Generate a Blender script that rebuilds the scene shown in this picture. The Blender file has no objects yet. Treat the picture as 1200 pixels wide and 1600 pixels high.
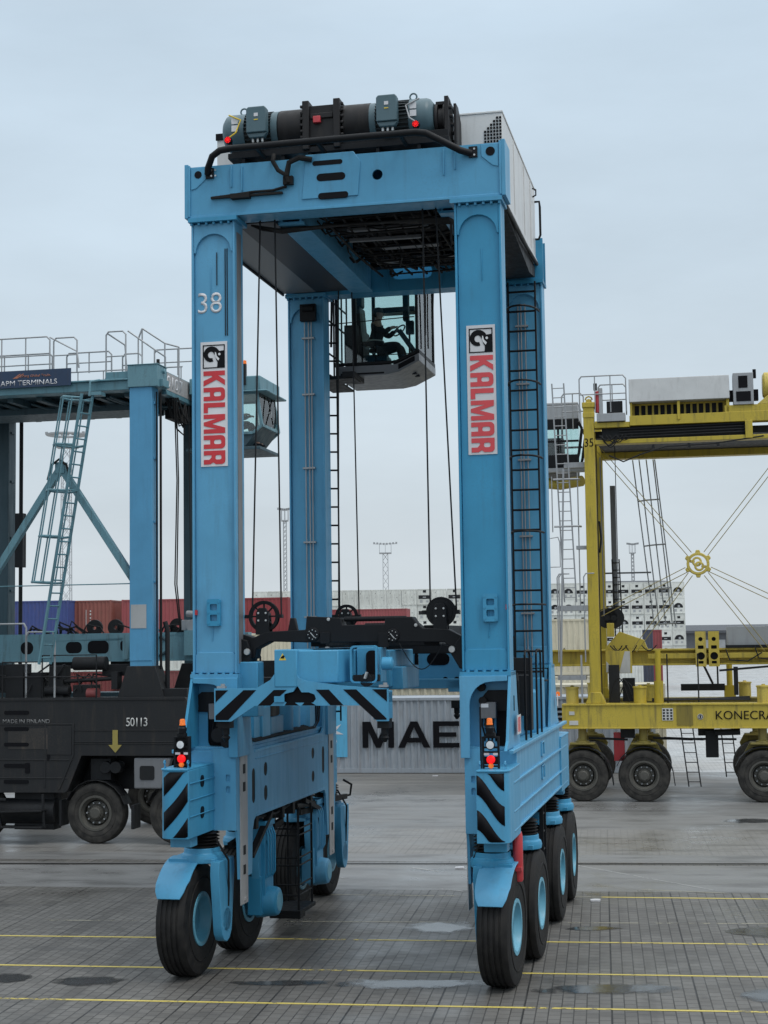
import bpy, bmesh, math, random
from mathutils import Vector, Matrix
random.seed(7)
PI = math.pi
SC = bpy.context.scene
COL = SC.collection

# ------------------------------------------------------------------ camera
F_PX, EYE = 2400.0, 4.6
pitch, roll = math.radians(4.764), math.radians(0.8)
fw = Vector((0, math.cos(pitch), math.sin(pitch))); rt = Vector((1, 0, 0)); up = rt.cross(fw)
cr = rt*math.cos(roll) - up*math.sin(roll); cu = rt*math.sin(roll) + up*math.cos(roll)
cam = bpy.data.cameras.new('camera'); cam_o = bpy.data.objects.new('camera', cam); COL.objects.link(cam_o)
cam.sensor_fit = 'VERTICAL'; cam.sensor_height = 24.0; cam.lens = F_PX/1600*24.0
cam.clip_start = 0.1; cam.clip_end = 8000
cam_o.matrix_world = Matrix(((cr.x, cu.x, -fw.x, 0), (cr.y, cu.y, -fw.y, 0), (cr.z, cu.z, -fw.z, EYE), (0, 0, 0, 1)))
SC.camera = cam_o

# ------------------------------------------------------------------ sky, sun, exposure
SUN_EL, SUN_AZ = math.radians(60), math.radians(135)      # azimuth clockwise from +Y: behind the camera, to the right
wd = bpy.data.worlds.new('World'); SC.world = wd; wd.use_nodes = True
nt = wd.node_tree; nt.nodes.clear()
def wn(t, **k):
    n = nt.nodes.new(t)
    for a, b in k.items(): setattr(n, a, b)
    return n
out = wn('ShaderNodeOutputWorld'); bg = wn('ShaderNodeBackground'); bg.inputs['Strength'].default_value = 0.1
sky = wn('ShaderNodeTexSky', sky_type='NISHITA', sun_disc=False, sun_elevation=SUN_EL, sun_rotation=SUN_AZ)
sky.air_density = 1.5; sky.dust_density = 4.0
tc = wn('ShaderNodeTexCoord'); sep = wn('ShaderNodeSeparateXYZ'); nt.links.new(tc.outputs['Generated'], sep.inputs[0])
ramp = wn('ShaderNodeValToRGB'); nt.links.new(sep.outputs['Z'], ramp.inputs['Fac'])
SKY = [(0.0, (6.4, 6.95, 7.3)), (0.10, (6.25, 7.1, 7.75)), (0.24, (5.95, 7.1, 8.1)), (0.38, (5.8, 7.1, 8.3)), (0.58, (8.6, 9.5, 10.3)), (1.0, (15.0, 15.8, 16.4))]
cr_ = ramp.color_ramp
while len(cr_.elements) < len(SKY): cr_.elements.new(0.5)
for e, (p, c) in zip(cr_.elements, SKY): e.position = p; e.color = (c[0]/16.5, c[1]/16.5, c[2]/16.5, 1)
mp = wn('ShaderNodeMapping'); mp.inputs['Scale'].default_value = (1.2, 1.2, 4.0); nt.links.new(tc.outputs['Generated'], mp.inputs[0])
cn = wn('ShaderNodeTexNoise'); cn.inputs['Scale'].default_value = 2.6; cn.inputs['Detail'].default_value = 6; cn.inputs['Roughness'].default_value = 0.55
nt.links.new(mp.outputs[0], cn.inputs['Vector'])
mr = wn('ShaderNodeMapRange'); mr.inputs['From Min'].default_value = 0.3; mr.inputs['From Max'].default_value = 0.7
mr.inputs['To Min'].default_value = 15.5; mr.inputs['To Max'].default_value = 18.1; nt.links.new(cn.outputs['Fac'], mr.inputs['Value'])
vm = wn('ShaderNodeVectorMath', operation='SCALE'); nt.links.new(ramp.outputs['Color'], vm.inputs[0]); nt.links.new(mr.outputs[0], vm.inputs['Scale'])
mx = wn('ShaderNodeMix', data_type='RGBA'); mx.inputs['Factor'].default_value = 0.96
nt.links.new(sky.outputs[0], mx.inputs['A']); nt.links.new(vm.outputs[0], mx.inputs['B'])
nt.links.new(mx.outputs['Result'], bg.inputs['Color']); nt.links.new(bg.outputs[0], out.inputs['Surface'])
sun = bpy.data.lights.new('sun', 'SUN'); sun.energy = 1.1; sun.angle = math.radians(20); sun.color = (1.0, 0.97, 0.93)
sun_o = bpy.data.objects.new('sun', sun); COL.objects.link(sun_o)
sd = Vector((math.sin(SUN_AZ)*math.cos(SUN_EL), math.cos(SUN_AZ)*math.cos(SUN_EL), math.sin(SUN_EL)))
sun_o.rotation_euler = sd.to_track_quat('Z', 'Y').to_euler()
SC.view_settings.view_transform = 'Standard'; SC.view_settings.look = 'None'
SC.view_settings.exposure = 0.0; SC.view_settings.gamma = 1.0
SC.render.engine = 'CYCLES'; SC.cycles.use_denoising = True; SC.cycles.max_bounces = 6; SC.cycles.transparent_max_bounces = 12

# ------------------------------------------------------------------ materials
def mat_base(name):
    m = bpy.data.materials.new(name); m.use_nodes = True
    n = m.node_tree; b = n.nodes['Principled BSDF']
    return m, n, b
def lk(n, a, b): n.links.new(a, b)
def noise(n, scale, detail=5, stretch=None, coord='Object', rough=0.6):
    t = n.nodes.new('ShaderNodeTexCoord'); x = n.nodes.new('ShaderNodeTexNoise')
    x.inputs['Scale'].default_value = scale; x.inputs['Detail'].default_value = detail; x.inputs['Roughness'].default_value = rough
    src = t.outputs[coord]
    if coord == 'World': pass
    if stretch:
        m = n.nodes.new('ShaderNodeMapping'); m.inputs['Scale'].default_value = stretch; lk(n, src, m.inputs[0]); src = m.outputs[0]
    lk(n, src, x.inputs['Vector'])
    return x.outputs['Fac']
def rng(n, v, a, b, c, d):
    r = n.nodes.new('ShaderNodeMapRange'); r.inputs['From Min'].default_value = a; r.inputs['From Max'].default_value = b
    r.inputs['To Min'].default_value = c; r.inputs['To Max'].default_value = d; lk(n, v, r.inputs['Value']); return r.outputs[0]
def mixc(n, f, a, b, mode='MIX'):
    m = n.nodes.new('ShaderNodeMix'); m.data_type = 'RGBA'; m.blend_type = mode
    for s, v in (('Factor', f), ('A', a), ('B', b)):
        if hasattr(v, 'links') or hasattr(v, 'is_linked'): lk(n, v, m.inputs[s] if s != 'Factor' else m.inputs[0])
        elif s == 'Factor': m.inputs[0].default_value = v
        else: m.inputs[s].default_value = (*v[:3], 1)
    return m.outputs['Result']
def paint(name, col, rough=0.42, dirt=0.25, dirtcol=(0.06, 0.055, 0.05), streak=0.3, metal=0.0, bump=0.02, coat=0.0, spec=0.5, vary=0.07, chips=None):
    """weathered paint: cloudy tone, rain streaks running down, scattered dirt"""
    m, n, b = mat_base(name)
    a = noise(n, 1.3, 6); c = noise(n, 9.0, 6, (1, 1, 0.12)); d = noise(n, 34.0, 4)
    tone = mixc(n, rng(n, a, 0.3, 0.7, 0, 1), tuple(x*0.90 for x in col), tuple(min(1, x*1.08) for x in col))
    st = mixc(n, rng(n, c, 0.52, 0.75, 0, streak), tone, dirtcol)
    dd = n.nodes.new('ShaderNodeMath'); dd.operation = 'MULTIPLY'; lk(n, rng(n, d, 0.5, 0.75, 0, 1), dd.inputs[0]); lk(n, rng(n, a, 0.45, 0.75, 0, dirt), dd.inputs[1])
    hs = n.nodes.new('ShaderNodeHueSaturation'); oi = n.nodes.new('ShaderNodeObjectInfo'); lk(n, rng(n, oi.outputs['Random'], 0, 1, 1-vary, 1+vary), hs.inputs['Value']); lk(n, rng(n, oi.outputs['Random'], 0, 1, 1+vary*.5, 1-vary*.8), hs.inputs['Saturation'])
    lk(n, mixc(n, dd.outputs[0], st, dirtcol), hs.inputs['Color'])
    if chips:      # small scraped spots
        ch = rng(n, noise(n, 21.0, 8, (1, 1, .6), rough=.75), .655, .70, 0, 1); lk(n, mixc(n, ch, hs.outputs[0], chips), b.inputs['Base Color'])
    else: lk(n, hs.outputs[0], b.inputs['Base Color'])
    lk(n, rng(n, c, 0.3, 0.7, rough*0.8, min(1, rough*1.3)), b.inputs['Roughness'])
    b.inputs['Specular IOR Level'].default_value = spec; b.inputs['Metallic'].default_value = metal; b.inputs['Coat Weight'].default_value = coat; b.inputs['Coat Roughness'].default_value = 0.15
    bp = n.nodes.new('ShaderNodeBump'); bp.inputs['Strength'].default_value = bump*5; bp.inputs['Distance'].default_value = 0.004
    lk(n, noise(n, 5.0, 4), bp.inputs['Height']); lk(n, bp.outputs[0], b.inputs['Normal'])
    return m
def emit(name, col, strength):
    m, n, b = mat_base(name); b.inputs['Base Color'].default_value = (col[0]*.3, col[1]*.3, col[2]*.3, 1); b.inputs['Emission Color'].default_value = (*col, 1)
    lk(n, rng(n, noise(n, 60.0, 2), 0.35, 0.6, strength*0.6, strength*1.2), b.inputs['Emission Strength']); return m
def glass(name, col, mixf=0.12):
    m, n, b = mat_base(name); n.nodes.remove(b)
    o = n.nodes['Material Output']; t = n.nodes.new('ShaderNodeBsdfTransparent'); g = n.nodes.new('ShaderNodeBsdfGlossy')
    t.inputs['Color'].default_value = (*col, 1); g.inputs['Roughness'].default_value = 0.03; x = n.nodes.new('ShaderNodeMixShader')
    f = n.nodes.new('ShaderNodeFresnel'); f.inputs['IOR'].default_value = 1.45
    lk(n, rng(n, f.outputs[0], 0, 1, mixf*0.3, 1), x.inputs[0]); lk(n, t.outputs[0], x.inputs[1]); lk(n, g.outputs[0], x.inputs[2]); lk(n, x.outputs[0], o.inputs['Surface']); return m
def rubber(name, col, dust=0.4):
    m, n, b = mat_base(name)
    a = noise(n, 5.0, 5); lk(n, mixc(n, rng(n, a, 0.35, 0.7, 0, dust), col, (0.075, 0.07, 0.063)), b.inputs['Base Color'])
    lk(n, rng(n, a, 0.3, 0.7, 0.5, 0.85), b.inputs['Roughness']); b.inputs['Specular IOR Level'].default_value = 0.2; return m
def perforated(name, col):
    m, n, b = mat_base(name)
    t = n.nodes.new('ShaderNodeTexCoord'); v = n.nodes.new('ShaderNodeTexVoronoi'); v.inputs['Scale'].default_value = 26; v.inputs['Randomness'].default_value = 0.0
    lk(n, t.outputs['Object'], v.inputs['Vector'])
    lk(n, mixc(n, rng(n, v.outputs['Distance'], 0.24, 0.32, 1, 0), col, (0.01, 0.01, 0.012)), b.inputs['Base Color'])
    b.inputs['Roughness'].default_value = 0.5; b.inputs['Metallic'].default_value = 0.3; return m

M = {}
M['blue'] = paint('sky_blue_paint', (0.068, 0.312, 0.515), 0.38, 0.24, streak=0.18, spec=0.33, vary=0.10, chips=None)
M['black'] = paint('black_paint', (0.008, 0.009, 0.011), 0.5, 0.12, (0.04, 0.04, 0.04), 0.12, spec=0.22)
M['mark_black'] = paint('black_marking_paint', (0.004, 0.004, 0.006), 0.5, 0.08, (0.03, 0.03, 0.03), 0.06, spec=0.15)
M['dark'] = paint('dark_grimy_steel', (0.014, 0.015, 0.017), 0.55, 0.35, (0.04, 0.035, 0.03), 0.25, spec=0.25)
M['motor'] = paint('grey_teal_motor_paint', (0.075, 0.135, 0.16), 0.4, 0.15, streak=0.12)
M['motor_fin'] = paint('dark_cooling_fin_paint', (0.03, 0.042, 0.047), 0.5, 0.2)
M['drum'] = paint('dark_brown_drum_paint', (0.016, 0.015, 0.016), 0.5, 0.2, spec=0.3)
M['white'] = paint('white_panel_paint', (0.62, 0.62, 0.61), 0.4, 0.15, (0.25, 0.24, 0.22), 0.2)
M['decal'] = paint('white_decal_film', (0.66, 0.66, 0.68), 0.35, 0.05, (0.4, 0.4, 0.4), 0.05)
M['red_mark'] = paint('red_lettering_film', (0.60, 0.035, 0.045), 0.35, 0.05, streak=0.05)
M['red_dull'] = paint('grimy_red_enamel', (0.16, 0.02, 0.02), 0.5, 0.6)
M['red'] = paint('red_enamel', (0.50, 0.02, 0.03), 0.3, 0.1)
M['perf'] = perforated('perforated_grey_sheet', (0.24, 0.25, 0.26))
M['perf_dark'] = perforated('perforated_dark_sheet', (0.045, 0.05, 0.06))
M['zinc'] = paint('galvanised_steel', (0.36, 0.37, 0.38), 0.5, 0.3, (0.2, 0.19, 0.18), 0.3, 0.4)
M['strip'] = paint('worn_grey_wear_strip', (0.40, 0.39, 0.385), 0.5, 0.5, (0.12, 0.10, 0.09), 0.4)
M['steel'] = paint('bright_bolt_steel', (0.55, 0.55, 0.54), 0.35, 0.1, metal=0.8)
M['tyre'] = rubber('black_tyre_rubber', (0.010, 0.010, 0.011), 0.30)
M['tyre_dusty'] = rubber('dusty_tyre_rubber', (0.022, 0.021, 0.020), 0.8)
M['rim_blue'] = paint('light_blue_rim_paint', (0.115, 0.37, 0.50), 0.4, 0.6, (.05, .05, .048), .3)
M['rim_dirty'] = paint('dirty_rim_paint', (0.075, 0.072, 0.062), 0.6, 0.6)
M['hub_dirty'] = paint('greasy_hub_paint', (0.05, 0.12, 0.155), 0.45, 0.8, (.03, .028, .025), .5)
M['rubber'] = rubber('black_rubber', (0.010, 0.010, 0.011), 0.2)
M['glass'] = glass('green_tinted_glass', (0.88, 0.965, 0.955))
M['cabgrey'] = paint('mid_grey_cab_paint', (0.16, 0.165, 0.175), 0.4, 0.15)
M['led_red'] = emit('lit_red_lamp', (1.0, 0.006, 0.008), 0.95)
M['amber'] = emit('amber_beacon_lens', (1.0, 0.22, 0.02), 0.55)
M['lens'] = paint('clear_lamp_lens', (0.7, 0.72, 0.74), 0.1, 0.0)
M['yellow_mark'] = paint('yellow_marking_film', (0.72, 0.52, 0.03), 0.4, 0.1)
M['teal'] = paint('faded_teal_paint', (0.115, 0.25, 0.30), 0.5, 0.7, (0.055, 0.055, 0.05), 0.6, chips=(.09, .07, .06))
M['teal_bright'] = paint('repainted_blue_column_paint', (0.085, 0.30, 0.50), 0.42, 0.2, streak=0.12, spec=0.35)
M['teal_dark'] = paint('dark_teal_paint', (0.035, 0.075, 0.095), 0.55, 0.5, (0.03, 0.03, 0.03), 0.4)  # darker teal base for far-side parts, roof floor and cab pan
M['body_black'] = paint('sooty_black_body_paint', (0.015, 0.016, 0.018), 0.5, 0.5, (0.060, 0.050, 0.04), 0.45, spec=0.35, chips=(.075, .055, .045))
M['scuffed'] = paint('scuffed_brown_black_panel', (0.022, 0.020, 0.019), 0.35, 0.9, (0.10, 0.075, 0.055), 0.7, spec=0.5, chips=(.11, .085, .065))
M['navy'] = paint('navy_sign_paint', (0.012, 0.035, 0.085), 0.4, 0.15)
M['dull_white'] = paint('worn_white_lettering', (0.55, 0.55, 0.53), 0.5, 0.5, (0.1, 0.1, 0.1), 0.2)
M['faint_white'] = paint('rubbed_grey_lettering', (0.20, 0.20, 0.20), 0.5, 0.9, (0.03, 0.03, 0.03), 0.6)
M['old_yellow'] = paint('rubbed_yellow_marking', (0.30, 0.24, 0.05), 0.5, 0.6, (0.05, 0.05, 0.04), 0.3)
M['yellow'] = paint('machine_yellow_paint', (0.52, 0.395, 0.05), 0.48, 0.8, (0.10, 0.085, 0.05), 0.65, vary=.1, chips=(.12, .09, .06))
M['yellow_dark'] = paint('darker_yellow_paint', (0.25, 0.195, 0.04), 0.55, 0.7, (0.05, 0.045, 0.035), 0.5)  # darker yellow base for far-side parts, forks and rods
M['orange'] = paint('faded_orange_marking', (0.45, 0.17, 0.10), 0.5, 0.3)
M['grey_box'] = paint('pale_grey_housing_paint', (0.42, 0.43, 0.43), 0.5, 0.2, (0.2, 0.2, 0.19), 0.25)
M['cloth_dark'] = paint('dark_work_clothes', (0.014, 0.016, 0.022), 0.9, 0.1, streak=0.0)
M['cloth_pale'] = paint('pale_work_jacket', (0.22, 0.25, 0.25), 0.9, 0.1, streak=0.0)
M['reflective'] = paint('silver_reflective_tape', (0.55, 0.55, 0.52), 0.4, 0.0, streak=0.0)
M['skin'] = paint('skin', (0.42, 0.24, 0.17), 0.55, 0.05, streak=0.0)
M['hair'] = paint('dark_hair', (0.02, 0.014, 0.01), 0.7, 0.0, streak=0.0)

# ------------------------------------------------------------------ mesh helpers
X, Y, Z = Vector((1, 0, 0)), Vector((0, 1, 0)), Vector((0, 0, 1))
class MB:
    """collects shapes; build() links them as ONE mesh object"""
    def __init__(s): s.bm = bmesh.new()
    def box(s, x0, x1, y0, y1, z0, z1):
        x0, x1 = min(x0, x1), max(x0, x1); y0, y1 = min(y0, y1), max(y0, y1); z0, z1 = min(z0, z1), max(z0, z1)
        v = [s.bm.verts.new((x, y, z)) for z in (z0, z1) for x, y in ((x0, y0), (x1, y0), (x1, y1), (x0, y1))]
        for f in ((0, 3, 2, 1), (4, 5, 6, 7), (0, 1, 5, 4), (1, 2, 6, 5), (2, 3, 7, 6), (3, 0, 4, 7)): s.bm.faces.new([v[i] for i in f])
        return s
    def beam(s, p, q, w, h, upv=Z):
        """rectangular bar from p to q, w across, h along upv"""
        p, q = Vector(p), Vector(q); d = (q-p).normalized(); a = d.cross(upv)
        if a.length < 1e-4: a = d.cross(X)
        a.normalize(); b = a.cross(d).normalized(); a = a*w/2; b = b*h/2
        v = [s.bm.verts.new(c+sa*a+sb*b) for c in (p, q) for sa, sb in ((-1, -1), (1, -1), (1, 1), (-1, 1))]
        for f in ((0, 3, 2, 1), (4, 5, 6, 7), (0, 1, 5, 4), (1, 2, 6, 5), (2, 3, 7, 6), (3, 0, 4, 7)): s.bm.faces.new([v[i] for i in f])
        return s
    def prism(s, pts, o, A, B, c0, c1):
        """polygon pts in plane (o,A,B), extruded along A x B from c0 to c1"""
        o, A, B = Vector(o), Vector(A), Vector(B); N = A.cross(B)
        lo = [s.bm.verts.new(o+a*A+b*B+c0*N) for a, b in pts]; hi = [s.bm.verts.new(o+a*A+b*B+c1*N) for a, b in pts]
        n = len(pts); s.bm.faces.new(lo[::-1]); s.bm.faces.new(hi)
        for i in range(n): s.bm.faces.new((lo[i], lo[(i+1) % n], hi[(i+1) % n], hi[i]))
        return s
    def plate(s, outer, holes, o, A, B, c0, c1):
        """plate with cut-outs"""
        cu = bpy.data.curves.new('plate', 'CURVE'); cu.dimensions = '2D'; cu.fill_mode = 'BOTH'; cu.extrude = abs(c1-c0)/2
        for poly in [outer]+list(holes):
            sp = cu.splines.new('POLY'); sp.points.add(len(poly)-1); sp.use_cyclic_u = True
            for p, (a, b) in zip(sp.points, poly): p.co = (a, b, 0, 1)
        ob = bpy.data.objects.new('plate', cu); s.add_curve(ob, o, A, B, (c0+c1)/2); return s
    def add_curve(s, ob, o, A, B, c, sx=1, sy=1, ox=0, oy=0):
        o, A, B = Vector(o), Vector(A), Vector(B); N = A.cross(B)
        me = ob.to_mesh(); vs = [s.bm.verts.new(o+(v.co.x-ox)*sx*A+(v.co.y-oy)*sy*B+(v.co.z+c)*N) for v in me.vertices]
        for p in me.polygons:
            try: s.bm.faces.new([vs[i] for i in p.vertices])
            except ValueError: pass
        ob.to_mesh_clear(); d = ob.data; bpy.data.objects.remove(ob); bpy.data.curves.remove(d)
    def tube(s, pts, r, n=8, cap=True, closed=False):
        pts = [Vector(p) for p in pts]; rings = []; m = len(pts); prev = None
        for i, p in enumerate(pts):
            if closed: d = (pts[(i+1) % m]-pts[i-1]).normalized()
            else:
                d = Vector((0, 0, 0))
                if i > 0: d += (p-pts[i-1]).normalized()
                if i < m-1: d += (pts[i+1]-p).normalized()
                d = d.normalized() if d.length > 1e-6 else Z
            if prev is None:
                a = d.cross(Z)
                if a.length < 1e-3: a = d.cross(X)
            else: a = prev-d*prev.dot(d)
            a.normalize(); prev = a; b = d.cross(a)
            rr = r[i] if isinstance(r, (list, tuple)) else r
            rings.append([s.bm.verts.new(p+rr*(math.cos(t)*a+math.sin(t)*b)) for t in (2*PI*k/n for k in range(n))])
        for i in range(m if closed else m-1):
            q, w = rings[i], rings[(i+1) % m]
            for k in range(n):
                s.bm.faces.new((q[k], q[(k+1) % n], w[(k+1) % n], w[k]))
        if cap and not closed: s.bm.faces.new(rings[0][::-1]); s.bm.faces.new(rings[-1])
        return s
    def cyl(s, p, q, r, n=24): return s.tube([p, q], r, n)
    def lathe(s, prof, o, axis, n=40, arc=None):
        """prof: (distance along axis, radius) pairs"""
        o, d = Vector(o), Vector(axis).normalized(); a = d.cross(Z)
        if a.length < 1e-3: a = d.cross(X)
        a.normalize(); b = d.cross(a); rings = []
        t0, t1 = arc if arc else (0, 2*PI); k1 = n+1 if arc else n
        for h, r in prof:
            rings.append([s.bm.verts.new(o+h*d+max(r, 1e-4)*(math.cos(t)*a+math.sin(t)*b)) for t in (t0+(t1-t0)*k/n for k in range(k1))])
        for i in range(len(rings)-1):
            for k in range(n):
                q, w = rings[i], rings[i+1]; k2 = (k+1) if arc else (k+1) % n
                s.bm.faces.new((q[k], q[k2], w[k2], w[k]))
        return s
    def build(s, name, mat, parent=None, bevel=0.0, loc=(0, 0, 0), angle=32, flat=False):
        bmesh.ops.recalc_face_normals(s.bm, faces=s.bm.faces)
        me = bpy.data.meshes.new(name); s.bm.to_mesh(me); s.bm.free()
        me.polygons.foreach_set('use_smooth', [not flat]*len(me.polygons)); me.set_sharp_from_angle(angle=math.radians(angle))
        me.materials.append(M[mat] if isinstance(mat, str) else mat)
        o = bpy.data.objects.new(name, me); COL.objects.link(o); o.location = loc
        if parent: o.parent = parent
        if bevel:
            b = o.modifiers.new('bevel', 'BEVEL'); b.width = bevel; b.segments = 2; b.limit_method = 'ANGLE'; b.angle_limit = math.radians(40)
        return o
def tag(o, label=None, cat=None, group=None, kind=None):
    for k, v in (('label', label), ('category', cat), ('group', group), ('kind', kind)):
        if v: o[k] = v
    return o
def empty(name, loc=(0, 0, 0), rz=0.0, parent=None):
    o = bpy.data.objects.new(name, None); COL.objects.link(o); o.location = loc; o.rotation_euler = (0, 0, rz); o.empty_display_size = 0.3
    if parent: o.parent = parent
    return o
def copy_tree(o, parent=None):
    c = o.copy(); COL.objects.link(c)
    if parent: c.parent = parent
    for ch in o.children: copy_tree(ch, c)
    return c
def rrect(x0, x1, y0, y1, r, n=5):
    r = min(r, (x1-x0)/2-1e-4, (y1-y0)/2-1e-4); P = []
    for cx, cy, t in ((x1-r, y1-r, 0), (x0+r, y1-r, PI/2), (x0+r, y0+r, PI), (x1-r, y0+r, 1.5*PI)):
        P += [(cx+r*math.cos(t+PI/2*k/n), cy+r*math.sin(t+PI/2*k/n)) for k in range(n+1)]
    return P
def circ(cx, cy, r, n=24): return [(cx+r*math.cos(2*PI*k/n), cy+r*math.sin(2*PI*k/n)) for k in range(n)]
def arcp(cx, cy, r, t0, t1, n=8): return [(cx+r*math.cos(math.radians(t0+(t1-t0)*k/n)), cy+r*math.sin(math.radians(t0+(t1-t0)*k/n))) for k in range(n+1)]
def text(name, body, mat, parent, o, A, B, w, h, bold=0.0, thick=0.004, space=1.0):
    """lettering fitted to w x h, standing in plane (o,A,B)"""
    cu = bpy.data.curves.new('t', 'FONT'); cu.body = body; cu.offset = bold; cu.extrude = 0.0; cu.fill_mode = 'FRONT'; cu.resolution_u = 3; cu.space_character = space
    ob = bpy.data.objects.new('t', cu); me = ob.to_mesh()
    xs = [v.co.x for v in me.vertices]; ys = [v.co.y for v in me.vertices]; ox, oy = min(xs), min(ys); sx = w/(max(xs)-ox); sy = h/(max(ys)-oy); ob.to_mesh_clear()
    mb = MB(); mb.add_curve(ob, o, A, B, 0.0, sx, sy, ox, oy)
    ob2 = mb.build(name, mat, parent, flat=True); sm = ob2.modifiers.new('thick', 'SOLIDIFY'); sm.thickness = thick; sm.offset = 0
    return ob2
def letters(name, strokes, mat, parent, o, A, B, sx, sy, thick=0.004):
    """block lettering from polygons (with optional holes) on a unit grid"""
    mb = MB()
    for outer, holes in strokes: mb.plate([(a*sx, b*sy) for a, b in outer], [[(a*sx, b*sy) for a, b in h] for h in holes], o, A, B, 0, thick)
    return mb.build(name, mat, parent, flat=True)

# ------------------------------------------------------------------ shared builders
def wheel(parent, cx, cy, R, W, side, tyre_m, rim_m, rim_r=0.62, deep=0.12, seg=56):
    """wheel with grooved tyre and dished rim; side = direction (+1/-1 along x) of the dish"""
    w = empty('wheel', (cx, cy, R), 0, parent)
    h = W/2; g = 0.014; S = rim_r*R
    prof = [(-h*0.80, S), (-h*0.92, S+0.03), (-h, R*0.78), (-h*0.99, R*0.88), (-h*0.93, R*0.955), (-h*0.80, R*0.985)]
    for gx in (-0.5, -0.17, 0.17, 0.5): prof += [(h*gx-0.016, R), (h*gx-0.012, R-g), (h*gx+0.012, R-g), (h*gx+0.016, R)]
    prof += [(h*0.80, R*0.985), (h*0.93, R*0.955), (h*0.99, R*0.88), (h, R*0.78), (h*0.92, S+0.03), (h*0.80, S)]
    mb = MB(); mb.lathe(prof, (0, 0, 0), X, seg)
    for sx_ in (-1, 1):          # raised rings on the side walls
        mb.lathe([(sx_*(h-0.003), R*0.72), (sx_*(h+0.007), R*0.725), (sx_*(h+0.007), R*0.74), (sx_*(h-0.003), R*0.745)], (0, 0, 0), X, seg)
    mb.build('tyre', tyre_m, w)
    rp = [(h*0.82, S+0.02), (h*0.95, S+0.015), (h*0.95, S-0.035), (h*0.72, S-0.05), (h*0.5, S-0.09), (-h*0.1, S-0.10), (h-deep-0.10, S-0.13), (h-deep-0.08, S*0.5), (h-deep-0.02, S*0.42), (h-deep, S*0.40), (h-deep, 0.0)]
    mb = MB(); mb.lathe([(side*a, b) for a, b in rp], (0, 0, 0), X, 40)
    mb.lathe([(-side*h*0.82, S+0.02), (-side*h*0.95, S+0.015), (-side*h*0.95, S-0.04), (-side*h*0.5, S-0.07), (-side*h*0.3, S-0.1), (-side*h*0.25, 0.0)], (0, 0, 0), X, 40)
    rm = mb.build('rim', rim_m, w)
    mb = MB()
    for k in range(10):
        t = 2*PI*k/10; y, z = S*0.60*math.cos(t), S*0.60*math.sin(t); mb.cyl((side*(h-deep-.10), y, z), (side*(h-deep-.035), y, z), .021, 6)
    mb.build('wheel_nut', 'zinc', rm)
    mb = MB(); mb.lathe([(side*(h-deep-.05), S*.36), (side*(h-deep+.05), S*.34), (side*(h-deep+.07), S*.27), (side*(h-deep+.075), 0)], (0, 0, 0), X, 24); mb.build('hub', 'hub_dirty' if rim_m == M['rim_blue'] else rim_m, rm)
    return w
def ladder(name, parent, p, q, width_dir, w, mat, rung=0.3, r=0.022, flat=True):
    p, q, d = Vector(p), Vector(q), Vector(width_dir).normalized()*w/2; mb = MB()
    for s in (-1, 1): mb.beam(p+s*d, q+s*d, 0.028 if flat else r*2, 0.06 if flat else r*2, Vector(width_dir).cross(q-p).normalized())
    n = max(2, int((q-p).length/rung))
    for k in range(n):
        c = p+(q-p)*((k+0.5)/n); mb.cyl(c-d, c+d, r*0.75, 6)
    return mb.build(name, mat, parent)
def rail_run(mb, pts, h, r=0.02, mids=1, post_every=1):
    """handrail following pts with posts and mid rails"""
    pts = [Vector(p) for p in pts]
    for k in range(mids+1): mb.tube([p+Z*h*(k+1)/(mids+1) for p in pts], r, 6)
    for p in pts[::post_every]: mb.cyl(p, p+Z*h, r, 6)
# ------------------------------------------------------------------ the new blue straddle carrier
PHI = math.radians(12.2)
SCO0 = Vector((-0.57, 21.32, 0.0)); SCO = SCO0+.04*Vector((math.cos(PHI), -math.sin(PHI), 0))
carrier = empty('straddle_carrier', SCO, -PHI)
tag(carrier, 'tall shiny light blue straddle carrier numbered 38, standing closest over the block paving', 'straddle carrier')
UZ = ((1, 0, 0), (0, 0, 1))          # plane facing the camera side (normal -y)
UI, UO = 1.60, 2.25                  # inner / outer faces of the columns
FRONT, REAR = 0.0, 5.1
def sgn(s, a): return s*a
def fl(s, pts): return [(s*a, b) for a, b in pts] if s > 0 else [(s*a, b) for a, b in pts][::-1]

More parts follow.
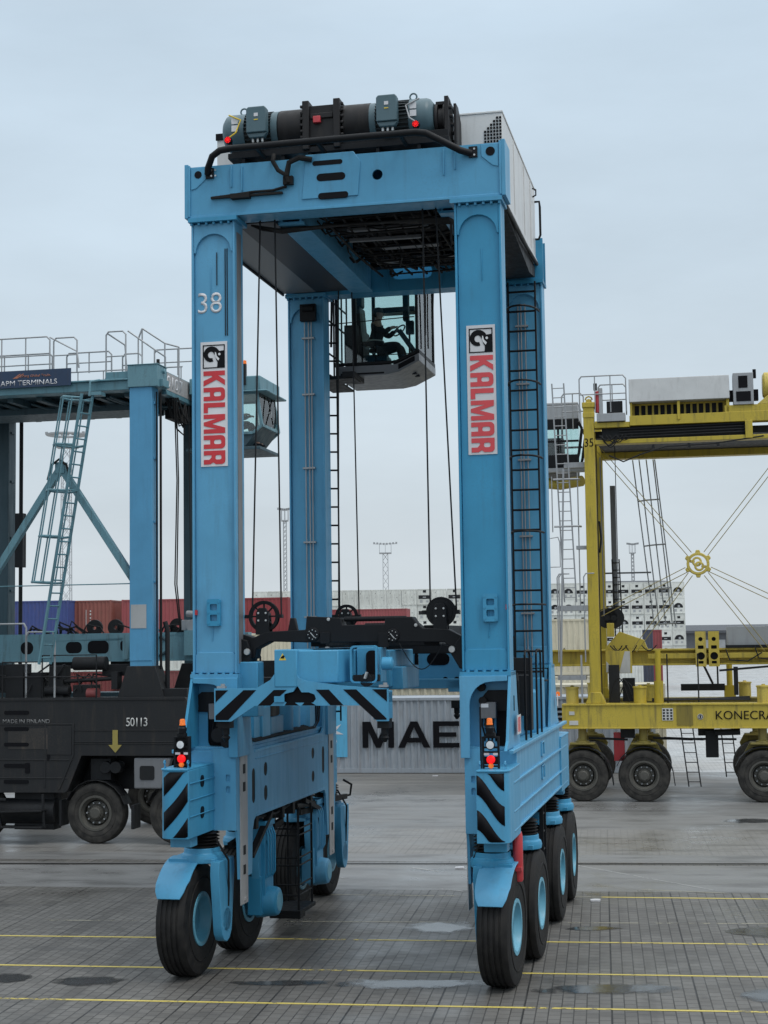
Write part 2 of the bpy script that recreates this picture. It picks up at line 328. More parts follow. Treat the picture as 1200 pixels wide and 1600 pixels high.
def column(s, v0, front):
    mb = MB(); a, b = UI, UO
    mb.box(s*(a+.035), s*(b-.035), v0+.055, v0+.36, 4.16, 10.64)
    mb.box(s*a, s*(a+.03), v0, v0+.40, 4.16, 10.64); mb.box(s*(b-.03), s*b, v0, v0+.40, 4.16, 10.64)
    # arched head plate and foot plate
    arch = [(a+.032, 10.20), (a+.032, 10.62), (b-.032, 10.62), (b-.032, 10.20), (b-.06, 10.20)] + [(a+(b-a)/2+(b-a-.12)/2*math.cos(t), 10.20+.27*math.sin(t)) for t in (PI*k/12 for k in range(1, 12))] + [(a+.06, 10.20)]
    mb.prism(fl(s, arch), (0, v0, 0), X, Z, -.054, -.012)
    foot = [(a+.032, 4.17), (b-.032, 4.17), (b-.032, 4.42), (b-.07, 4.46), (a+.07, 4.46), (a+.032, 4.42)]
    mb.prism(fl(s, foot), (0, v0, 0), X, Z, -.054, -.03)
    for zz in ((4.62, 5.05), (9.55, 10.0)): mb.box(s*1.97-.008, s*1.97+.008, v0+.043, v0+.056, *zz)
    c = mb.build('column', 'blue', carrier, 0.006)
    mb = MB(); mf_ = MB(); mb.box(s*(a-.05), s*(b+.03), v0-.06, v0+.46, 10.64, 10.70); mf_.box(s*(a-.03), s*(b+.02), v0-.05, v0+.45, 4.10, 4.155)
    for k in range(6):
        x = s*(a+.08+k*.112); mb.cyl((x, v0-.02, 10.60), (x, v0-.02, 10.645), .02, 8); mf_.cyl((x, v0-.015, 4.155), (x, v0-.015, 4.19), .026, 8)
        mf_.cyl((x, v0-.015, 4.06), (x, v0-.015, 4.10), .024, 8)
    mb.build('flange', 'blue', c); mf_.build('flange', 'blue', c)
    if front:
        br = MB()
        br.plate(rrect(-.10, .10, -.19, .19, .03), [rrect(-.055, .055, .03, .12, .02), rrect(-.055, .055, -.12, -.03, .02)], (s*1.97+.03, v0+.02, 5.02), X, Z, -.02, .02)
        for dx in (-.08, .08):
            for dz in (-.15, 0, .15): br.cyl((s*1.97+.03+dx, v0-.005, 5.02+dz), (s*1.97+.03+dx, v0+.055, 5.02+dz), .018, 8)
        br.box(s*1.97-.07, s*1.97+.13, v0+.02, v0+.05, 4.83, 4.86)
        br.build('bracket', 'blue', c)
        mk = MB(); mk.box(s*1.97-.26 if s < 0 else s*1.97+.24, s*1.97-.22 if s < 0 else s*1.97+.28, v0+.01, v0+.053, 4.99, 5.06); mk.build('lamp', 'red', c)
    else:
        mb = MB()
        for x in (1.83, 1.88, 1.95): mb.cyl((s*x, v0+.02, 4.3), (s*x, v0+.02, 10.3), .011, 6)
        for z in (5.0, 6.3, 7.6, 8.9, 9.9): mb.box(s*1.78, s*2.0, v0-.01, v0+.05, z, z+.03)
        mb.build('conduit', 'zinc', c)
    return c
cols = {(s, v): column(s, v, v == FRONT) for s in (-1, 1) for v in (FRONT, REAR)}
# conduits running down the left front column, its number and the two brand decals
mb = MB(); c = cols[(-1, FRONT)]
for x, z0, z1 in ((-1.755, 8.98, 10.25), (-1.725, 8.98, 10.25), (-1.88, 9.72, 10.2)): mb.cyl((x, .045, z0), (x, .045, z1), .007, 6)
mb.build('conduit', 'dark', c)
text('lettering', '38', 'decal', c, (-2.17, .050, 9.32), X, Z, .36, .30, 0.0)
mb = MB(); mb.box(-1.5995, -1.595, .10, .30, 4.3, 10.5); mb.build('wear_strip', 'cabgrey', c)
# --- decals: letters laid out reading downwards
def brand_decal(parent, x0, z0):
    W, H = .40, 1.80
    mb = MB(); mb.box(x0, x0+W, .043, .052, z0, z0+H); d = mb.build('decal', 'decal', parent)
    q = MB(); e = .33; ex, ez = x0+.035, z0+H-.385
    q.plate([(0, 0), (e, 0), (e, e+.01), (0, e+.01)], [[(.014, .014), (e-.014, .014), (e-.014, e-.004), (.014, e-.004)]], (ex, .041, ez), X, Z, 0, .004)
    # curled trunk: thick spiral stroke running into a dark head on the right
    spine = []
    for k in range(22):
        t = math.radians(-70-k*13); r = .075+.0006*k; spine.append((.125+r*math.cos(t), .195+r*math.sin(t), .026+.0008*k))
    lo, hi = [], []
    for i, (px, pz, w) in enumerate(spine):
        j = min(i+1, len(spine)-1); i0 = max(i-1, 0); dx, dz = spine[j][0]-spine[i0][0], spine[j][1]-spine[i0][1]; L = math.hypot(dx, dz)
        lo.append((px-dz/L*w, pz+dx/L*w)); hi.append((px+dz/L*w, pz-dx/L*w))
    q.prism(lo+hi[::-1], (ex, .041, ez), X, Z, 0, .003)
    head = [(.17, .285), (.235, .245), (.318, .255), (.318, .012), (.215, .012), (.222, .085), (.20, .125), (.18, .19), (.15, .235)]
    q.prism(head, (ex, .041, ez), X, Z, 0.0008, .0038)
    em = q.build('emblem', 'mark_black', d)
    q = MB(); q.prism(circ(.25, .2, .018, 16), (ex, .0365, ez), X, Z, 0, .0022)
    q.prism([(.185, .235), (.20, .225), (.212, .175), (.25, .135), (.232, .105), (.195, .15), (.182, .19)], (ex, .0365, ez), X, Z, 0, .0022); q.build('eye_and_tusk', 'decal', em)  # white eye and tusk printed on the emblem
    # condensed block letters, unit cell: width .72 (reading direction), height 1, stroke .24
    def bow(x0, x1, y0, y1, r): return rrect(x0, x1, y0, y1, r, 4)
    K = [([(0, 0), (.24, 0), (.24, .36), (.30, .42), (.50, 0), (.78, 0), (.46, .60), (.76, 1), (.48, 1), (.24, .68), (.24, 1), (0, 1)], [])]
    A_ = [([(0, 0), (.23, 0), (.23, .30), (.46, .30), (.46, 0), (.69, 0), (.69, .80)]+arcp(.49, .80, .20, 0, 90, 4)+arcp(.20, .80, .20, 90, 180, 4), [bow(.23, .46, .48, .82, .08)])]
    L = [([(0, 0), (.52, 0), (.52, .2), (.24, .2), (.24, 1), (0, 1)], [])]
    Mm = [([(0, 0), (.22, 0), (.22, .62), (.40, 0), (.58, 0), (.76, .62), (.76, 0), (.98, 0), (.98, 1), (.70, 1), (.49, .38), (.28, 1), (0, 1)], [])]
    R_ = [([(0, 0), (.23, 0), (.23, .36), (.34, .36), (.46, .26), (.46, 0), (.70, 0), (.70, .30), (.60, .44), (.70, .56), (.70, .82)]+arcp(.52, .82, .18, 0, 90, 4)+[(0, 1)], [bow(.23, .46, .54, .82, .08)])]
    out = []; x = 0.0
    for g, w in ((K, .86), (A_, .79), (L, .60), (Mm, 1.08), (A_, .79), (R_, .70)):
        out += [([(a+x, b) for a, b in o], [[(a+x, b) for a, b in h] for h in hs]) for o, hs in g]; x += w
    letters('lettering', out, 'red_mark', d, (x0+.045, .0395, z0+H-.425), (0, 0, -1), (1, 0, 0), 1.345/x, .32, .003)
brand_decal(cols[(-1, FRONT)], -2.13, 7.10); brand_decal(cols[(1, FRONT)], 1.735, 7.12)

# --- towers under the columns: recessed arch, flared outer plates, slot
def tower(s, v0, front):
    mb = MB(); a, b = UI, UO; f = -1 if front else 1; vm = v0+.2
    def vv(d): return vm+f*d          # d: distance towards the machine's end
    sl0, sl1 = (a+.42, a+.62) if s > 0 else (a+.26, a+.50)
    # inner strip with arched corner
    pts = [(a-.03, 3.0), (a+.10, 3.0), (a+.10, 3.66)] + [(a+.40+.30*math.cos(t), 3.70+.32*math.sin(t)) for t in (PI-PI/2*k/6 for k in range(7))] + [(b-.03, 4.03), (b-.03, 4.10), (a-.03, 4.10)]
    mb.prism(fl(s, pts), (0, vv(.26), 0), X, Z, -.02, .02)
    y0, y1 = sorted((vv(.26), vv(-.3))); mb.box(s*(a-.03), s*(a+.012), y0, y1, 3.0, 4.10)
    mb.plate(fl(s, [(a+.02, 2.9), (b-.02, 2.9), (b-.02, 4.10), (a+.02, 4.10)]), [fl(s, rrect(sl0, sl1, 3.12, 3.80, .09))], (0, vv(-.02), 0), X, Z, -.015, .015)
    y0, y1 = sorted((vv(-.05), vv(-.25))); mb.box(s*(a+.05), s*(b-.05), y0, y1, 2.9, 4.08)
    t = mb.build('tower', 'blue', carrier, 0.005)
    mb = MB(); P = [(vv(.22), 4.15), (vv(-.26), 4.15), (vv(-.36), 3.75), (vv(-.62), 3.13), (vv(.80), 3.13), (vv(.60), 3.25)]
    mb.prism(P, (s*b, 0, 0), Y, Z, -.02 if s > 0 else -.02, .02); mb.build('flare_plate', 'blue', t, 0.004)
    mb = MB(); y0, y1 = sorted((vv(-.045), vv(-.06))); mb.box(s*(sl0-.01), s*(sl1+.01), vv(-.045)-.003, vv(-.045)+.003, 3.11, 3.81); mb.build('recess_shade', 'mark_black', t)  # black sheet behind the slot, painted for the shaded void
    if front:
        mb = MB(); mb.prism(fl(s, [(a+.22, 3.62), (a+.22, 3.78), (a+.32, 3.90), (a+.58, 3.90), (a+.68, 3.82), (a+.68, 3.62)]), (0, vv(.0), 0), X, Z, .0, .03); mb.build('cover_plate', 'black', t)
        mb = MB(); mb.box(s*(a+.22), s*(a+.44), vv(.02), vv(.14), 3.52, 3.74); mb.build('junction_box', 'cabgrey', t, .008)
        mb = MB(); mb.box(s*(a+.24), s*(a+.34), vv(.14), vv(.144), 3.67, 3.72); mb.build('sticker', 'decal', t)
        mb = MB()
        for q, z in ((.24, 3.94), (.26, 3.76), (.30, 3.44)): mb.cyl((s*(a+q), vv(0), z), (s*(a+q), vv(.14), z), .055 if z > 3.5 else .03, 14)
        for k in range(4):
            x = s*(a+.24+k*.05); mb.tube([(x, vv(.06), 3.52), (x, vv(.08), 3.42), (x+.03*s, vv(.05), 3.3), (x+.02*s, vv(-.02), 3.2)], .012, 6)
        mb.build('cable', 'rubber', t)
        if s < 0:
            mb = MB(); mb.cyl((s*(a+.30), vv(0), 3.3), (s*(a+.30), vv(.16), 3.3), .10, 18); mb.cyl((s*(a+.18), vv(0), 3.2), (s*(a+.18), vv(.15), 3.2), .08, 18); mb.build('hydraulic_motor', 'dark', t)
    return t
tw = {(s, v): tower(s, v, v == FRONT) for s in (-1, 1) for v in (FRONT, REAR)}

# --- sills (the long lower beams) with bumpers
V0, V1 = .0, 5.62
def sill(s):
    mb = MB(); mb.box(s*1.69, s*2.32, V0, V1, 2.10, 3.09)
    for z, h in ((3.09, .05), (2.70, .035), (2.33, .03), (2.08, .03)):
        mb.box(s*2.29, s*2.355, V0-.58, V1+1.0, z, z+h); mb.box(s*1.68, s*2.29, V0+.05, V1-.05, z, z+h)
    for v, z in ((3.0, 2.80), (3.0, 2.45)):
        mb.box(s*2.318, s*2.345, v-.17, v-.15, z, z+.2); mb.box(s*2.318, s*2.345, v-.17, v+.17, z+.2, z+.22); mb.box(s*2.318, s*2.345, v+.15, v+.17, z+.02, z+.2); mb.box(s*2.318, s*2.345, v-.17, v+.05, z, z+.02)
    for vf in (V0-.015, V1+.015):
        mb.plate(fl(s, [(1.615, 1.99), (1.95, 1.99), (1.95, 3.12), (1.615, 3.12)]), [fl(s, rrect(1.70, 1.76, 2.66, 2.76, .02)), fl(s, rrect(1.70, 1.76, 2.50, 2.60, .02))], (0, vf, 0), X, Z, -.015, .015)
    b = mb.build('sill_beam', 'blue', carrier, 0.008)
    # inner web with its cut-outs
    out = [(-.02, 3.10), (-.06, 4.05), (.62, 4.05), (.70, 3.30), (.76, 3.10), (.88, 3.03), (4.75, 3.05), (4.86, 3.12), (4.95, 3.4), (5.0, 4.05), (5.6, 4.05), (5.66, 3.10), (5.66, 2.0), (5.60, 1.9), (5.54, 1.30), (5.06, 1.30), (4.95, 2.0), (4.85, 2.10), (.95, 2.10), (.82, 2.04), (.74, 1.9), (.70, 1.30), (.12, 1.30), (.08, 1.80), (.02, 1.98), (-.02, 2.0)]
    holes = [rrect(.72, .88, 2.28, 2.78, .08), rrect(1.32, 1.50, 2.62, 2.82, .08), rrect(1.32, 1.50, 2.26, 2.48, .08), rrect(4.04, 4.22, 2.66, 2.84, .08), rrect(4.04, 4.22, 2.28, 2.46, .08), rrect(4.72, 4.88, 2.36, 2.82, .08)]
    mb = MB(); mb.plate(out, holes, (s*1.63, 0, 0), Y, Z, -.018, .018)
    mb.box(s*1.605, s*1.63, .86, 4.78, 3.0, 3.04); mb.box(s*1.605, s*1.63, .92, 4.86, 2.08, 2.12); mb.box(s*1.602, s*1.63, .9, 4.8, 2.90, 2.915)
    w = mb.build('web_plate', 'blue', b, 0.004)
    mb = MB()
    for h in holes[:6]: mb.prism(h, (s*1.63, 0, 0), Y, Z, -.012, .012)
    mb.build('hole_shade', 'mark_black', w)  # black inserts stand in for the shade inside the web holes
    for va, vb in ((.10, .52), (5.12, 5.52)):
        mb = MB(); mb.box(s*1.596, s*1.613, va+.03, vb-.06, .94, 4.12); mb.box(s*1.586, s*1.60, va+.16, va+.26, .98, 1.03)
        st = mb.build('guide_strip', 'strip', b, .004)
        mb = MB()
        for z in (1.35, 1.62, 2.5, 2.75, 3.85): mb.box(s*1.590, s*1.597, va+.14, va+.24, z, z+.13)
        mb.build('slot', 'dark', st)
    # hoses along the top edge, tanks and valve gear in the opening
    mb = MB()
    for k in range(5):
        x = s*(1.67+.035*k); mb.tube([(x, .8, 3.5-.05*k), (x, .86, 3.18), (x, 1.1, 3.15+.01*k), (x, 2.6, 3.17), (x, 4.5, 3.15+.012*k), (x, 4.75, 3.25), (x, 4.85, 3.7)], .016, 6)
    mb.build('hose', 'rubber', b)
    mb = MB(); mb.lathe([(0, 0), (0, .24), (.04, .26), (.62, .26), (.66, .22), (.66, 0)], (s*1.98, 3.3, 3.14), Z, 28); mb.lathe([(0, 0), (0, .17), (.4, .17), (.43, .12), (.43, 0)], (s*1.95, 3.95, 3.14), Z, 24)
    mb.cyl((s*1.98, 3.3, 3.8), (s*1.98, 3.3, 3.9), .1, 16); mb.box(s*1.7, s*2.2, 4.3, 4.62, 3.14, 3.95)
    mb.build('hydraulic_tank', 'blue', b, .006)
    mb = MB(); mb.box(s*1.74, s*2.0, 1.25, 1.55, 3.14, 4.15); mb.box(s*1.72, s*2.1, 1.62, 2.05, 3.14, 3.62); mb.box(s*1.76, s*2.08, 2.2, 2.9, 3.14, 3.45); mb.build('equipment_cabinet', 'blue', b, .012)
    mb = MB(); mb.box(s*2.12, s*2.15, 1.2, 1.5, 3.3, 4.1); mb.box(s*1.75, s*2.25, 2.15, 2.6, 3.45, 4.05); mb.box(s*1.85, s*2.2, 2.75, 3.0, 3.2, 4.3)
    for k in range(6): mb.tube([(s*(1.8+.05*k), 1.6, 3.64), (s*(1.8+.05*k), 1.9, 3.8+.03*k), (s*(1.85+.05*k), 2.2, 3.75), (s*1.9, 2.9, 3.5+.05*k), (s*1.95, 3.4, 3.85)], .018, 6)
    mb.build('pump_unit', 'dark', b, .006)
    mb = MB()
    for v in (.9, 2.3):
        mb.tube([(s*2.24, v, 3.12), (s*2.24, v, 4.0), (s*2.22, v+.08, 4.1), (s*2.0, v+.1, 4.1)], .016, 8)
        mb.tube([(s*2.28, v+.5, 3.12), (s*2.28, v+.5, 4.35), (s*2.28, v+.58, 4.42), (s*2.28, v+1.0, 4.42), (s*2.28, v+1.08, 4.35), (s*2.28, v+1.08, 3.12)], .016, 8)
    mb.build('handrail', 'black', b)
    mb = MB()     # fittings hung under the beam
    for k in range(4): mb.tube([(s*(1.75+.07*k), .9, 2.02), (s*(1.75+.07*k), 2.4, 1.96-.01*k), (s*(1.75+.07*k), 3.6, 2.03), (s*(1.8+.07*k), 4.8, 2.0)], .02, 6)
    mb.beam((s*1.72, 1.0, 1.5), (s*1.72, 2.0, 2.02), .09, .07); mb.beam((s*1.72, 3.9, 2.0), (s*1.72, 4.9, 1.75), .09, .07)
    for v in (1.2, 2.6, 3.2, 4.3): mb.box(s*1.7, s*2.1, v, v+.12, 1.86, 2.09)
    mb.cyl((s*1.75, 3.5, 1.95), (s*1.75, 4.9, 1.86), .05, 12)
    mb.build('track_rod', 'dark', b)
    return b
sills = {s: sill(s) for s in (-1, 1)}

def bumper(s, front):
    f = -1 if front else 1; ve = -1.10 if front else 7.02; vb = V0+.04 if front else V1-.04
    def yy(d): return ve-f*d
    # plan outline: rounded outer corner
    P = [(1.93, ve)] + [(2.18+.17*math.sin(t), yy(.17)+f*.17*math.cos(t)) for t in (PI/2*k/6 for k in range(7))] + [(2.35, vb), (1.93, vb)]
    P = [(s*a, b) for a, b in P]
    mb = MB(); mb.prism(P, (0, 0, 0), X, Y, 2.00, 2.90)
    P2 = [(a*1.004, b+f*.012) for a, b in P]; mb.prism(P2, (0, 0, 0), X, Y, 2.90, 2.925)
    for z in (2.28, 2.5, 2.72): mb.box(s*1.915, s*1.93, min(yy(.05), vb), max(yy(.05), vb), z, z+.015)
    b = mb.build('bumper', 'blue', carrier, .006)
    mb = MB(); ym = (yy(.55))
    for z in (2.22, 2.64): mb.prism(rrect(ym-.07, ym+.07, z, z+.16, .06), (s*1.928, 0, 0), Y, Z, -.006, .006)
    mb.build('recess_shade', 'mark_black', b)  # black ovals on the side face, painting the shade of holes
    mb = MB(); mb.box(s*1.98, s*2.28, min(yy(.25), yy(.50)), max(yy(.25), yy(.50)), 1.86, 2.0); mb.build('mounting_block', 'blue', b, .01)
    if front:
        # diagonal warning bands wrapped on the nose
        x0, x1 = s*1.94, s*2.29; w = abs(x1-x0); mb = MB(); n = 10
        lo, hi = 2.02, 2.885
        def curve(t): return .40*(t*t*(3-2*t)*.65+t*.35) if s > 0 else .40*(t*.7+.3*t*t)
        for k in range(-1, 3):
            zb = 2.10+k*.46 if s < 0 else 2.22+k*.44
            top, bot = [], []
            for i in range(n+1):
                t = i/n; x = min(x0, x1)+w*t
                z = zb+curve(t) if s < 0 else zb+.40-curve(t)
                za, zc = max(lo, min(hi, z)), max(lo, min(hi, z+.245)); bot.append((x, za)); top.append((x, zc))
            vb_, vt_ = [], []
            for (xb, zb2), (xt, zt) in zip(bot, top):
                yoff = 0
                ax = abs(xb)
                if ax > 2.18: yoff = .17-math.sqrt(max(0, .17**2-(ax-2.18)**2))
                vb_.append(mb.bm.verts.new((xb, ve+yoff-.004, zb2))); vt_.append(mb.bm.verts.new((xt, ve+yoff-.004, zt)))
            for i in range(n):
                if top[i][1]-bot[i][1] > 1e-4 or top[i+1][1]-bot[i+1][1] > 1e-4:
                    try: mb.bm.faces.new((vb_[i], vb_[i+1], vt_[i+1], vt_[i]))
                    except ValueError: pass
        h = mb.build('hazard_marking', 'mark_black', b); sm = h.modifiers.new('t', 'SOLIDIFY'); sm.thickness = .003; sm.offset = 0
        # lifting eyes and the lamp rack
        mb = MB()
        for x in (1.97, 2.30): mb.tube([(s*x, yy(.1), 2.91), (s*x, yy(.1), 2.98)]+[(s*x, yy(.1)+.03*math.cos(t), 3.0+.03*math.sin(t)) for t in (0, .8, 1.6, 2.4, 3.1)]+[(s*x, yy(.16), 2.91)], .009, 6)
        mb.build('lifting_eye', 'blue', b)
        xc = s*2.10; mb = MB(); yb = yy(.22)
        for dx in (-.10, .10):
            for dz in ((2.93, 3.34),): mb.beam((xc+dx, yb, dz[0]), (xc+dx, yb, dz[1]), .03, .02, Y)
        for z in (2.96, 3.14, 3.20, 3.33): mb.beam((xc-.10, yb, z), (xc+.10, yb, z), .02, .025)
        if s < 0: mb.box(xc-.10, xc+.10, yb+.03, yb+.10, 2.93, 3.34)
        else:
            mb.beam((xc-.13, yb, 2.93), (xc-.13, yb, 3.72), .022, .022, Y); mb.box(xc-.1, xc+.1, yb+.03, yb+.06, 2.98, 3.08)
        mb.box(xc-.06, xc+.06, yb-.03, yb+.05, 3.34, 3.39)
        mb.lathe([(0, .05), (.06, .06), (.08, .045), (.1, .045)], (xc-.01*s, yb, 3.39), Z, 16)
        lb = mb.build('lamp_rack', 'black', b, .003)
        mb = MB(); mb.lathe([(-.012, 0), (-.012, .062), (.05, .05), (.05, 0)], (xc, yb-.05, 3.235), Y, 20); wl = mb.build('work_light', 'black', lb)
        mb = MB(); mb.lathe([(-.016, 0), (-.013, .05), (0, .05)], (xc, yb-.052, 3.235), Y, 20); mb.build('lens', 'lens', wl)
        mb = MB(); mb.lathe([(-.03, 0), (-.028, .040), (-.005, .055), (.03, .055)], (xc, yb-.03, 3.045), Y, 20); mb.build('tail_light', 'led_red', lb)
        mb = MB(); mb.lathe([(-.02, 0), (-.015, .03), (.02, .035)], (xc, yb-.03, 2.965), Y, 14); mb.build('indicator_light', 'amber', lb)
        mb = MB(); mb.box(xc-.09, xc-.02, yb-.012, yb-.006, 3.10, 3.13); mb.box(xc+.03, xc+.09, yb-.012, yb-.006, 3.10, 3.13); mb.build('reflector', 'decal', lb)
        mb = MB(); mb.lathe([(0, .040), (.012, .042), (.02, .037), (.07, .036), (.085, .027), (.088, 0)], (xc-.01*s, yb, 3.49), Z, 16); mb.build('beacon', 'amber', lb)
    return b
bump = {(s, f): bumper(s, f) for s in (-1, 1) for f in (True, False)}

# --- wheels, forks, drive units
WR, WW, WU = .775, .43, 2.20
def fork(s, v, driven, f):
    """inner-side fork: pivot cap, leg down to the hub, fender; driven ones carry a drive housing"""
    mb = MB(); a = 1.86; end = v < .5; pc = s*2.04-.08 if end else s*2.12; wc = s*2.2-.12 if end else s*2.13
    mb.lathe([(1.56, 0), (1.56, .29), (1.62, .30), (1.67, .285), (1.69, .255), (1.76, .25), (1.76, 0)], (pc, v, 0), Z, 32)
    # yoke shell over the tyre
    prof = [(-.31, 1.60), (.31, 1.60), (.33, 1.42), (.27, 1.02)] + [(.22*math.cos(t), WR-.06+.24*math.sin(t)) for t in (0, -.5, -1.05, -1.57, -2.1, -2.64, -PI)] + [(-.27, 1.02), (-.33, 1.42)]
    mb.prism(prof, (s*a, v, 0), Y, Z, -.10, .03) if s > 0 else mb.prism(prof, (s*a, v, 0), Y, Z, -.03, .10)
    mb.box(s*1.84, wc+s*.2, v-.27, v+.27, 1.565, 1.63)
    mb.lathe([(-.02, 0), (-.02, .20), (.05, .20), (.07, .16), (.07, 0)], (s*1.83, v, WR), (-s, 0, 0), 28)
    for k in range(10):
        t = 2*PI*k/10; mb.cyl((s*1.80, v+.165*math.cos(t), WR+.165*math.sin(t)), (s*1.755, v+.165*math.cos(t), WR+.165*math.sin(t)), .015, 6)
    fk = mb.build('wheel_fork', 'blue', carrier, .02)
    mb = MB()
    for f2 in (f,) if not driven else ():      # fender shell following the tyre
        n = 10; ring = []
        for i in range(n+1):
            t = math.radians(92-66*i/n); r = WR+.06+(.03 if i > 7 else 0); taper = .235
            ring.append((v+f2*r*math.cos(t), WR+r*math.sin(t), taper if i < 8 else (taper-.012 if i == 8 else (taper-.03 if i == 9 else taper-.075))))
        for i in range(n):
            q = []
            for (y, z, w), dr in ((ring[i], 0), (ring[i+1], 0)):
                q.append(((wc-w, y, z), (wc+w, y, z)))
            vs = [mb.bm.verts.new(p) for p in (q[0][0], q[0][1], q[1][1], q[1][0])]; mb.bm.faces.new(vs)
    bmesh.ops.remove_doubles(mb.bm, verts=mb.bm.verts, dist=1e-4)
    if driven: mb.box(s*1.87, s*2.05, v-.34, v+.34, 1.60, 1.625); mb.prism([(.34, 1.61), (.62, 1.25), (.66, 1.0), (.60, 1.0), (.56, 1.22), (.28, 1.56)], (s*1.96, v, 0), Y, Z, -.09, .09)
    fd = mb.build('fender', 'blue', fk); so = fd.modifiers.new('t', 'SOLIDIFY'); so.thickness = .022; so.offset = 1; bv = fd.modifiers.new('b', 'BEVEL'); bv.width = .006; bv.segments = 2
    mb = MB(); pr = []                               # rubber bellows of the suspension
    for k in range(5): pr += [(1.755+.045*k, .19), (1.775+.045*k, .245)]
    pr = [(pr[0][0], 0)]+pr+[(1.985, .19), (1.985, 0)]; mb.lathe(pr, (pc, v, 0), Z, 28); mb.build('bellows', 'rubber', fk)
    mb = MB(); mb.tube([(s*1.9, v+.3, 1.72), (s*1.75, v+.4, 1.75), (s*1.7, v+.3, 1.95), (s*1.8, v+.1, 2.05)], .022, 8); mb.tube([(s*1.85, v-.2, 1.9), (s*1.7, v-.1, 1.6), (s*1.75, v+.05, 1.2), (s*1.76, v+.05, .95)], .016, 8)
    mb.beam((s*1.8, v+.25, 1.74), (s*1.8, v+.95 if v < 3 else v-.95, 1.80), .07, .09); mb.build('hose', 'rubber', fk)
    if driven:
        mb = MB(); mb.box(s*1.70, s*1.90, v-.20, v+.20, .70, 1.90); mb.box(s*1.74, s*1.95, v-.28, v+.28, .55, 1.12); mb.box(s*1.68, s*1.92, v-.23, v+.23, 1.84, 1.92)
        mb.lathe([(0, 0), (0, .16), (.02, .20), (.06, .215), (.24, .235), (.34, .25), (.40, .18)], (s*1.54, v, .72), (s, 0, 0), 32)
        for k in range(12): mb.cyl((s*1.585, v+.19*math.cos(PI*k/6), .72+.19*math.sin(PI*k/6)), (s*1.56, v+.19*math.cos(PI*k/6), .72+.19*math.sin(PI*k/6)), .014, 6)
        for dv in (-.16, -.05, .06, .16): mb.tube([(s*1.70, v+dv, 1.80), (s*1.66, v+dv, 1.7), (s*1.66, v+dv, 1.15), (s*1.72, v+dv, 1.05)], .016, 8)
        mb.build('drive_housing', 'blue', fk, .018)
        mb = MB(); mb.lathe([(-.010, 0), (-.010, .14), (.02, .15)], (s*1.545, v, .72), (s, 0, 0), 28); mb.build('drive_cap', 'rim_blue', fk)
    return fk
for s in (-1, 1):
    for v, drv, f in ((0.0, False, -1), (1.86, True, 1), (4.88, True, -1), (6.9, False, 1)):
        fk = fork(s, v, drv, f); w = wheel(carrier, s*WU, v, WR, WW, s, M['tyre'], M['rim_blue'], .455, .16)
        a = math.radians({0.0: -1.0 if s < 0 else -3.0, 1.86: -1.5, 4.88: -.5, 6.9: .5}[v]); w.rotation_euler = (0, 0, a); R_ = Matrix.Rotation(a, 3, 'Z'); p = Vector((s*2.04-.08 if v < .5 else s*2.12, v, 0)); wu = s*2.2-.12 if v < .5 else s*2.2
        fk.rotation_euler = (0, 0, a); fk.location = p-R_ @ p; w.location = R_ @ Vector((wu-p.x, 0, 0))+p+Vector((0, 0, WR))
mb = MB(); mb.lathe([(0, 0), (0, .055), (.03, .07), (.60, .07), (.66, .055), (.66, 0)], (2.30, .05, 1.36), Z, 20); mb.box(2.24, 2.36, -.04, .14, 1.5, 1.56); mb.build('fire_extinguisher', 'red', carrier, .004)

# access steps
ladder('ladder', carrier, (2.30, 3.05, .45), (2.30, 3.05, 2.05), Y, .36, M['black'], .26)
mb = MB()
for x in (-1.55, -1.95):
    for v in (2.95, 3.75): mb.tube([(x, v, .36), (x, v, 1.85), (x, v+.06 if v < 3 else v-.06, 1.98)], .02, 8)
for z in (.62, .78, 1.08, 1.20, 1.55, 1.65):
    mb.tube([(-1.55, 2.95, z), (-1.55, 3.75, z)], .014, 6); mb.tube([(-1.95, 2.95, z), (-1.55, 2.95, z)], .014, 6)
mb.box(-2.0, -1.5, 2.85, 3.8, .34, .40);  mb.box(-2.0, -1.5, 2.85, 3.15, .28, .34)
mb.build('access_step', 'black', carrier, .004)

# --- upper works -------------------------------------------------------
mb = MB(); outl = [(-2.31, 10.70), (2.31, 10.70), (2.31, 11.46), (-2.31, 11.46)]
hl = [circ(-2.17, 11.33, .055), circ(2.17, 11.33, .06), circ(.52, 11.14, .075), rrect(-.36, .06, 11.10, 11.21, .055), rrect(-.34, .10, 10.84, 10.93, .045), rrect(-.42, .02, 11.33, 11.40, .035)]
mb.plate(outl, hl, (0, .0, 0), X, Z, -.02, .02)
mb.box(-2.28, 2.28, .04, .42, 10.72, 10.76); mb.box(-2.28, 2.28, .04, .44, 11.38, 11.44); mb.box(-2.30, 2.30, .42, .46, 10.72, 11.44)
for s in (-1, 1):
    mb.box(s*2.28, s*2.335, -.045, .47, 10.705, 11.50); mb.box(s*2.25, s*2.28, -.05, -.02, 10.72, 11.48)
    mb.prism(fl(s, [(2.0, 11.45), (2.0, 11.28), (2.16, 11.14), (2.24, 11.12), (2.24, 11.45)]), (0, -.02, 0), X, Z, 0, .014)
    mb.box(s*1.62, s*1.64, -.05, -.02, 11.12, 11.44); mb.box(s*1.46, s*1.48, -.05, -.02, 11.05, 11.42)
mb.prism([(-.58, 10.86), (-.52, 11.5), (.18, 11.5), (.28, 11.35), (.24, 10.86)], (0, -.02, 0), X, Z, 0, .02)
mb.box(-2.27, 2.27, -.035, .0, 10.70, 10.74)
fb = mb.build('cross_beam', 'blue', carrier, .006)
mb = MB()
for h in (hl[3], hl[4], hl[5]): mb.prism(h, (0, -.0405, 0), X, Z, 0, .004)
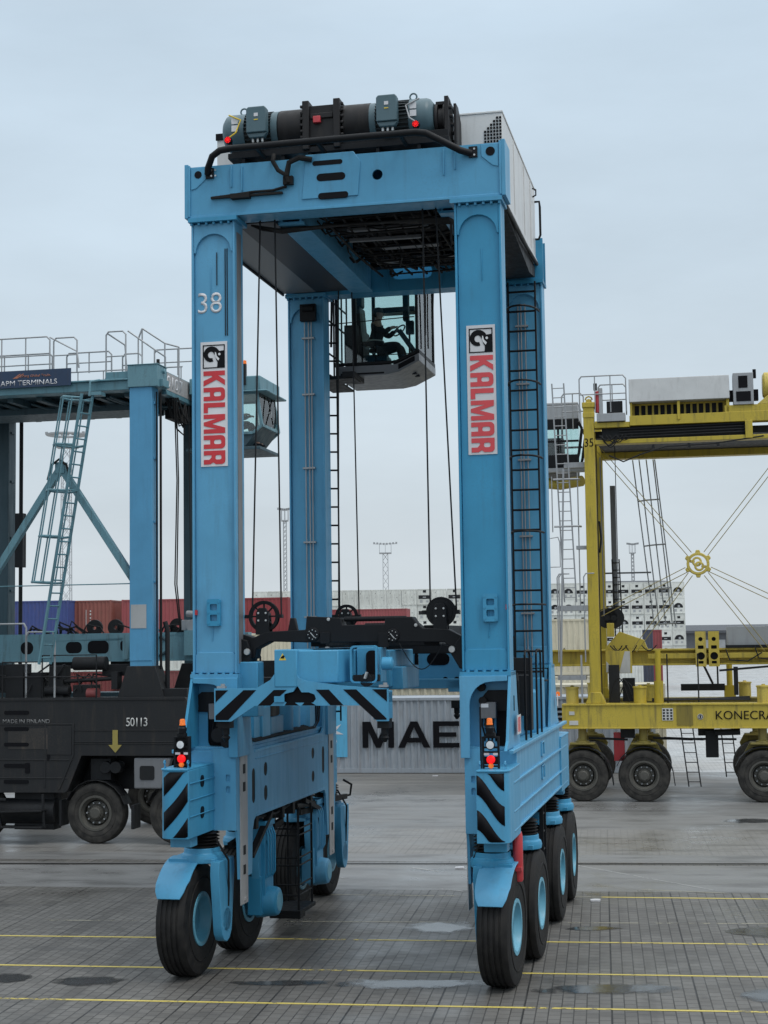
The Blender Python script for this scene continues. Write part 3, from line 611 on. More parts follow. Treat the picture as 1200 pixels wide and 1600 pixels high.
for cx, cz, r_ in ((-2.13, 11.34, .055), (2.13, 11.34, .065)): mb.prism(circ(cx, cz, r_), (0, -.0345, 0), X, Z, 0, .004)
mb.build('hole_shade', 'mark_black', fb)  # black discs and inserts paint the shade of the beam holes
mb = MB(); mb.plate([(-2.28, 10.66), (2.28, 10.66), (2.28, 11.42), (-2.28, 11.42)], [rrect(-.35, .35, 10.86, 11.1, .1), rrect(1.0, 1.4, 10.8, 11.0, .08)], (0, 5.12, 0), X, Z, -.02, .02)
mb.box(-2.28, 2.28, 5.14, 5.48, 10.66, 10.70); mb.box(-2.28, 2.28, 5.46, 5.5, 10.70, 11.42)
for x in (-.9, -.45, .5, 1.5): mb.box(x, x+.03, 5.08, 5.10, 10.68, 11.4)
mb.build('cross_beam', 'blue', carrier, .006)
for x0, x1 in ((-1.08, -.70), (1.30, 1.60)):
    mb = MB(); mb.box(x0, x1, .48, 5.08, 10.66, 10.70); mb.box(x0+.03, x0+.06, .48, 5.08, 10.70, 11.3); mb.box(x1-.06, x1-.03, .48, 5.08, 10.70, 11.3); mb.box(x0, x1, .48, 5.08, 11.3, 11.34)
    for k in range(9): mb.box(x0-.04, x0+.0, .6+.5*k, .63+.5*k, 10.72, 11.2)
    mb.build('girder', 'blue', carrier, .005)
mb = MB(); mb.box(-2.30, -1.72, .50, 5.06, 10.72, 10.75); mb.build('deck_plate', 'perf', carrier); mb = MB(); mb.box(-1.715, -1.14, .50, 5.06, 10.715, 10.745); mb.build('deck_plate', 'perf_dark', carrier)  # second sheet coloured darker to stand in for underside shade
mb = MB(); mb.box(-2.33, -2.30, .50, 5.06, 10.68, 10.86); mb.box(-2.0, -1.2, .52, 1.3, 10.80, 11.4); mb.build('deck_frame', 'dark', carrier)
# machinery hung in the bay between the girders
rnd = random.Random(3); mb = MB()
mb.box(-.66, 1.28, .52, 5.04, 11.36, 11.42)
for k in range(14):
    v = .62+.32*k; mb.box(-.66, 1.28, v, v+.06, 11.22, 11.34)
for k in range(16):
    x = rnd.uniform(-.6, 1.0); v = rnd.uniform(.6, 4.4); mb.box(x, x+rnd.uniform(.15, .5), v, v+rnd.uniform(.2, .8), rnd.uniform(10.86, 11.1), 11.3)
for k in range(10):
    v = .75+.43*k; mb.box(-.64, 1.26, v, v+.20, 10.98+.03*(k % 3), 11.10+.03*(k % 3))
mb.build('machinery_bay', 'mark_black', carrier, .004)  # near-black colour also carries the deep shade under the top frame
mb = MB()
for k in range(34):
    x = rnd.uniform(-.65, 1.25); v = rnd.uniform(.5, 3.6); z = rnd.uniform(10.70, 10.92); L = rnd.uniform(.6, 1.6)
    if k % 2: mb.tube([(x, v, z+.1), (x, v+.1, z), (x+rnd.uniform(-.2, .2), v+L, z), (x+rnd.uniform(-.2, .2), v+L+.15, z+.12)], rnd.uniform(.010, .02), 6)
    else: mb.tube([(max(-.66, x-L), v, z+.05), (max(-.6, x-L*.6), v+.05, z-.03), (x, v+.1, z), (x+.1, v+.2, z+.1)], rnd.uniform(.010, .02), 6)
for k in range(9): mb.tube([(-.6+.05*k, .6+.45*k, 10.80), (-.2, .62+.45*k, 10.74), (.9, .64+.45*k, 10.76), (1.2, .7+.45*k, 10.84)], .018, 6)
for k in range(7): mb.tube([(-.5+.26*k, .6, 10.86), (-.48+.26*k, 1.6, 10.78), (-.5+.26*k, 3.0, 10.80), (-.46+.26*k, 4.8, 10.86)], .02, 6)
for k in range(8): mb.tube([(-1.5+.02*k, .5, 10.69-.01*k), (-1.1, .56+.03*k, 10.62), (-.5+.1*k, .62+.03*k, 10.64+.01*k), (1.4, .7+.05*k, 10.66), (1.55, 1.2+.1*k, 10.7)], .016, 6)
for k in range(5): mb.tube([(1.56-.04*k, .9, 10.68), (1.5-.06*k, 1.8, 10.6), (1.48, 2.6+.2*k, 10.64), (1.56, 3.4+.2*k, 10.7)], .018, 6)
mb.build('cable', 'rubber', carrier)
mb = MB()
for v, x0, x1 in ((1.5, -.3, .95), (2.6, .0, .9), (3.4, .4, 1.2), (3.5, -.3, .1)): mb.box(x0, x1, v, v+.16, 10.78, 10.82)
mb.beam((-.35, 1.9, 10.74), (.75, 2.0, 10.76), .07, .05)
mb.build('bracing_bar', 'cabgrey', carrier, .004)
# enclosures left and right of the bay
def cabinet(x0, x1, z0, v0):
    mb = MB(); mb.box(x0, x1, v0, 5.12, z0, 12.26); mb.box(min(x0, x1)-.012, max(x0, x1)+.012, v0-.012, 5.13, 12.26, 12.29)
    for v in (v0+1.25, v0+2.5, v0+3.35): mb.box(max(x0, x1)-.004, max(x0, x1)+.014, v, v+.03, z0+.03, 12.24)
    mb.box(max(x0, x1), max(x0, x1)+.03, v0, 5.12, z0-.03, z0+.05)
    c = mb.build('machinery_cabinet', 'white', carrier, .006)
    return c
rc = cabinet(1.52, 2.16, 10.98, 1.05); lc = cabinet(-2.20, -1.30, 10.80, 1.05)
mb = MB()
for j in range(16):
    for k in range(0, min(j+2, 6)): mb.box(2.12-.045*k, 2.15-.045*k, 1.036, 1.048, 12.2-.05*j-.03, 12.2-.05*j)
for j in range(5):
    for k in range(j+1): mb.box(1.56+.04*k, 1.585+.04*k, 1.036, 1.048, 11.72-.05*j-.03, 11.72-.05*j)
mb.build('vent_grille', 'mark_black', rc)
mb = MB(); mb.tube([(2.18, 4.9, 11.35), (2.24, 4.9, 11.35), (2.27, 4.9, 11.42), (2.27, 4.9, 11.9), (2.26, 4.9, 12.0), (2.18, 4.9, 12.0)], .02, 8); mb.tube([(2.18, 4.6, 12.0), (2.24, 4.6, 12.03), (2.24, 4.6, 12.12), (2.18, 4.6, 12.15)], .014, 6); mb.build('handle', 'black', rc)
mb = MB(); mb.box(1.62, 2.12, 1.1, 5.05, 10.90, 10.97); mb.prism([(1.1, 10.9), (5.0, 10.9), (5.0, 10.72), (4.2, 10.62)], (1.9, 0, 0), Y, Z, -.25, .25); mb.tube([(2.16, 1.3, 10.92), (2.2, 3, 10.84), (2.2, 4.9, 10.92)], .03, 8); mb.build('cabinet_base', 'dark', rc)
mb = MB(); mb.box(-2.215, -1.28, 1.03, 1.06, 12.20, 12.30); mb.build('roof_edge', 'mark_black', lc)

# --- hoist drive on the front beam
MV, MZ, MR = .42, 12.04, .285
hm = empty('hoist_machinery', (-.04, 0, 0), 0, carrier)
def hmotor(s, xc, L):
    mb = MB(); e = xc+s*L/2; i = xc-s*L/2
    mb.lathe([(0, 0), (0, MR*.7), (.05, MR*.93), (.10, MR), (.34, MR), (.345, MR*.96)], (e, MV, MZ), (-s, 0, 0), 40)
    mb.lathe([(0, 0), (0, MR*.98), (.10, MR*.98), (.10, 0)], (i, MV, MZ), (s, 0, 0), 40)
    m_ = mb.build('motor', 'motor', hm, .004)
    mb = MB(); a, b = sorted((e-s*.34, i+s*.09)); mb.lathe([(0, 0), (0, MR*.86), (b-a, MR*.86), (b-a, 0)], (a, MV, MZ), X, 40)
    for k in range(30):
        t = PI*(.0+2*k/30); c_, s_ = math.cos(t), math.sin(t); mb.beam((a, MV+MR*.92*c_, MZ+MR*.92*s_), (b, MV+MR*.92*c_, MZ+MR*.92*s_), .012, .05, Vector((0, c_, s_)))
    mb.build('cooling_fin', 'motor_fin', m_)
    xb = xc-s*.16; mb = MB(); mb.prism([(-.15, -.13), (.15, -.13), (.15, .22), (.12, .25), (-.12, .25), (-.15, .22)], (xb, MV-MR-.06, MZ), X, Z, -.04, .09); mb.prism([(-.15, -.13), (.15, -.13), (.11, -.2), (-.11, -.2)], (xb, MV-MR-.06, MZ), X, Z, -.04, .06)
    jb = mb.build('terminal_box', 'motor', m_, .012)
    mb = MB(); mb.box(xb-.03, xb+.03, MV-MR-.156, MV-MR-.149, MZ+.10, MZ+.15); mb.build('sticker', 'decal', jb)
    mb = MB(); mb.box(xb-.03, xb+.03, MV-MR-.156, MV-MR-.149, MZ+.045, MZ+.06); mb.build('warning_sticker', 'yellow_mark', jb)
    mb = MB()
    for k in range(3): mb.cyl((xb-.07+.07*k, MV-MR-.06, MZ-.19), (xb-.07+.07*k, MV-MR-.06, MZ-.25), .02, 8); mb.tube([(xb-.07+.07*k, MV-MR-.06, MZ-.24), (xb-.07+.07*k, MV-MR-.04, MZ-.34)], .014, 6)
    mb.build('cable_gland', 'steel', jb)
    xs = xc+s*.20; mb = MB(); mb.box(xs-.05, xs+.045, MV-MR-.02, MV-MR-.012, MZ+.06, MZ+.15); mb.box(xs-.05, xs+.045, MV-MR-.02, MV-MR-.012, MZ-.05, MZ+.04); mb.build('rating_plate', 'decal', m_)
    mb = MB(); xe = xc+s*.15; mb.tube([(xe+.05*math.cos(t), MV, MZ+MR+.05+.05*math.sin(t)) for t in (2*PI*k/14 for k in range(14))], .013, 8, closed=True); mb.cyl((xe, MV, MZ+MR-.03), (xe, MV, MZ+MR+.01), .025, 8); mb.build('lifting_eye', 'motor', m_)
    mb = MB(); mb.tube([(xs+s*.09, MV-MR-.01, MZ+.2), (xs-s*.1, MV-MR-.05, MZ+.1), (xs-s*.04, MV-MR-.1, MZ-.1), (xs+s*.09, MV-MR-.13, MZ-.2)], .012, 6); mb.build('cable', 'yellow_mark' if s < 0 else 'zinc', m_)
    lx = xs+s*.06; mb = MB(); mb.lathe([(-.03, 0), (-.03, .05), (.0, .056), (.03, .056)], (lx, MV-MR-.14, MZ-.22), Y, 24); mb.box(lx-.02, lx+.02, MV-MR-.12, MV-MR, MZ-.26, MZ-.2); tl = mb.build('tail_light_housing', 'black', m_)
    mb = MB()
    for rr_, nn in ((0, 1), (.020, 6), (.038, 10)):
        for k in range(nn): t = 2*PI*k/nn; mb.lathe([(-.009, 0), (-.007, .007), (0, .0095)], (lx+rr_*math.cos(t), MV-MR-.172, MZ-.22+rr_*math.sin(t)), Y, 8)
    mb.lathe([(-.002, 0), (-.002, .012), (.0, .013)], (lx, MV-MR-.172, MZ-.22), Y, 24); mb.build('tail_light', 'led_red', tl)
hmotor(-1, -1.38, .84); hmotor(1, .86, .92)
mb = MB(); mb.lathe([(0, 0), (0, .26), (.03, .285), (.37, .285), (.37, 0)], (-.97, MV, MZ), X, 40); mb.build('coupling_drum', 'drum', hm, .004); mb = MB(); mb.lathe([(0, 0), (0, .285), (.38, .285), (.41, .26), (.41, 0)], (.02, MV, MZ), X, 40); mb.build('coupling_drum', 'drum', hm, .004)
mb = MB(); mb.box(-.57, -.01, MV-.24, MV+.24, MZ-.32, MZ+.25)
for x in (-.57, -.11): mb.box(x, x+.10, MV-.30, MV+.30, MZ-.40, MZ+.315)
for k in range(6):
    for x in (-.60, .0): mb.box(x, x+.04, MV-.31, MV-.26, MZ-.24+.09*k, MZ-.20+.09*k)
mb.box(-.46, -.12, MV-.27, MV-.235, MZ+.05, MZ+.13); gb = mb.build('gearbox', 'drum', hm, .01)
mb = MB(); mb.box(-.41, -.30, MV-.30, MV-.24, MZ-.02, MZ+.08); mb.build('sensor_cap', 'red', gb, .01)
mb = MB(); mb.lathe([(0, 0), (0, .25), (.04, .25), (.05, .19), (.11, .19), (.12, .25), (.15, .25), (.15, 0)], (1.33, MV+.1, MZ-.02), X, 32); mb.box(1.34, 1.55, MV-.05, MV+.4, MZ+.17, MZ+.22); mb.prism([(-.2, -.4), (.25, -.4), (.25, .1), (.0, .26), (-.2, .26)], (1.51, MV+.05, MZ), Y, Z, -.03, .03); mb.prism([(-.2, -.4), (.25, -.4), (.25, .1), (.0, .26), (-.2, .26)], (1.60, MV+.25, MZ-.05), Y, Z, -.02, .02)
for k in range(5): mb.cyl((1.5, MV-.1+.08*k, MZ+.1-.1*k), (1.58, MV-.1+.08*k, MZ+.1-.1*k), .03, 8)
mb.build('brake_unit', 'drum', hm, .006)
mb = MB(); mb.box(-1.7, 1.56, MV-.26, MV+.26, 11.60, 11.68); mb.box(-1.66, 1.54, MV-.2, MV+.2, 11.68, 11.80)
for x in (-1.5, -.9, -.5, .0, .5, 1.1, 1.5): mb.box(x, x+.05, MV-.24, MV+.24, 11.44, 11.60)
mb.build('motor_bed', 'black', hm, .004)
mb = MB(); gy = -.20
mb.tube([(-1.98, -.04, 11.34), (-1.95, -.12, 11.40), (-1.86, gy, 11.54), (-1.74, gy-.02, 11.61), (-1.58, gy-.02, 11.625), (0, gy-.02, 11.635), (1.12, gy-.02, 11.635), (1.26, gy-.02, 11.61), (1.42, gy, 11.52), (1.72, -.12, 11.36), (1.86, -.04, 11.33)], .049, 12)
for x in (-1.98, 1.86): mb.box(x-.03, x+.09, -.06, -.022, 11.27, 11.42)
for x in (-1.2, -.3, .9): mb.tube([(x, gy-.02, 11.62), (x, .2, 11.60)], .035, 8)
gr = mb.build('guard_bar', 'black', carrier)
mb = MB()
for x in (-1.92, -1.86, 1.91): mb.cyl((x, -.066, 11.385), (x, -.055, 11.385), .014, 8); mb.cyl((x, -.066, 11.30), (x, -.055, 11.30), .014, 8)
mb.build('bolt', 'steel', gr)
mb = MB(); mb.tube([(-1.0, .0, 11.55), (-.98, -.12, 11.42), (-.9, -.13, 11.28), (-.78, -.12, 11.2), (-.76, -.1, 11.1)], .032, 8); mb.tube([(-.42, -.06, 11.42), (-.6, -.12, 11.44), (-.74, -.13, 11.38), (-.78, -.12, 11.2)], .04, 8); mb.box(-.84, -.70, -.1, -.03, 11.08, 11.2)
mb.tube([(-.8, -.06, 11.06), (-1.0, -.05, 11.02), (-1.3, -.05, 11.02), (-1.7, -.05, 10.99), (-1.92, -.05, 10.98)], .02, 6); mb.box(-1.93, -.86, -.07, -.03, 10.96, 10.99); mb.box(-1.62, -1.34, -.12, -.02, 10.93, 11.0); mb.build('cable', 'rubber', fb)

# --- ladders on the rear columns
lad = ladder('ladder', carrier, (1.93, 4.86, 3.2), (1.93, 4.86, 10.62), X, .46, M['black'], .33, .026)
mb = MB()
for z in (3.9, 5.15, 6.35, 7.6, 8.85, 10.1):
    mb.tube([(1.70+.0*k, 4.84, z) for k in (0,)]+[(1.95+.27*math.cos(t), 4.84-.55*math.sin(t), z) for t in (PI-PI*k/10 for k in range(11))], .018, 6)
for t in (.9, 1.57, 2.2): mb.cyl((1.95+.27*math.cos(t), 4.84-.55*math.sin(t), 6.35), (1.95+.27*math.cos(t), 4.84-.55*math.sin(t), 6.36), .012, 6)
mb.build('safety_hoop', 'black', lad)
ladder('ladder', carrier, (-1.62, 5.62, 3.2), (-1.62, 5.62, 10.4), (1, .3, 0), .24, M['black'], .32, .024)
mb = MB(); mb.box(-2.0, -1.72, 4.98, 5.09, 10.2, 10.5); mb.cyl((-1.95, 4.97, 10.42), (-1.75, 4.97, 10.42), .06, 12); mb.build('cable_guide', 'black', carrier, .004)
# hoist ropes
for pts in (((-1.33, .4, 10.75), (-1.49, .4, 4.98)), ((-1.11, .4, 10.75), (-1.06, .4, 4.98)), ((1.08, .4, 10.75), (1.10, .4, 4.98)), ((1.27, .4, 10.75), (1.47, .4, 4.98)), ((-1.06, 5.0, 10.7), (-1.00, 5.0, 5.05)), ((-1.30, 5.0, 10.7), (-1.36, 5.0, 5.05)), ((1.0, 5.0, 10.7), (1.04, 5.0, 5.05)), ((1.26, 5.0, 10.7), (1.40, 5.0, 5.05))):
    mb = MB(); mb.cyl(pts[0], pts[1], .0125, 6); mb.build('hoist_rope', 'dark', carrier)

# --- operator cab under the rear of the top frame
cab = empty('cab', (-.07, 0, .26), 0, carrier); CV0, CV1 = 5.92, 7.5
side = [(-1.50, 9.30), (-.42, 9.30), (-.02, 9.47), (-.02, 10.95), (-1.50, 10.95)]
mb = MB()
for v in (CV0, CV1):
    for (a, b), (c2, d2) in zip(side, side[1:]+side[:1]): mb.beam((a, v, b), (c2, v, d2), .05, .06, Y)
    mb.beam((-1.16, v, 9.3), (-1.16, v, 10.95), .06, .07, Y)
for a, b in side: mb.beam((a, CV0, b), (a, CV1, b), .08, .08)
mb.build('frame', 'black', cab, .006)
mb = MB(); mb.prism([(-1.52, 9.08), (-.60, 9.08), (-.36, 9.12), (0.02, 9.30), (0.02, 9.44), (-.40, 9.26), (-1.52, 9.26)], (0, (CV0+CV1)/2, 0), X, Z, -(CV1-CV0)/2-.03, (CV1-CV0)/2+.03); fl_ = mb.build('floor_pan', 'cabgrey', cab, .01)
mb = MB(); mb.prism([(-.36, 9.16), (-.06, 9.30), (-.06, 9.39), (-.36, 9.25)], (0, CV0-.034, 0), X, Z, 0, .006); mb.box(-1.42, -.62, CV0-.036, CV0-.03, 9.10, 9.13); mb.build('vent_slot', 'mark_black', fl_)
mb = MB(); mb.box(-1.56, .04, CV0-.04, CV1+.04, 10.97, 11.06); mb.build('roof', 'dark', cab, .01)
for nm, pr in (('window_pane', None),):
    for v in (CV0, CV1):
        mb = MB(); mb.prism([(-1.48, 9.32), (-.43, 9.32), (-.04, 9.48), (-.04, 10.93), (-1.48, 10.93)], (0, v, 0), X, Z, -.004, .004); mb.build(nm, 'glass', cab)
    mb = MB(); mb.box(-.024, -.016, CV0+.05, CV1-.05, 9.5, 10.93); mb.build(nm, 'glass', cab)
    mb = MB(); mb.prism([(-.43, 9.30), (-.40, 9.30), (-.01, 9.48), (-.02, 9.49)], (0, (CV0+CV1)/2, 0), X, Z, -.7, .7); mb.build('foot_plate', 'dark', cab)
st = MB(); st.box(-1.18, -.70, 6.45, 6.95, 9.42, 9.56); st.prism([(-1.24, 9.5), (-1.12, 9.5), (-1.20, 10.5), (-1.34, 10.5)], (0, 6.7, 0), X, Z, -.26, .26); st.box(-1.3, -1.18, 6.55, 6.85, 10.5, 10.72); st.box(-1.1, -.78, 6.5, 6.9, 9.28, 9.42)
st.box(-1.15, -.72, 6.3, 6.42, 9.70, 9.78); st.box(-1.15, -.72, 6.98, 7.1, 9.70, 9.78); st.build('seat', 'black', cab, .03)
mb = MB(); mb.tube([(-.50+.0*t+.16*math.cos(t)*.62, 6.7+.19*math.sin(t), 10.03+.16*math.cos(t)*.55) for t in (2*PI*k/20 for k in range(20))], .014, 6, closed=True); mb.beam((-.50, 6.7, 10.03), (-.22, 6.7, 9.62), .07, .09); mb.beam((-.22, 6.7, 9.62), (-.30, 6.7, 9.36), .12, .1)
mb.beam((-.50, 6.52, 10.03), (-.50, 6.88, 10.03), .02, .02); mb.build('steering_wheel', 'black', cab)
mb = MB(); mb.box(-.32, -.22, 6.15, 6.3, 10.1, 10.62); mb.box(-.95, -.25, 6.9, 7.2, 10.42, 10.52); mb.box(-.28, -.14, 6.2, 6.32, 9.86, 10.1); mb.cyl((-.22, 6.25, 9.4), (-.22, 6.25, 10.1), .02, 8); mb.box(-1.45, -1.2, 6.3, 7.3, 9.35, 10.1); mb.build('console', 'black', cab, .015)
mb = MB(); mb.tube([(0.02, 6.6, 10.9), (.06, 6.6, 10.85), (.05, 6.62, 10.1), (.05, 6.64, 9.65)], .014, 6); mb.tube([(.03, 7.2, 10.9), (.06, 7.2, 10.8), (.05, 7.1, 10.0)], .014, 6); mb.build('wiper', 'mark_black', cab)
mb = MB(); mb.tube([(.0+.12*math.cos(t), 5.86, 10.78+.12*math.sin(t)) for t in (2*PI*k/18 for k in range(18))], .016, 6, closed=True); mb.build('cable', 'rubber', cab)
mb = MB(); mb.tube([(-1.44, CV0-.03, 10.05), (-.06, CV0-.03, 10.10)], .010, 6); mb.tube([(-1.44, CV1+.03, 9.75), (-.06, CV1+.03, 9.75)], .010, 6); mb.build('grab_rail', 'black', cab)
mb = MB(); mb.box(-1.95, -1.10, 5.55, 6.1, 8.98, 9.04); mb.box(-1.30, -1.08, 5.5, 6.3, 9.0, 9.1); mb.box(-1.95, -1.54, 5.6, 7.4, 9.04, 9.08)
for z in (9.5, 10.1, 10.5): mb.tube([(-1.62, 5.7, z), (-1.62, 7.2, z)], .018, 6)
for v in (5.7, 6.2, 6.8, 7.2): mb.cyl((-1.62, v, 9.08), (-1.62, v, 10.9), .018, 6)
mb.tube([(-1.56, 5.75, 9.6), (-1.54, 5.75, 10.5), (-1.5, 5.75, 10.6), (-1.46, 5.75, 10.5), (-1.46, 5.75, 10.1)], .022, 8)
mb.build('platform', 'dark', cab, .003)
mb = MB(); mb.box(-.9, -.3, 5.5, 7.3, 11.06, 11.34); mb.box(-1.3, -1.1, 5.5, 7.0, 11.06, 11.30); mb.build('mount', 'dark', cab)

# small stickers on the sills
mb = MB(); mb.box(2.3195, 2.3225, .12, .50, 3.30, 3.56); stk = mb.build('sticker', 'decal', tw[(1, FRONT)])
mb = MB()
for k in range(4): mb.box(2.3225, 2.3245, .22+.06*k, .255+.06*k, 3.33, 3.53)
mb.box(2.3225, 2.3245, .16, .18, 3.34, 3.52); mb.build('marking', 'red_mark', stk)
mb = MB(); mb.box(2.3215, 2.3245, 5.35, 5.50, 3.45, 3.65); mb.build('sticker', 'decal', tw[(1, REAR)])
# ------------------------------------------------------------------ spreader hanging in the blue carrier
spr = empty('spreader', SCO0, -PHI)
tag(spr, 'blue container spreader with striped end bar, hanging on ropes under the new carrier', 'spreader')
SX = -.50                                             # side shift of the frame
def end_beam(v, front):
    mb = MB(); f = -1 if front else 1
    P = [(-1.22, 3.52), (-.98, 3.52), (-.64, 3.73), (.88, 3.73), (1.06, 3.52), (1.22, 3.52), (1.22, 3.95), (.55, 4.0), (.10, 4.06), (-.02, 4.10), (-.06, 4.18)]
    if front: P += [(-.06, 4.20), (-.36, 4.20), (-.36, 4.16), (-.42, 4.08), (-.62, 3.97), (-1.22, 3.97)]
    else: P = [(-1.22, 3.75), (1.22, 3.75), (1.24, 3.85), (1.24, 4.58), (-1.22, 4.58)]
    hs = [[(-.25, 3.80), (-.20, 3.77), (.18, 3.77), (.22, 3.82), (.20, 3.88), (.12, 3.91), (.02, 3.91), (-.04, 4.00), (-.10, 3.92), (-.22, 3.89)]] if front else [rrect(.58, .98, 4.15, 4.36, .10), circ(1.10, 3.9, .05), circ(.9, 3.9, .05), rrect(.36, .43, 3.98, 4.36, .03)]
    mb.plate([(SX+a, b) for a, b in P], [[(SX+a, b) for a, b in h] for h in hs], (0, v, 0), X, Z, -.02, .02)
    y0, y1 = sorted((v-f*.03, v-f*.34)); mb.box(SX-1.2, SX+1.2, y0, y1, 3.76, 3.92)
    for x in (-1.2, 1.0): mb.box(SX+x, SX+x+.2, y0, y1, 3.54 if front else 3.7, 3.9)
    e = mb.build('end_beam', 'blue', spr, .006)
    mb = MB()
    for h in hs: mb.prism([(SX+a, b) for a, b in h], (0, v-f*.025, 0), X, Z, -.003, .003)
    mb.build('hole_shade', 'mark_black', e)  # cut-outs filled with black in place of their inner shade
    mb = MB()
    for x in (-1.12, 1.12): mb.box(SX+x-.08, SX+x+.08, y0+.05, y1-.05, 3.42, 3.55); mb.lathe([(0, .05), (.10, .05), (.10, .035), (.14, .06), (.20, .02), (.20, 0)], (SX+x, (y0+y1)/2, 3.43), -Z, 14)
    mb.build('twist_lock', 'dark', e)
    if front:
        mb = MB(); zt, zb = 3.945, 3.735
        def bars(pts): mb.prism([(SX+a, b) for a, b in pts], (0, v-.0205, 0), X, Z, 0, .004)
        bars([(-1.20, 3.945), (-1.02, 3.945), (-1.20, 3.78)])
        bars([(-1.20, 3.54), (-1.02, 3.54), (-.83, 3.735), (-.62, 3.945), (-.80, 3.945), (-1.20, 3.60)])
        bars([(-.60, 3.735), (-.42, 3.735), (-.19, 3.945), (-.37, 3.945)])
        bars([(-.22, 3.735), (-.02, 3.735), (-.08, 3.775), (-.19, 3.775)]); bars([(.02, 3.735), (.22, 3.735), (.15, 3.775), (.06, 3.775)])
        bars([(.22, 3.945), (.40, 3.945), (.60, 3.735), (.42, 3.735)])
        bars([(.60, 3.945), (.78, 3.945), (1.19, 3.56), (1.19, 3.54), (1.04, 3.54), (.80, 3.76)])
        bars([(1.0, 3.945), (1.20, 3.945), (1.20, 3.78)])
        mb.build('hazard_marking', 'mark_black', e)
        mb = MB(); mb.prism([(SX-.31, 4.335), (SX-.17, 4.335), (SX-.24, 4.46)], (0, v-.025, 0), X, Z, 0, .003); w = mb.build('warning_sign', 'mark_black', e)
        mb = MB(); mb.prism([(SX-.292, 4.345), (SX-.188, 4.345), (SX-.24, 4.44)], (0, v-.029, 0), X, Z, 0, .003); y = mb.build('field', 'yellow_mark', w)
        mb = MB(); mb.prism([(SX-.27, 4.37), (SX-.22, 4.37), (SX-.21, 4.40), (SX-.23, 4.415), (SX-.26, 4.39)], (0, v-.033, 0), X, Z, 0, .002); mb.build('pictogram', 'mark_black', w)
        mb = MB()
        for x in (-1.14, 1.14): mb.box(SX+x-.06, SX+x+.06, v+.03, v+.1, 3.97, 4.0); mb.cyl((SX+x+.02, v+.06, 4.0), (SX+x+.02, v+.06, 4.03), .03, 10)
        mb.build('sensor', 'zinc', e)
        mb = MB(); mb.box(SX-.36, SX-.22, v-.045, v-.022, 3.78, 3.86); mb.build('cover_plate', 'blue', e)
    return e
end_beam(-.50, True); end_beam(5.72, False)
mb = MB(); mb.box(SX-.36, SX-.04, -.53, 5.6, 3.98, 4.49); mb.prism([(-.40, -.53), (.42, -.30), (.60, .25), (.60, .6), (-.40, .6)], (SX+.06, 0, 0), X, Y, 4.03, 4.475)
mb.box(SX-.46, SX+.75, 1.8, 3.6, 3.9, 4.45); mb.box(SX-.9, SX+.9, 2.0, 3.3, 3.86, 4.2)
mb.box(SX-1.12, SX-.80, .15, .45, 3.55, 4.32); fr = mb.build('main_frame', 'blue', spr, .015)
mb = MB(); mb.plate(rrect(.60, .98, 4.02, 4.53, .06), [rrect(.625, .955, 4.04, 4.505, .05)], (SX+.02, -.14, 0), X, Z, -.06, .06); mb.box(SX+.64, SX+.98, .12, .5, 4.02, 4.5); mb.lathe([(-.1, 0), (-.1, .09), (.04, .09), (.06, .05), (.06, 0)], (SX+1.15, -.1, 4.28), X, 20); mb.build('slew_housing', 'blue', spr, .01)
mb = MB(); mb.prism(rrect(.76, .93, 4.06, 4.46, .07), (SX+.02, .11, 0), X, Z, 0, .02); mb.build('recess_shade', 'mark_black', spr)  # black fill standing in for shade inside the housing opening
mb = MB(); mb.box(SX+.66, SX+1.02, -.19, -.08, 4.04, 4.13); mb.cyl((SX+.84, -.2, 4.06), (SX+.84, -.06, 4.06), .09, 18); mb.tube([(.72+.62*k/14, .25, 4.55-.36*math.sin(PI*k/14)) for k in range(15)], .008, 6); mb.build('actuator', 'black', spr, .006)
mb = MB(); mb.cyl((SX+.83, -.21, 4.08), (SX+.86, -.21, 4.17), .022, 8); mb.build('hose_coupling', 'steel', spr)
# black headblock
mb = MB(); f0, f1 = .28, .55
mb.prism([(-1.60, 4.36), (-1.38, 4.36), (-1.36, 4.50), (-1.16, 4.60), (-.62, 4.58), (1.35, 4.56), (1.50, 4.42), (1.62, 4.22), (1.62, 4.62), (1.40, 4.74), (1.05, 4.76), (.95, 4.84), (.90, 4.92), (.52, 4.92), (.50, 4.82), (-.10, 4.82), (-.12, 4.92), (-.62, 4.95), (-.64, 4.76), (-1.22, 4.74), (-1.40, 4.66), (-1.60, 4.72)], (0, .42, 0), X, Z, -.13, .13)
mb.prism([(-1.60, 4.36), (1.60, 4.36), (1.60, 4.72), (-1.60, 4.72)], (0, 5.0, 0), X, Z, -.13, .13)
for x in (-.62, 1.02): mb.box(x, x+.22, .5, 4.9, 4.52, 4.80)
mb.box(-.3, 1.0, 2.2, 3.2, 4.5, 4.75); mb.box(-.1, .5, .32, .52, 4.66, 4.80)
mb.cyl((-.1, .40, 4.90), (.80, .40, 4.90), .035, 12); mb.cyl((.2, .40, 4.79), (.55, .40, 4.79), .05, 12)
hb = mb.build('headblock', 'black', spr, .012)
mb = MB()
for x, z in ((-.53, 4.69), (.62, 4.66)):
    mb.lathe([(-.02, 0), (-.02, .09), (.0, .10), (.02, .10)], (x, .29, z), Y, 24)
mb.box(-.42, -.28, .27, .30, 4.56, 4.72); mb.box(.42, .56, .25, .30, 4.5, 4.70); lk_ = mb.build('locking_hub', 'black', hb, .004)
mb = MB()
for x, z in ((-.53, 4.69), (.62, 4.66)):
    for k in range(8): t = 2*PI*k/8; mb.lathe([(-.014, 0), (-.012, .007), (0, .009)], (x+.065*math.cos(t), .27, z+.065*math.sin(t)), Y, 8)
    mb.beam((x-.03, .266, z+.03), (x+.03, .266, z-.04), .012, .006, Y)
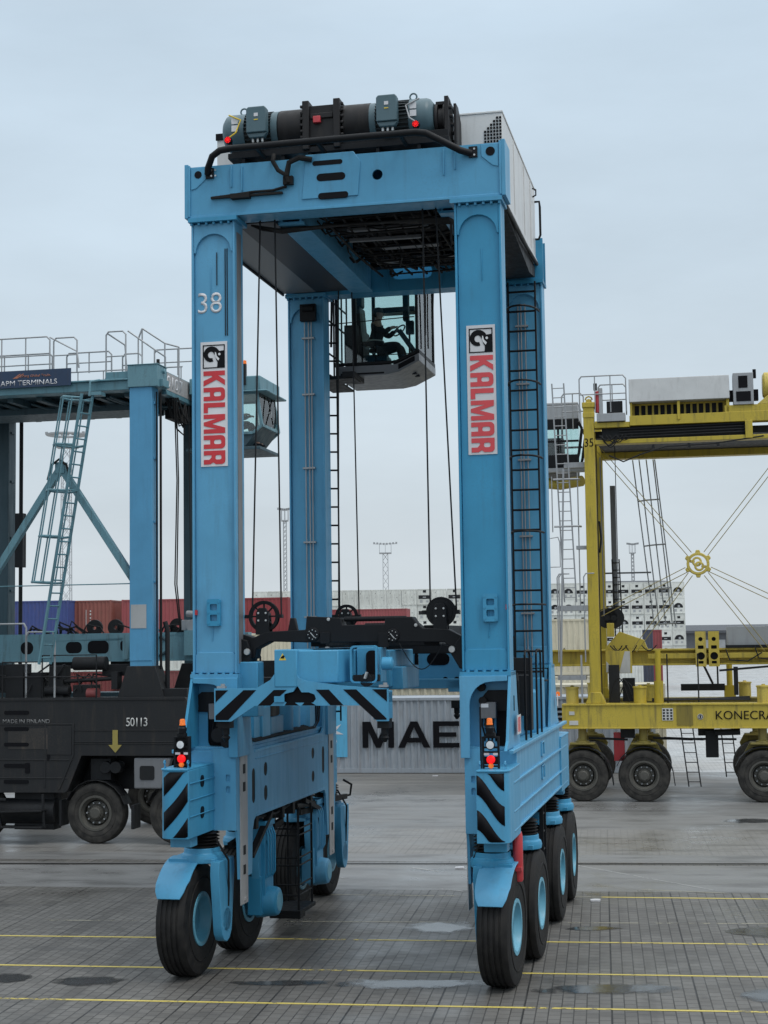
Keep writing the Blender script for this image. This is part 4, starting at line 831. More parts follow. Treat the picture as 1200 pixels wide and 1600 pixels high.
for x, z in ((-.30, 4.90), (.95, 4.80)): mb.lathe([(-.012, 0), (-.01, .022), (0, .026)], (x, .287, z), Y, 12)
mb.build('bolt', 'steel', lk_)
def shoe(s, v):
    mb = MB(); P = [(-.16, 4.16), (-.04, 4.16), (.02, 4.26), (.06, 4.44), (.0, 4.62), (-.16, 4.66)]
    if s > 0: P = [(.20, 4.14), (.20, 4.62), (.10, 4.66), (.0, 4.54), (-.06, 4.40), (.06, 4.20)]
    mb.prism(P, (s*1.53+(-.02 if s > 0 else .06), v, 0), X, Z, -.16, .22); sh = mb.build('guide_shoe', 'black', hb, .01)
    mb = MB(); mb.lathe([(-.02, 0), (-.02, .042), (0, .05)], (s*1.47, v-.225, 4.46), Y, 20); mb.build('pin', 'steel', sh)
for s in (-1, 1):
    for v in (.42, 5.0): shoe(s, v)
def sheave(x, v, z, r, spoked):
    mb = MB(); mb.lathe([(-.03, r-.05), (-.035, r), (-.015, r-.02), (.015, r-.02), (.035, r), (.03, r-.05), (-.03, r-.05)], (x, v, z), Y, 36)
    if spoked:
        for k in range(8): t = 2*PI*k/8; mb.beam((x+.07*math.cos(t), v, z+.07*math.sin(t)), (x+(r-.04)*math.cos(t), v, z+(r-.04)*math.sin(t)), .022, .022, Y)
        mb.lathe([(-.05, 0), (-.05, .09), (.05, .09), (.05, 0)], (x, v, z), Y, 20)
    else: mb.lathe([(-.035, 0), (-.035, r-.04), (.035, r-.04), (.035, 0)], (x, v, z), Y, 36)
    mb.box(x-r-.05, x-r+.0, v-.05, v+.05, z-.025, z+.025); mb.box(x+r, x+r+.05, v-.05, v+.05, z-.025, z+.025)
    q = mb.build('sheave', 'black', spr, .003)
    mb = MB(); mb.prism([(-.10, -.26), (.10, -.26), (.09, .06), (.05, .12), (-.05, .12), (-.09, .06)], (x, v-.085, z), X, Z, -.02, .02); mb.prism([(-.10, -.26), (.10, -.26), (.07, .05), (-.07, .05)], (x, v+.085, z), X, Z, -.02, .02); mb.build('sheave_bracket', 'black', q, .006)
    mb = MB()
    for a, b in ((-.055, .045), (.055, .045), (-.055, -.06), (.055, -.06)): mb.lathe([(-.012, 0), (-.01, .014), (0, .017)], (x+a, v-.107, z+b), Y, 8)
    mb.build('bolt', 'steel', q)
sheave(-1.275, .40, 4.96, .225, True); sheave(1.29, .40, 4.98, .21, False); sheave(-1.18, 5.0, 5.02, .20, True); sheave(1.22, 5.0, 5.02, .20, True)
mb = MB(); mb.prism([(-.92, 4.74), (-.78, 4.74), (-.82, 4.93), (-.88, 4.93)], (0, .42, 0), X, Z, -.06, .06); mb.build('stop_block', 'black', hb, .01)
# ------------------------------------------------------------------ people
def skin_mesh(name, nodes, edges, mat, parent, sub=2, root=0):
    """one continuous body grown over a skeleton: nodes = (point, radius)"""
    me = bpy.data.meshes.new(name); me.from_pydata([n[0] for n in nodes], edges, [])
    o = bpy.data.objects.new(name, me); COL.objects.link(o)
    sk = o.modifiers.new('skin', 'SKIN'); sk.use_smooth_shade = True
    if not me.skin_vertices: me.attributes  # layer is created by the modifier below
    layer = me.skin_vertices[0] if me.skin_vertices else None
    if layer is None:
        bm = bmesh.new(); bm.from_mesh(me); bm.verts.layers.skin.verify(); bm.to_mesh(me); bm.free(); layer = me.skin_vertices[0]
    for i, n in enumerate(nodes):
        r = n[1] if isinstance(n[1], tuple) else (n[1], n[1]); layer.data[i].radius = r; layer.data[i].use_root = (i == root)
    su = o.modifiers.new('sub', 'SUBSURF'); su.levels = sub; su.render_levels = sub
    me.materials.append(M[mat]); o.parent = parent
    return o
def seated_person(loc, rz, label, coat, trousers, tape, lean=0.06, grip=None):
    """seated figure facing local +x; origin at the middle of the seat top. grip = the two hand targets"""
    p = empty('person', loc, rz); tag(p, label, 'person')
    hip, kz = Vector((0, 0, .10)), .18
    sh = Vector((-.02+lean, 0, .58)); grip = grip or (Vector((.44, .17, .40)), Vector((.44, -.17, .40)))
    N, E = [], []
    def add(pt, r, frm=None):
        N.append((tuple(pt), r)); i = len(N)-1
        if frm is not None: E.append((frm, i))
        return i
    pel = add(hip, (.15, .12)); wa = add((-.01, 0, .28), (.14, .11), pel); ch = add((.01+lean/2, 0, .46), (.17, .12), wa); nk0 = add(sh+Vector((0, 0, .03)), (.09, .08), ch)
    nk = add(sh+Vector((.015, 0, .10)), .055, nk0); hd = add(sh+Vector((.035, 0, .18)), (.075, .085), nk); ht = add(sh+Vector((.03, 0, .27)), (.078, .095), hd); add(sh+Vector((.02, 0, .315)), (.05, .06), ht)
    hands = []
    for s, g in ((1, grip[0]), (-1, grip[1])):
        a = add(sh+Vector((.0, s*.17, -.02)), .065, nk0); el = add((sh+g)/2+Vector((-.02, s*.12, -.14)), .047, a); wr = add(g-Vector((.07, 0, .0)), .032, el); pa = add(g, (.036, .022), wr); hands.append(g)
        k = add((.22, s*.12, .15), .085, pel); kn = add((.46, s*.14, kz), .065, k); an = add((.56, s*.14, -.26), .045, kn); he = add((.58, s*.14, -.33), .045, an); add((.74, s*.14, -.335), .038, he)
    body = skin_mesh('body', N, E, 'skin', p)
    # fingers closed round the wheel, thumb from the side of the palm
    for s, g in ((1, hands[0]), (-1, hands[1])):
        n2, e2 = [], []
        for f_ in range(4):
            L = (.036, .042, .040, .032)[f_]; y = g.y+s*(.024-.016*f_); b0 = len(n2)
            for dx, dz in ((0.0, 0), (L*.8, .012), (L*1.2, -.008), (L*.9, -.032)): n2.append(((g.x+dx, y, g.z+dz), .0085))
            e2 += [(b0+i, b0+i+1) for i in range(3)]
        b0 = len(n2)
        for dx, dy, dz in ((-.02, -.022, 0), (.005, -.042, -.01), (.03, -.04, -.02)): n2.append(((g.x+dx, g.y+s*dy, g.z+dz), .0095))
        e2 += [(b0, b0+1), (b0+1, b0+2)]
        for q in range(5): pass
        mb = MB()
        for a, b in e2: mb.tube([n2[a][0], n2[b][0]], .0085, 6)
        mb.build('fingers', 'skin', body)
    # clothes: a jacket and trousers over the body, hair, face
    JN, JE = [], []
    def aj(pt, r, frm=None):
        JN.append((tuple(pt), r)); i = len(JN)-1
        if frm is not None: JE.append((frm, i))
        return i
    j0 = aj((-.005, 0, .14), (.175, .145)); j1 = aj((-.01, 0, .30), (.165, .135), j0); j2 = aj((.01+lean/2, 0, .47), (.19, .145), j1); j3 = aj(sh+Vector((0, 0, .04)), (.105, .095), j2)
    for s, g in ((1, grip[0]), (-1, grip[1])):
        a = aj(sh+Vector((.0, s*.17, -.02)), .082, j3); el = aj((sh+g)/2+Vector((-.02, s*.12, -.14)), .062, a); aj(g-Vector((.09, 0, 0)), .044, el)
    jk = skin_mesh('jacket', JN, JE, coat, p)
    TN, TE = [], []
    def at_(pt, r, frm=None):
        TN.append((tuple(pt), r)); i = len(TN)-1
        if frm is not None: TE.append((frm, i))
        return i
    t0 = at_((0, 0, .09), (.17, .13))
    for s in (1, -1):
        k = at_((.22, s*.12, .15), .098, t0); kn = at_((.46, s*.14, kz), .078, k); an = at_((.555, s*.14, -.22), .062, kn)
        at_((.57, s*.14, -.29), .06, an)
    skin_mesh('trousers', TN, TE, trousers, p)
    mb = MB()
    for s in (1, -1): mb.prism([(.52, -.30), (.62, -.30), (.66, -.33), (.80, -.35), (.80, -.385), (.52, -.385)], (0, s*.14, 0), X, Z, -.045, .045)
    mb.build('boot', 'cloth_dark', p, .02)
    c = sh+Vector((.03, 0, .23)); mb = MB()
    mb.lathe([(.02, .098), (.06, .10), (.10, .085), (.125, .05), (.132, 0)], c+Vector((-.012, 0, -.02)), Z, 20); mb.prism([(-.105, -.06), (-.03, -.08), (-.02, .06), (-.09, .08)], c, X, Z, -.075, .075); mb.build('hair', 'hair', p, .01)
    mb = MB(); mb.tube([c+Vector((.075, 0, .01)), c+Vector((.105, 0, -.03)), c+Vector((.088, 0, -.04))], [.010, .016, .012], 8)
    for s in (1, -1): mb.lathe([(-.012, .02), (0, .03), (.012, .02)], c+Vector((-.0, s*.085, -.015)), Y, 12)
    mb.build('face', 'skin', body)
    mb = MB()
    for s in (1, -1): mb.lathe([(-.004, 0), (0, .010), (.004, 0)], c+Vector((.082, s*.033, .005)), X, 10)
    mb.tube([c+Vector((.082, -.025, -.075)), c+Vector((.088, 0, -.073)), c+Vector((.082, .025, -.075))], .005, 6); mb.build('eyes_and_mouth', 'hair', body)
    if tape:
        mb = MB()
        for z in (.20, .28):
            mb.tube([((-.01)+.155*math.cos(t)*1.02, .195*math.sin(t), z) for t in (2*PI*k/24 for k in range(24))], .014, 6, closed=True)
        mb.build('reflective_tape', tape, jk)
    return p
_c, _s = math.cos(PHI), math.sin(PHI)
def cw(a, b, z): return (SCO.x+a*_c+b*_s, SCO.y-a*_s+b*_c, z)
seated_person(cw(-1.02, 6.7, 9.82), -PHI, 'driver in dark work clothes with reflective bands, seated in the new carrier cab', 'cloth_dark', 'cloth_dark', 'reflective', grip=(Vector((.42, .17, .50)), Vector((.42, -.17, .50))))
# ------------------------------------------------------------------ the older teal and black carrier on the left
LA = math.radians(12.0); LO = Vector((-6.79, 36.17, 0))
old = empty('straddle_carrier', LO, -LA)
tag(old, 'worn teal straddle carrier with a sooty black base and the number 50113', 'straddle carrier')
def body_shell(y, near):
    P = [(-5.6, 1.15), (-.62, 1.18), (-.55, 1.25), (-.22, 2.03), (2.27, 2.03), (2.42, 2.2), (2.42, 3.2), (2.30, 3.36), (-5.6, 3.36)]
    if not near: P = [(-5.6, 2.03), (2.27, 2.03), (2.27, 3.36), (-5.6, 3.36)]
    mb = MB(); mb.prism(P, (0, y, 0), X, Z, -.35, .35); return mb
mb = body_shell(0, True)
for z in (2.60, 2.34, 2.30): mb.box(-.40, 2.40, -.365, -.35, z, z+.02)
mb.box(-5.6, 2.30, -.37, -.35, 3.30, 3.37); mb.box(-1.14, -1.10, -.362, -.35, 1.3, 2.75); mb.box(-5.6, -.42, -.364, -.35, 1.92, 1.95); mb.box(-5.6, -.42, -.364, -.35, 2.74, 2.77); mb.box(-5.6, -.55, -.364, -.35, 1.50, 1.53)
mb.prism([(-.45, 2.77), (-.40, 2.77), (-.40, 2.05), (-.75, 1.25), (-.80, 1.25), (-.45, 2.05)], (0, -.35, 0), X, Z, 0, .02)
bodyL = mb.build('body_panel', 'body_black', old, .01)
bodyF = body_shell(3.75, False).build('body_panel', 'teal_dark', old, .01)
mb = MB()
for z, n in ((2.98, 1), (2.60, 1), (2.24, 1), (1.75, 1), (1.38, 1)):
    for x0 in (-2.9, -2.15): mb.prism(rrect(x0, x0+.62, z, z+.09, .04), (0, -.352, 0), X, Z, 0, .014)
mb.prism(rrect(-.62+.0, -.55, 1.9+.02, 2.06, .02), (-.45, -.352, 0), X, Z, 0, .012); mb.build('vent_slot', 'mark_black', bodyL)
mb = MB(); mb.prism(rrect(-1.06, -.46, 2.05, 2.70, .02), (0, -.351, 0), X, Z, 0, .012); mb.build('access_door', 'body_black', bodyL, .004)
mb = MB(); mb.prism(rrect(-2.05, -.50, 2.18, 2.66, .02), (0, -.3515, 0), X, Z, 0, .008); mb.build('side_panel', 'scuffed', bodyL)
mb = MB(); mb.prism(rrect(-1.62, -1.50, 1.62, 1.86, .02), (0, -.3515, 0), X, Z, 0, .012); mb.build('latch', 'mark_black', bodyL)
text('lettering', '50113', 'dull_white', bodyL, (.88, -.366, 2.70), X, Z, .52, .20, .006, space=.9)
text('lettering', 'MADE IN FINLAND', 'faint_white', bodyL, (-2.18, -.366, 2.78), X, Z, 1.18, .09, 0)
mb = MB(); mb.prism([(.55, 2.62), (.68, 2.62), (.68, 2.28), (.78, 2.28), (.62, 2.10), (.45, 2.28), (.55, 2.28)], (0, -.366, 0), X, Z, 0, .003); mb.build('arrow_marking', 'old_yellow', bodyL)
# columns
def leg(x0, y, m, name='column'):
    mb = MB(); mb.box(x0, x0+.54, y-.22, y+.22, 4.05, 10.95); mb.box(x0-.005, x0+.545, y-.235, y-.22, 4.2, 10.6)
    for z in (6.0, 7.4, 8.9, 10.2): mb.box(x0+.54, x0+.57, y-.1, y+.1, z, z+.06)
    c = mb.build('column', m, old, .012)
    mb = MB(); mb.prism([(x0-.30, 3.36), (x0+.84, 3.36), (x0+.62, 4.08), (x0-.06, 4.08)], (0, y, 0), X, Z, -.25, .25); mb.build('column_foot', 'body_black', c, .01); return c
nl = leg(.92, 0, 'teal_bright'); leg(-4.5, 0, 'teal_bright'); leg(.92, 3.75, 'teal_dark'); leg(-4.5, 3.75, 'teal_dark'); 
mb = MB(); mb.box(.95, 1.33, -.245, -.236, 4.95, 5.50); mb.build('number_plate', 'grey_box', nl)
mb = MB(); mb.cyl((1.52, -.05, 4.0), (1.52, -.05, 10.5), .02, 6); mb.cyl((1.58, .05, 4.0), (1.58, .05, 10.5), .03, 6); mb.build('cable', 'rubber', nl)
mb = MB(); mb.box(.88, 1.62, -.28, .36, 10.60, 11.12); mb.box(.86, 1.64, -.30, .38, 11.12, 11.14); mb.cyl((1.61, .1, 11.0), (1.68, .1, 11.0), .05, 12); mb.box(1.62, 1.70, -.1, .3, 10.62, 10.8); mb.build('column_head', 'teal', nl, .04)
mb = MB(); mb.cyl((1.5, .1, 11.12), (1.5, .1, 11.3), .04, 10); mb.build('antenna', 'rubber', nl)
# roof: two long girders with a dark floor between
mb = MB(); mb.box(-5.6, .9, -.22, .20, 10.56, 10.78); mb.box(-5.6, .9, 3.5, 3.95, 10.56, 11.0); mb.box(-5.6, .88, -.28, .28, 10.78, 10.82)
mb.box(.30, .86, -.2, .2, 10.82, 11.0); mb.prism([(-.1, 10.82), (.0, 11.06), (.12, 11.06), (.25, 10.82)], (0, .6, 0), X, Z, -.05, .05); mb.prism([(.3, 10.82), (.45, 11.1), (.7, 10.95), (.7, 10.82)], (0, 1.2, 0), X, Z, -.4, .4)
gl = mb.build('roof_girder', 'teal', old, .01)
mb = MB(); mb.box(-5.6, 1.45, .2, 3.5, 10.62, 10.70)
for k in range(9): mb.box(-5.4+.75*k, -5.25+.75*k, .22, 3.48, 10.46, 10.62)
mb.box(-5.5, .8, 1.2, 2.4, 10.30, 10.46); rr0 = random.Random(5)
for k in range(16): x = rr0.uniform(-4.5, .6); mb.tube([(x, rr0.uniform(.3, 1), 10.5), (x+.3, rr0.uniform(1, 2), 10.40), (x+rr0.uniform(.3, 1.2), rr0.uniform(2, 3.4), 10.48)], .03, 6)
mb.build('roof_floor', 'teal_dark', old, .004)
mb = MB(); mb.box(1.50, 1.60, .36, 3.5, 10.58, 11.06); mb.box(1.45, 1.62, .36, 3.5, 10.50, 10.58); eb = mb.build('end_girder', 'teal', old, .008)
mb = MB(); mb.box(1.602, 1.606, .42, 2.3, 10.62, 11.04); ep = mb.build('number_plate', 'strip', eb)
text('lettering', '0107', 'decal', ep, (1.609, .40, 10.68), Y, Z, 1.12, .30, .01)
mb = MB(); mb.box(-5.6, -.53, -.30, -.285, 10.72, 11.13); sg = mb.build('name_board', 'navy', old)
text('lettering', 'APM TERMINALS', 'decal', sg, (-2.33, -.306, 10.77), X, Z, 1.45, .12, 0)
text('lettering', 'Lifting Global Trade.', 'orange', sg, (-1.82, -.306, 10.945), X, Z, .78, .075, 0)
mb = MB(); mb.prism([(-2.02, 10.94), (-1.95, 10.94), (-1.80, 11.05), (-1.83, 11.05)], (0, -.304, 0), X, Z, 0, .003); mb.prism([(-1.96, 10.94), (-1.90, 10.94), (-1.72, 11.05), (-1.75, 11.05)], (0, -.304, 0), X, Z, 0, .003); mb.build('emblem', 'orange', sg)
# handrails on the roof
mb = MB()
for (x0, x1, y, z0, z1) in ((-5.0, -1.25, .1, 11.1, 12.0), (-5.0, -1.25, .25, 11.1, 11.62), (-1.15, -.55, .1, 11.1, 11.95), (-.9, .25, .3, 11.1, 11.6), (.15, .65, .2, 10.85, 12.05), (.45, .95, .5, 11.0, 11.55), (1.0, 2.2, 1.2, 11.1, 11.75)):
    n = max(1, int((x1-x0)/.55))
    mb.tube([(x0, y, z0), (x0, y, z1-.08), (x0+.06, y, z1), (x1-.08, y, z1), (x1, y, z1-.08), (x1, y, z0)], .02, 6)
    mb.tube([(x0, y, (z0+z1)/2), (x1, y, (z0+z1)/2)], .016, 6)
    for k in range(1, n): mb.cyl((x0+(x1-x0)*k/n, y, z0), (x0+(x1-x0)*k/n, y, z1), .016, 6)
for p in (((-1.25, .1, 11.98), (-.55, .1, 11.6), (-.5, .1, 11.2)), ((.7, .2, 12.05), (1.3, .4, 11.6), (1.5, .6, 11.45)), ((.2, .2, 12.0), (.55, .4, 11.75), (.6, .4, 11.1)), ((.95, .5, 12.15), (1.45, .7, 11.8), (1.7, 1.0, 11.75)), ((.85, .5, 11.9), (.95, .5, 12.15))): mb.tube(p, .02, 6)
for px_, py_, pz_ in ((1.3, .4, 11.6), (1.45, .7, 11.8), (.95, .5, 12.15), (.85, .5, 11.9), (1.5, .6, 11.45), (1.7, 1.0, 11.75)): mb.cyl((px_, py_, 10.7), (px_, py_, pz_), .018, 6)
mb.tube([(-5, 3.8, 11.8), (.8, 3.8, 11.8)], .02, 6); mb.tube([(-5, 3.8, 11.4), (.8, 3.8, 11.4)], .016, 6)
for k in range(9): mb.cyl((-5+.72*k, 3.8, 11.0), (-5+.72*k, 3.8, 11.8), .016, 6)
mb.build('handrail', 'zinc', old)
# A-shaped brace, caged ladder
mb = MB(); mb.beam((-.9, 0, 8.80), (.92, 0, 6.10), .16, .16, Y); mb.beam((-.9, 0, 8.80), (-3.66, 0, 4.7), .16, .16, Y); mb.box(-1.02, -.78, -.1, .1, 8.65, 8.92)
mb.cyl((-3.66, 0, 6.0), (.92, 0, 6.0), .015, 6)
br = mb.build('brace', 'teal', old, .01)
mb = MB(); mb.tube([(-1.2, -.1, 8.5), (-1.1, -.12, 8.85), (-.9, -.14, 8.98), (-.72, -.12, 8.85), (-.65, -.1, 8.6)], .03, 8); mb.build('hose', 'rubber', br)
la = ladder('ladder', old, (-1.02, -.62, 4.15), (.02, -.62, 10.42), (.35, .9, 0), .36, M['teal'], .30, .026, False)
mb = MB();
def lp(t): return Vector((-1.02+1.04*t, -.62, 4.15+6.27*t))
for t in (.30, .47, .64, .81, .985): mb.tube([lp(t)+Vector((.06, .16, 0)), lp(t)+Vector((-.2, .3, 0)), lp(t)+Vector((-.52, .2, .02)), lp(t)+Vector((-.62, -.05, .03)), lp(t)+Vector((-.45, -.3, .02)), lp(t)+Vector((-.06, -.16, 0))], .03, 6)
for o_ in ((-.2, .3), (-.52, .2), (-.62, -.05), (-.45, -.3), (-.25, -.26)): mb.cyl(lp(.30)+Vector((*o_, 0)), lp(.985)+Vector((*o_, 0)), .018, 6)
mb.build('ladder_cage', 'teal', la)
mb = MB(); mb.tube([(.02, -.5, 10.4), (.02, -.45, 10.75), (.2, -.3, 10.8)], .03, 6); mb.box(.0, .3, -.5, -.2, 10.42, 10.5); mb.build('ladder_bracket', 'teal', la)
# far side post with cable reel
mb = MB(); mb.cyl((-3.3, 2.9, 4.0), (-3.3, 2.9, 10.4), .05, 10); mb.box(-3.42, -3.2, 2.8, 3.0, 6.6, 8.0); mb.build('cable_post', 'dark', old)
# wheels and running gear
for x in (-4.9, -2.95, 0.05, 2.06):
    for y in (0, 3.75): 
        w = wheel(old, 0, 0, .70, .40, -1, M['tyre_dusty'], M['rim_dirty'], .56, .06, 40); w.location = (x, y, .70); w.rotation_euler = (0, 0, PI/2)
mb = MB()
for x in (.05, 2.06):
    for a in range(8):
        t0, t1 = math.radians(15+a*18), math.radians(33+a*18); mb.beam((x+.76*math.cos(t0), 0, .7+.76*math.sin(t0)), (x+.76*math.cos(t1), 0, .7+.76*math.sin(t1)), .02, .46, Y)
    mb.box(x-.15, x+.15, .2, .4, .5, 2.0); mb.box(x-.05, x+.35, .1, .3, 1.4, 2.0)
mb.box(.95, 1.02, -.24, .2, .35, .9); mb.box(-.82, -.76, -.24, .2, .4, 1.0); mb.box(-.1, .4, -.1, .3, 1.45, 1.95)
for x in (.3, .55, 2.3): mb.cyl((x, -.2, 1.75), (x, .1, 1.75), .14, 16)
mb.box(-2.6, 2.3, .42, .6, 1.2, 2.0); mb.build('running_gear', 'dark', old, .01)
mb = MB(); mb.prism([(1.05, 1.28), (1.72, 1.28), (1.95, 1.98), (1.05, 1.98)], (0, -.2, 0), X, Z, -.1, .12); wb = mb.build('weight_box', 'cabgrey', old, .03)
mb = MB(); mb.prism(rrect(1.2, 1.55, 1.48, 1.80, .05), (0, -.322, 0), X, Z, 0, .012); mb.build('box_lid', 'dark', wb)
mb = MB()
mb.beam((-3.2, -.4, 1.1), (-2.05, -.45, 1.02), .03, .06); mb.beam((-2.35, -.42, 1.15), (-2.15, -.45, .38), .05, .05); mb.beam((-1.15, -.42, 1.15), (-1.1, -.45, .38), .05, .05); mb.beam((-2.2, -.45, .40), (-1.1, -.45, .40), .3, .04); mb.beam((-2.25, -.45, .75), (-1.1, -.45, .78), .3, .04); mb.cyl((-3.0, 0, .72), (-.95, 0, .72), .30, 24); mb.box(-2.0, -1.0, -.1, .3, .3, 1.15); mb.build('step', 'dark', old, .008)
# engine deck on the body
rr_ = random.Random(11); mb = MB()
for x0, x1, z in ((-5.2, -4.2, 4.2), (-4.0, -3.4, 3.9), (-2.2, -1.75, 4.15), (-1.7, -1.3, 3.95), (-1.1, -.75, 4.1), (-.5, .0, 3.65)): mb.box(x0, x1, -.2, .25, 3.36, z)
mb.cyl((-.55, .0, 4.15), (.25, .0, 4.15), .16, 20); mb.cyl((-1.1, -.1, 3.72), (.55, -.1, 3.80), .05, 10); mb.cyl((-1.2, -.15, 3.52), (-.6, -.15, 3.52), .12, 16); mb.box(.45, .60, -.2, .1, 3.55, 3.95); mb.box(.1, .75, .1, .3, 3.85, 4.12)
for k in range(14): x = rr_.uniform(-2.4, .4); mb.tube([(x, rr_.uniform(-.3, .2), 3.5), (x+rr_.uniform(-.2, .2), rr_.uniform(-.3, .2), 3.9), (x+rr_.uniform(.1, .6), rr_.uniform(-.3, .2), rr_.uniform(3.6, 4.2))], .022, 6)
mb.box(1.7, 2.3, -.2, .3, 3.36, 3.55); mb.tube([(1.72, .1, 3.5), (1.72, .1, 4.9), (1.66, .1, 5.1)], .06, 8); mb.build('engine_deck', 'dark', old, .015)
mb = MB(); mb.cyl((-.12, -.22, 3.45), (.14, -.22, 3.45), .13, 18); mb.build('filter_bowl', 'red_dull', old)
mb = MB()
for x0, x1, z in ((-2.35, -1.62, 5.1), (-1.62, -.9, 4.9), (-5, -2.4, 4.4)): mb.tube([(x0, -.33, 3.36), (x0, -.33, z-.1), (x0+.06, -.33, z), (x1-.06, -.33, z), (x1, -.33, z-.1), (x1, -.33, 3.36)], .025, 6)
mb.build('deck_rail', 'zinc', old)
mb = MB()
for x0, x1, z in ((-2.2, -1.2, 4.2), (-1.2, .15, 4.35)): mb.tube([(x0, -.36, 3.36), (x0, -.36, z), (x1, -.36, z), (x1, -.36, 3.36)], .02, 6); mb.tube([(x0, -.36, 3.85), (x1, -.36, 3.85)], .016, 6)
mb.build('deck_rail', 'dark', old)
# spreader in the old carrier
osp = empty('spreader', LO, -LA); tag(osp, 'grimy teal container spreader with round cut-outs, hanging inside the older carrier', 'spreader')
mb = MB(); mb.plate([(-5.5, 4.20), (2.6, 4.20), (2.6, 4.84), (-5.5, 4.84)], [rrect(-2.62, -2.28, 4.36, 4.68, .15), rrect(-1.42, -1.0, 4.38, 4.66, .12), rrect(-.85, -.3, 4.36, 4.68, .12), rrect(.0, .18, 4.42, 4.68, .08)], (0, 1.5, 0), X, Z, -.02, .02)
mb.box(-5.5, 2.6, 1.5, 1.9, 4.82, 4.86); mb.box(-5.5, 2.6, 1.45, 1.9, 4.17, 4.21); mb.box(1.7, 3.0, 1.3, 1.7, 4.3, 4.9); mb.box(-5.5, 3.0, 2.3, 2.6, 4.2, 4.84)
mb.prism([(.10, 4.22), (.22, 4.22), (.3, 4.8), (.1, 4.8)], (0, 1.46, 0), X, Z, 0, .08)
mf = mb.build('main_frame', 'teal', osp, .012)
mb = MB()
for x0, x1 in ((-2.62, -2.28), (-1.42, -1.0), (-.85, -.3), (.0, .18)): mb.prism(rrect(x0, x1, 4.37, 4.68, .1), (0, 1.5, 0), X, Z, -.012, .012)
mb.build('hole_shade', 'mark_black', mf)  # black fill painted for the dark inside of the cut-outs
mb = MB()
for x, r in ((1.0, .22), (.55, .16)): mb.tube([(x+r*math.cos(t), 1.46, 4.53+r*math.sin(t)) for t in (math.radians(40+280*k/16) for k in range(17))], .035, 8)
mb.build('cable_loop', 'teal_dark', mf)
mb = MB(); r2 = random.Random(2)
for k in range(24): x = r2.uniform(-2.6, 2.4); mb.tube([(x, 1.5+r2.uniform(-.1, .3), 4.86), (x+.1, 1.5, 4.95+r2.uniform(0, .25)), (x+r2.uniform(.1, .4), 1.6, 4.95+r2.uniform(0, .1)), (x+.5, 1.6, 4.86)], .022, 6)
for x in (-.75, -.2, .65, 1.4): mb.lathe([(-.04, .05), (-.04, .2), (.04, .2), (.04, .05), (-.04, .05)], (x, 1.7, 5.0), Y, 20)
mb.box(-.3, .5, 1.6, 1.9, 3.95, 4.2); mb.box(-1.9, -1.2, 1.6, 2.0, 4.0, 4.18); mb.build('hose_bundle', 'dark', osp)
mb = MB(); mb.box(1.6, 2.7, 1.4, 1.8, 4.9, 5.15); mb.cyl((1.7, 1.5, 5.3), (2.6, 1.5, 5.25), .08, 12); mb.cyl((1.9, 1.35, 5.0), (1.9, 1.75, 5.0), .16, 18); mb.box(2.0, 2.9, 1.5, 1.7, 4.95, 5.2); mb.build('actuator', 'zinc', osp, .01)
for x in (1.75, 1.85):
    mb = MB(); mb.cyl((x, 1.7, 4.8), (x-.05, 1.7, 10.4), .014, 6); mb.build('hoist_rope', 'dark', osp)
# cab at the right end
oc = empty('cab', (0, 0, 0), 0, old); x0, x1, y0, y1 = 1.75, 3.36, 2.0, 3.5
P = [(x0, 9.72), (x1-.1, 9.72), (x1+.12, 9.9), (x1, 10.72), (x0, 10.72)]
mb = MB()
for y in (y0, y1):
    for a, b in zip(P, P[1:]+P[:1]): mb.beam((a[0], y, a[1]), (b[0], y, b[1]), .07, .08, Y)
    mb.beam((x1-.42, y, 9.72), (x1-.46, y, 10.72), .05, .06, Y)
for a in P: mb.beam((a[0], y0, a[1]), (a[0], y1, a[1]), .07, .07)
mb.build('frame', 'teal', oc, .006)
mb = MB(); mb.box(x0-.1, x1+.12, y0-.12, y1+.12, 10.76, 11.12); mb.box(x0-.1, x1+.3, y0-.15, y1+.15, 10.72, 10.77); mb.build('roof', 'teal', oc, .03)
mb = MB(); mb.prism([(x0, 9.40), (x1-.3, 9.40), (x1+.1, 9.88), (x1-.1, 9.72), (x0, 9.70)], (0, (y0+y1)/2, 0), X, Z, -(y1-y0)/2, (y1-y0)/2); mb.box(x0-.2, x1+.1, y0-.1, y1+.1, 9.30, 9.38); mb.build('floor_pan', 'teal_dark', oc, .01)
for y in (y0, y1): mb = MB(); mb.prism(P, (0, y, 0), X, Z, -.004, .004); mb.build('window_pane', 'glass', oc)
mb = MB(); mb.prism([(y0, 9.9), (y1, 9.9), (y1, 10.72), (y0, 10.72)], (x1+.06, 0, 0), Y, (-.14, 0, .99), -.004, .004) if False else mb.beam((x1+.06, y0, 10.31), (x1+.06, y1, 10.31), .008, .8); mb.build('window_pane', 'glass', oc)
mb = MB(); mb.tube([(x1+.1, 2.6, 10.7), (x1+.16, 2.65, 10.3), (x1+.2, 2.7, 10.0)], .015, 6); mb.tube([(x1+.1, 3.2, 10.7), (x1+.16, 3.1, 10.3), (x1+.2, 3.0, 10.05)], .015, 6); mb.build('wiper', 'mark_black', oc)
mb = MB(); mb.box(x1-.32, x1-.24, 1.85, 1.95, 10.9, 11.42); mb.build('beacon_post', 'dark', oc)
mb = MB(); mb.lathe([(0, .05), (.08, .045), (.1, 0)], (x1-.28, 1.9, 11.42), Z, 14); mb.build('beacon', 'amber', oc)
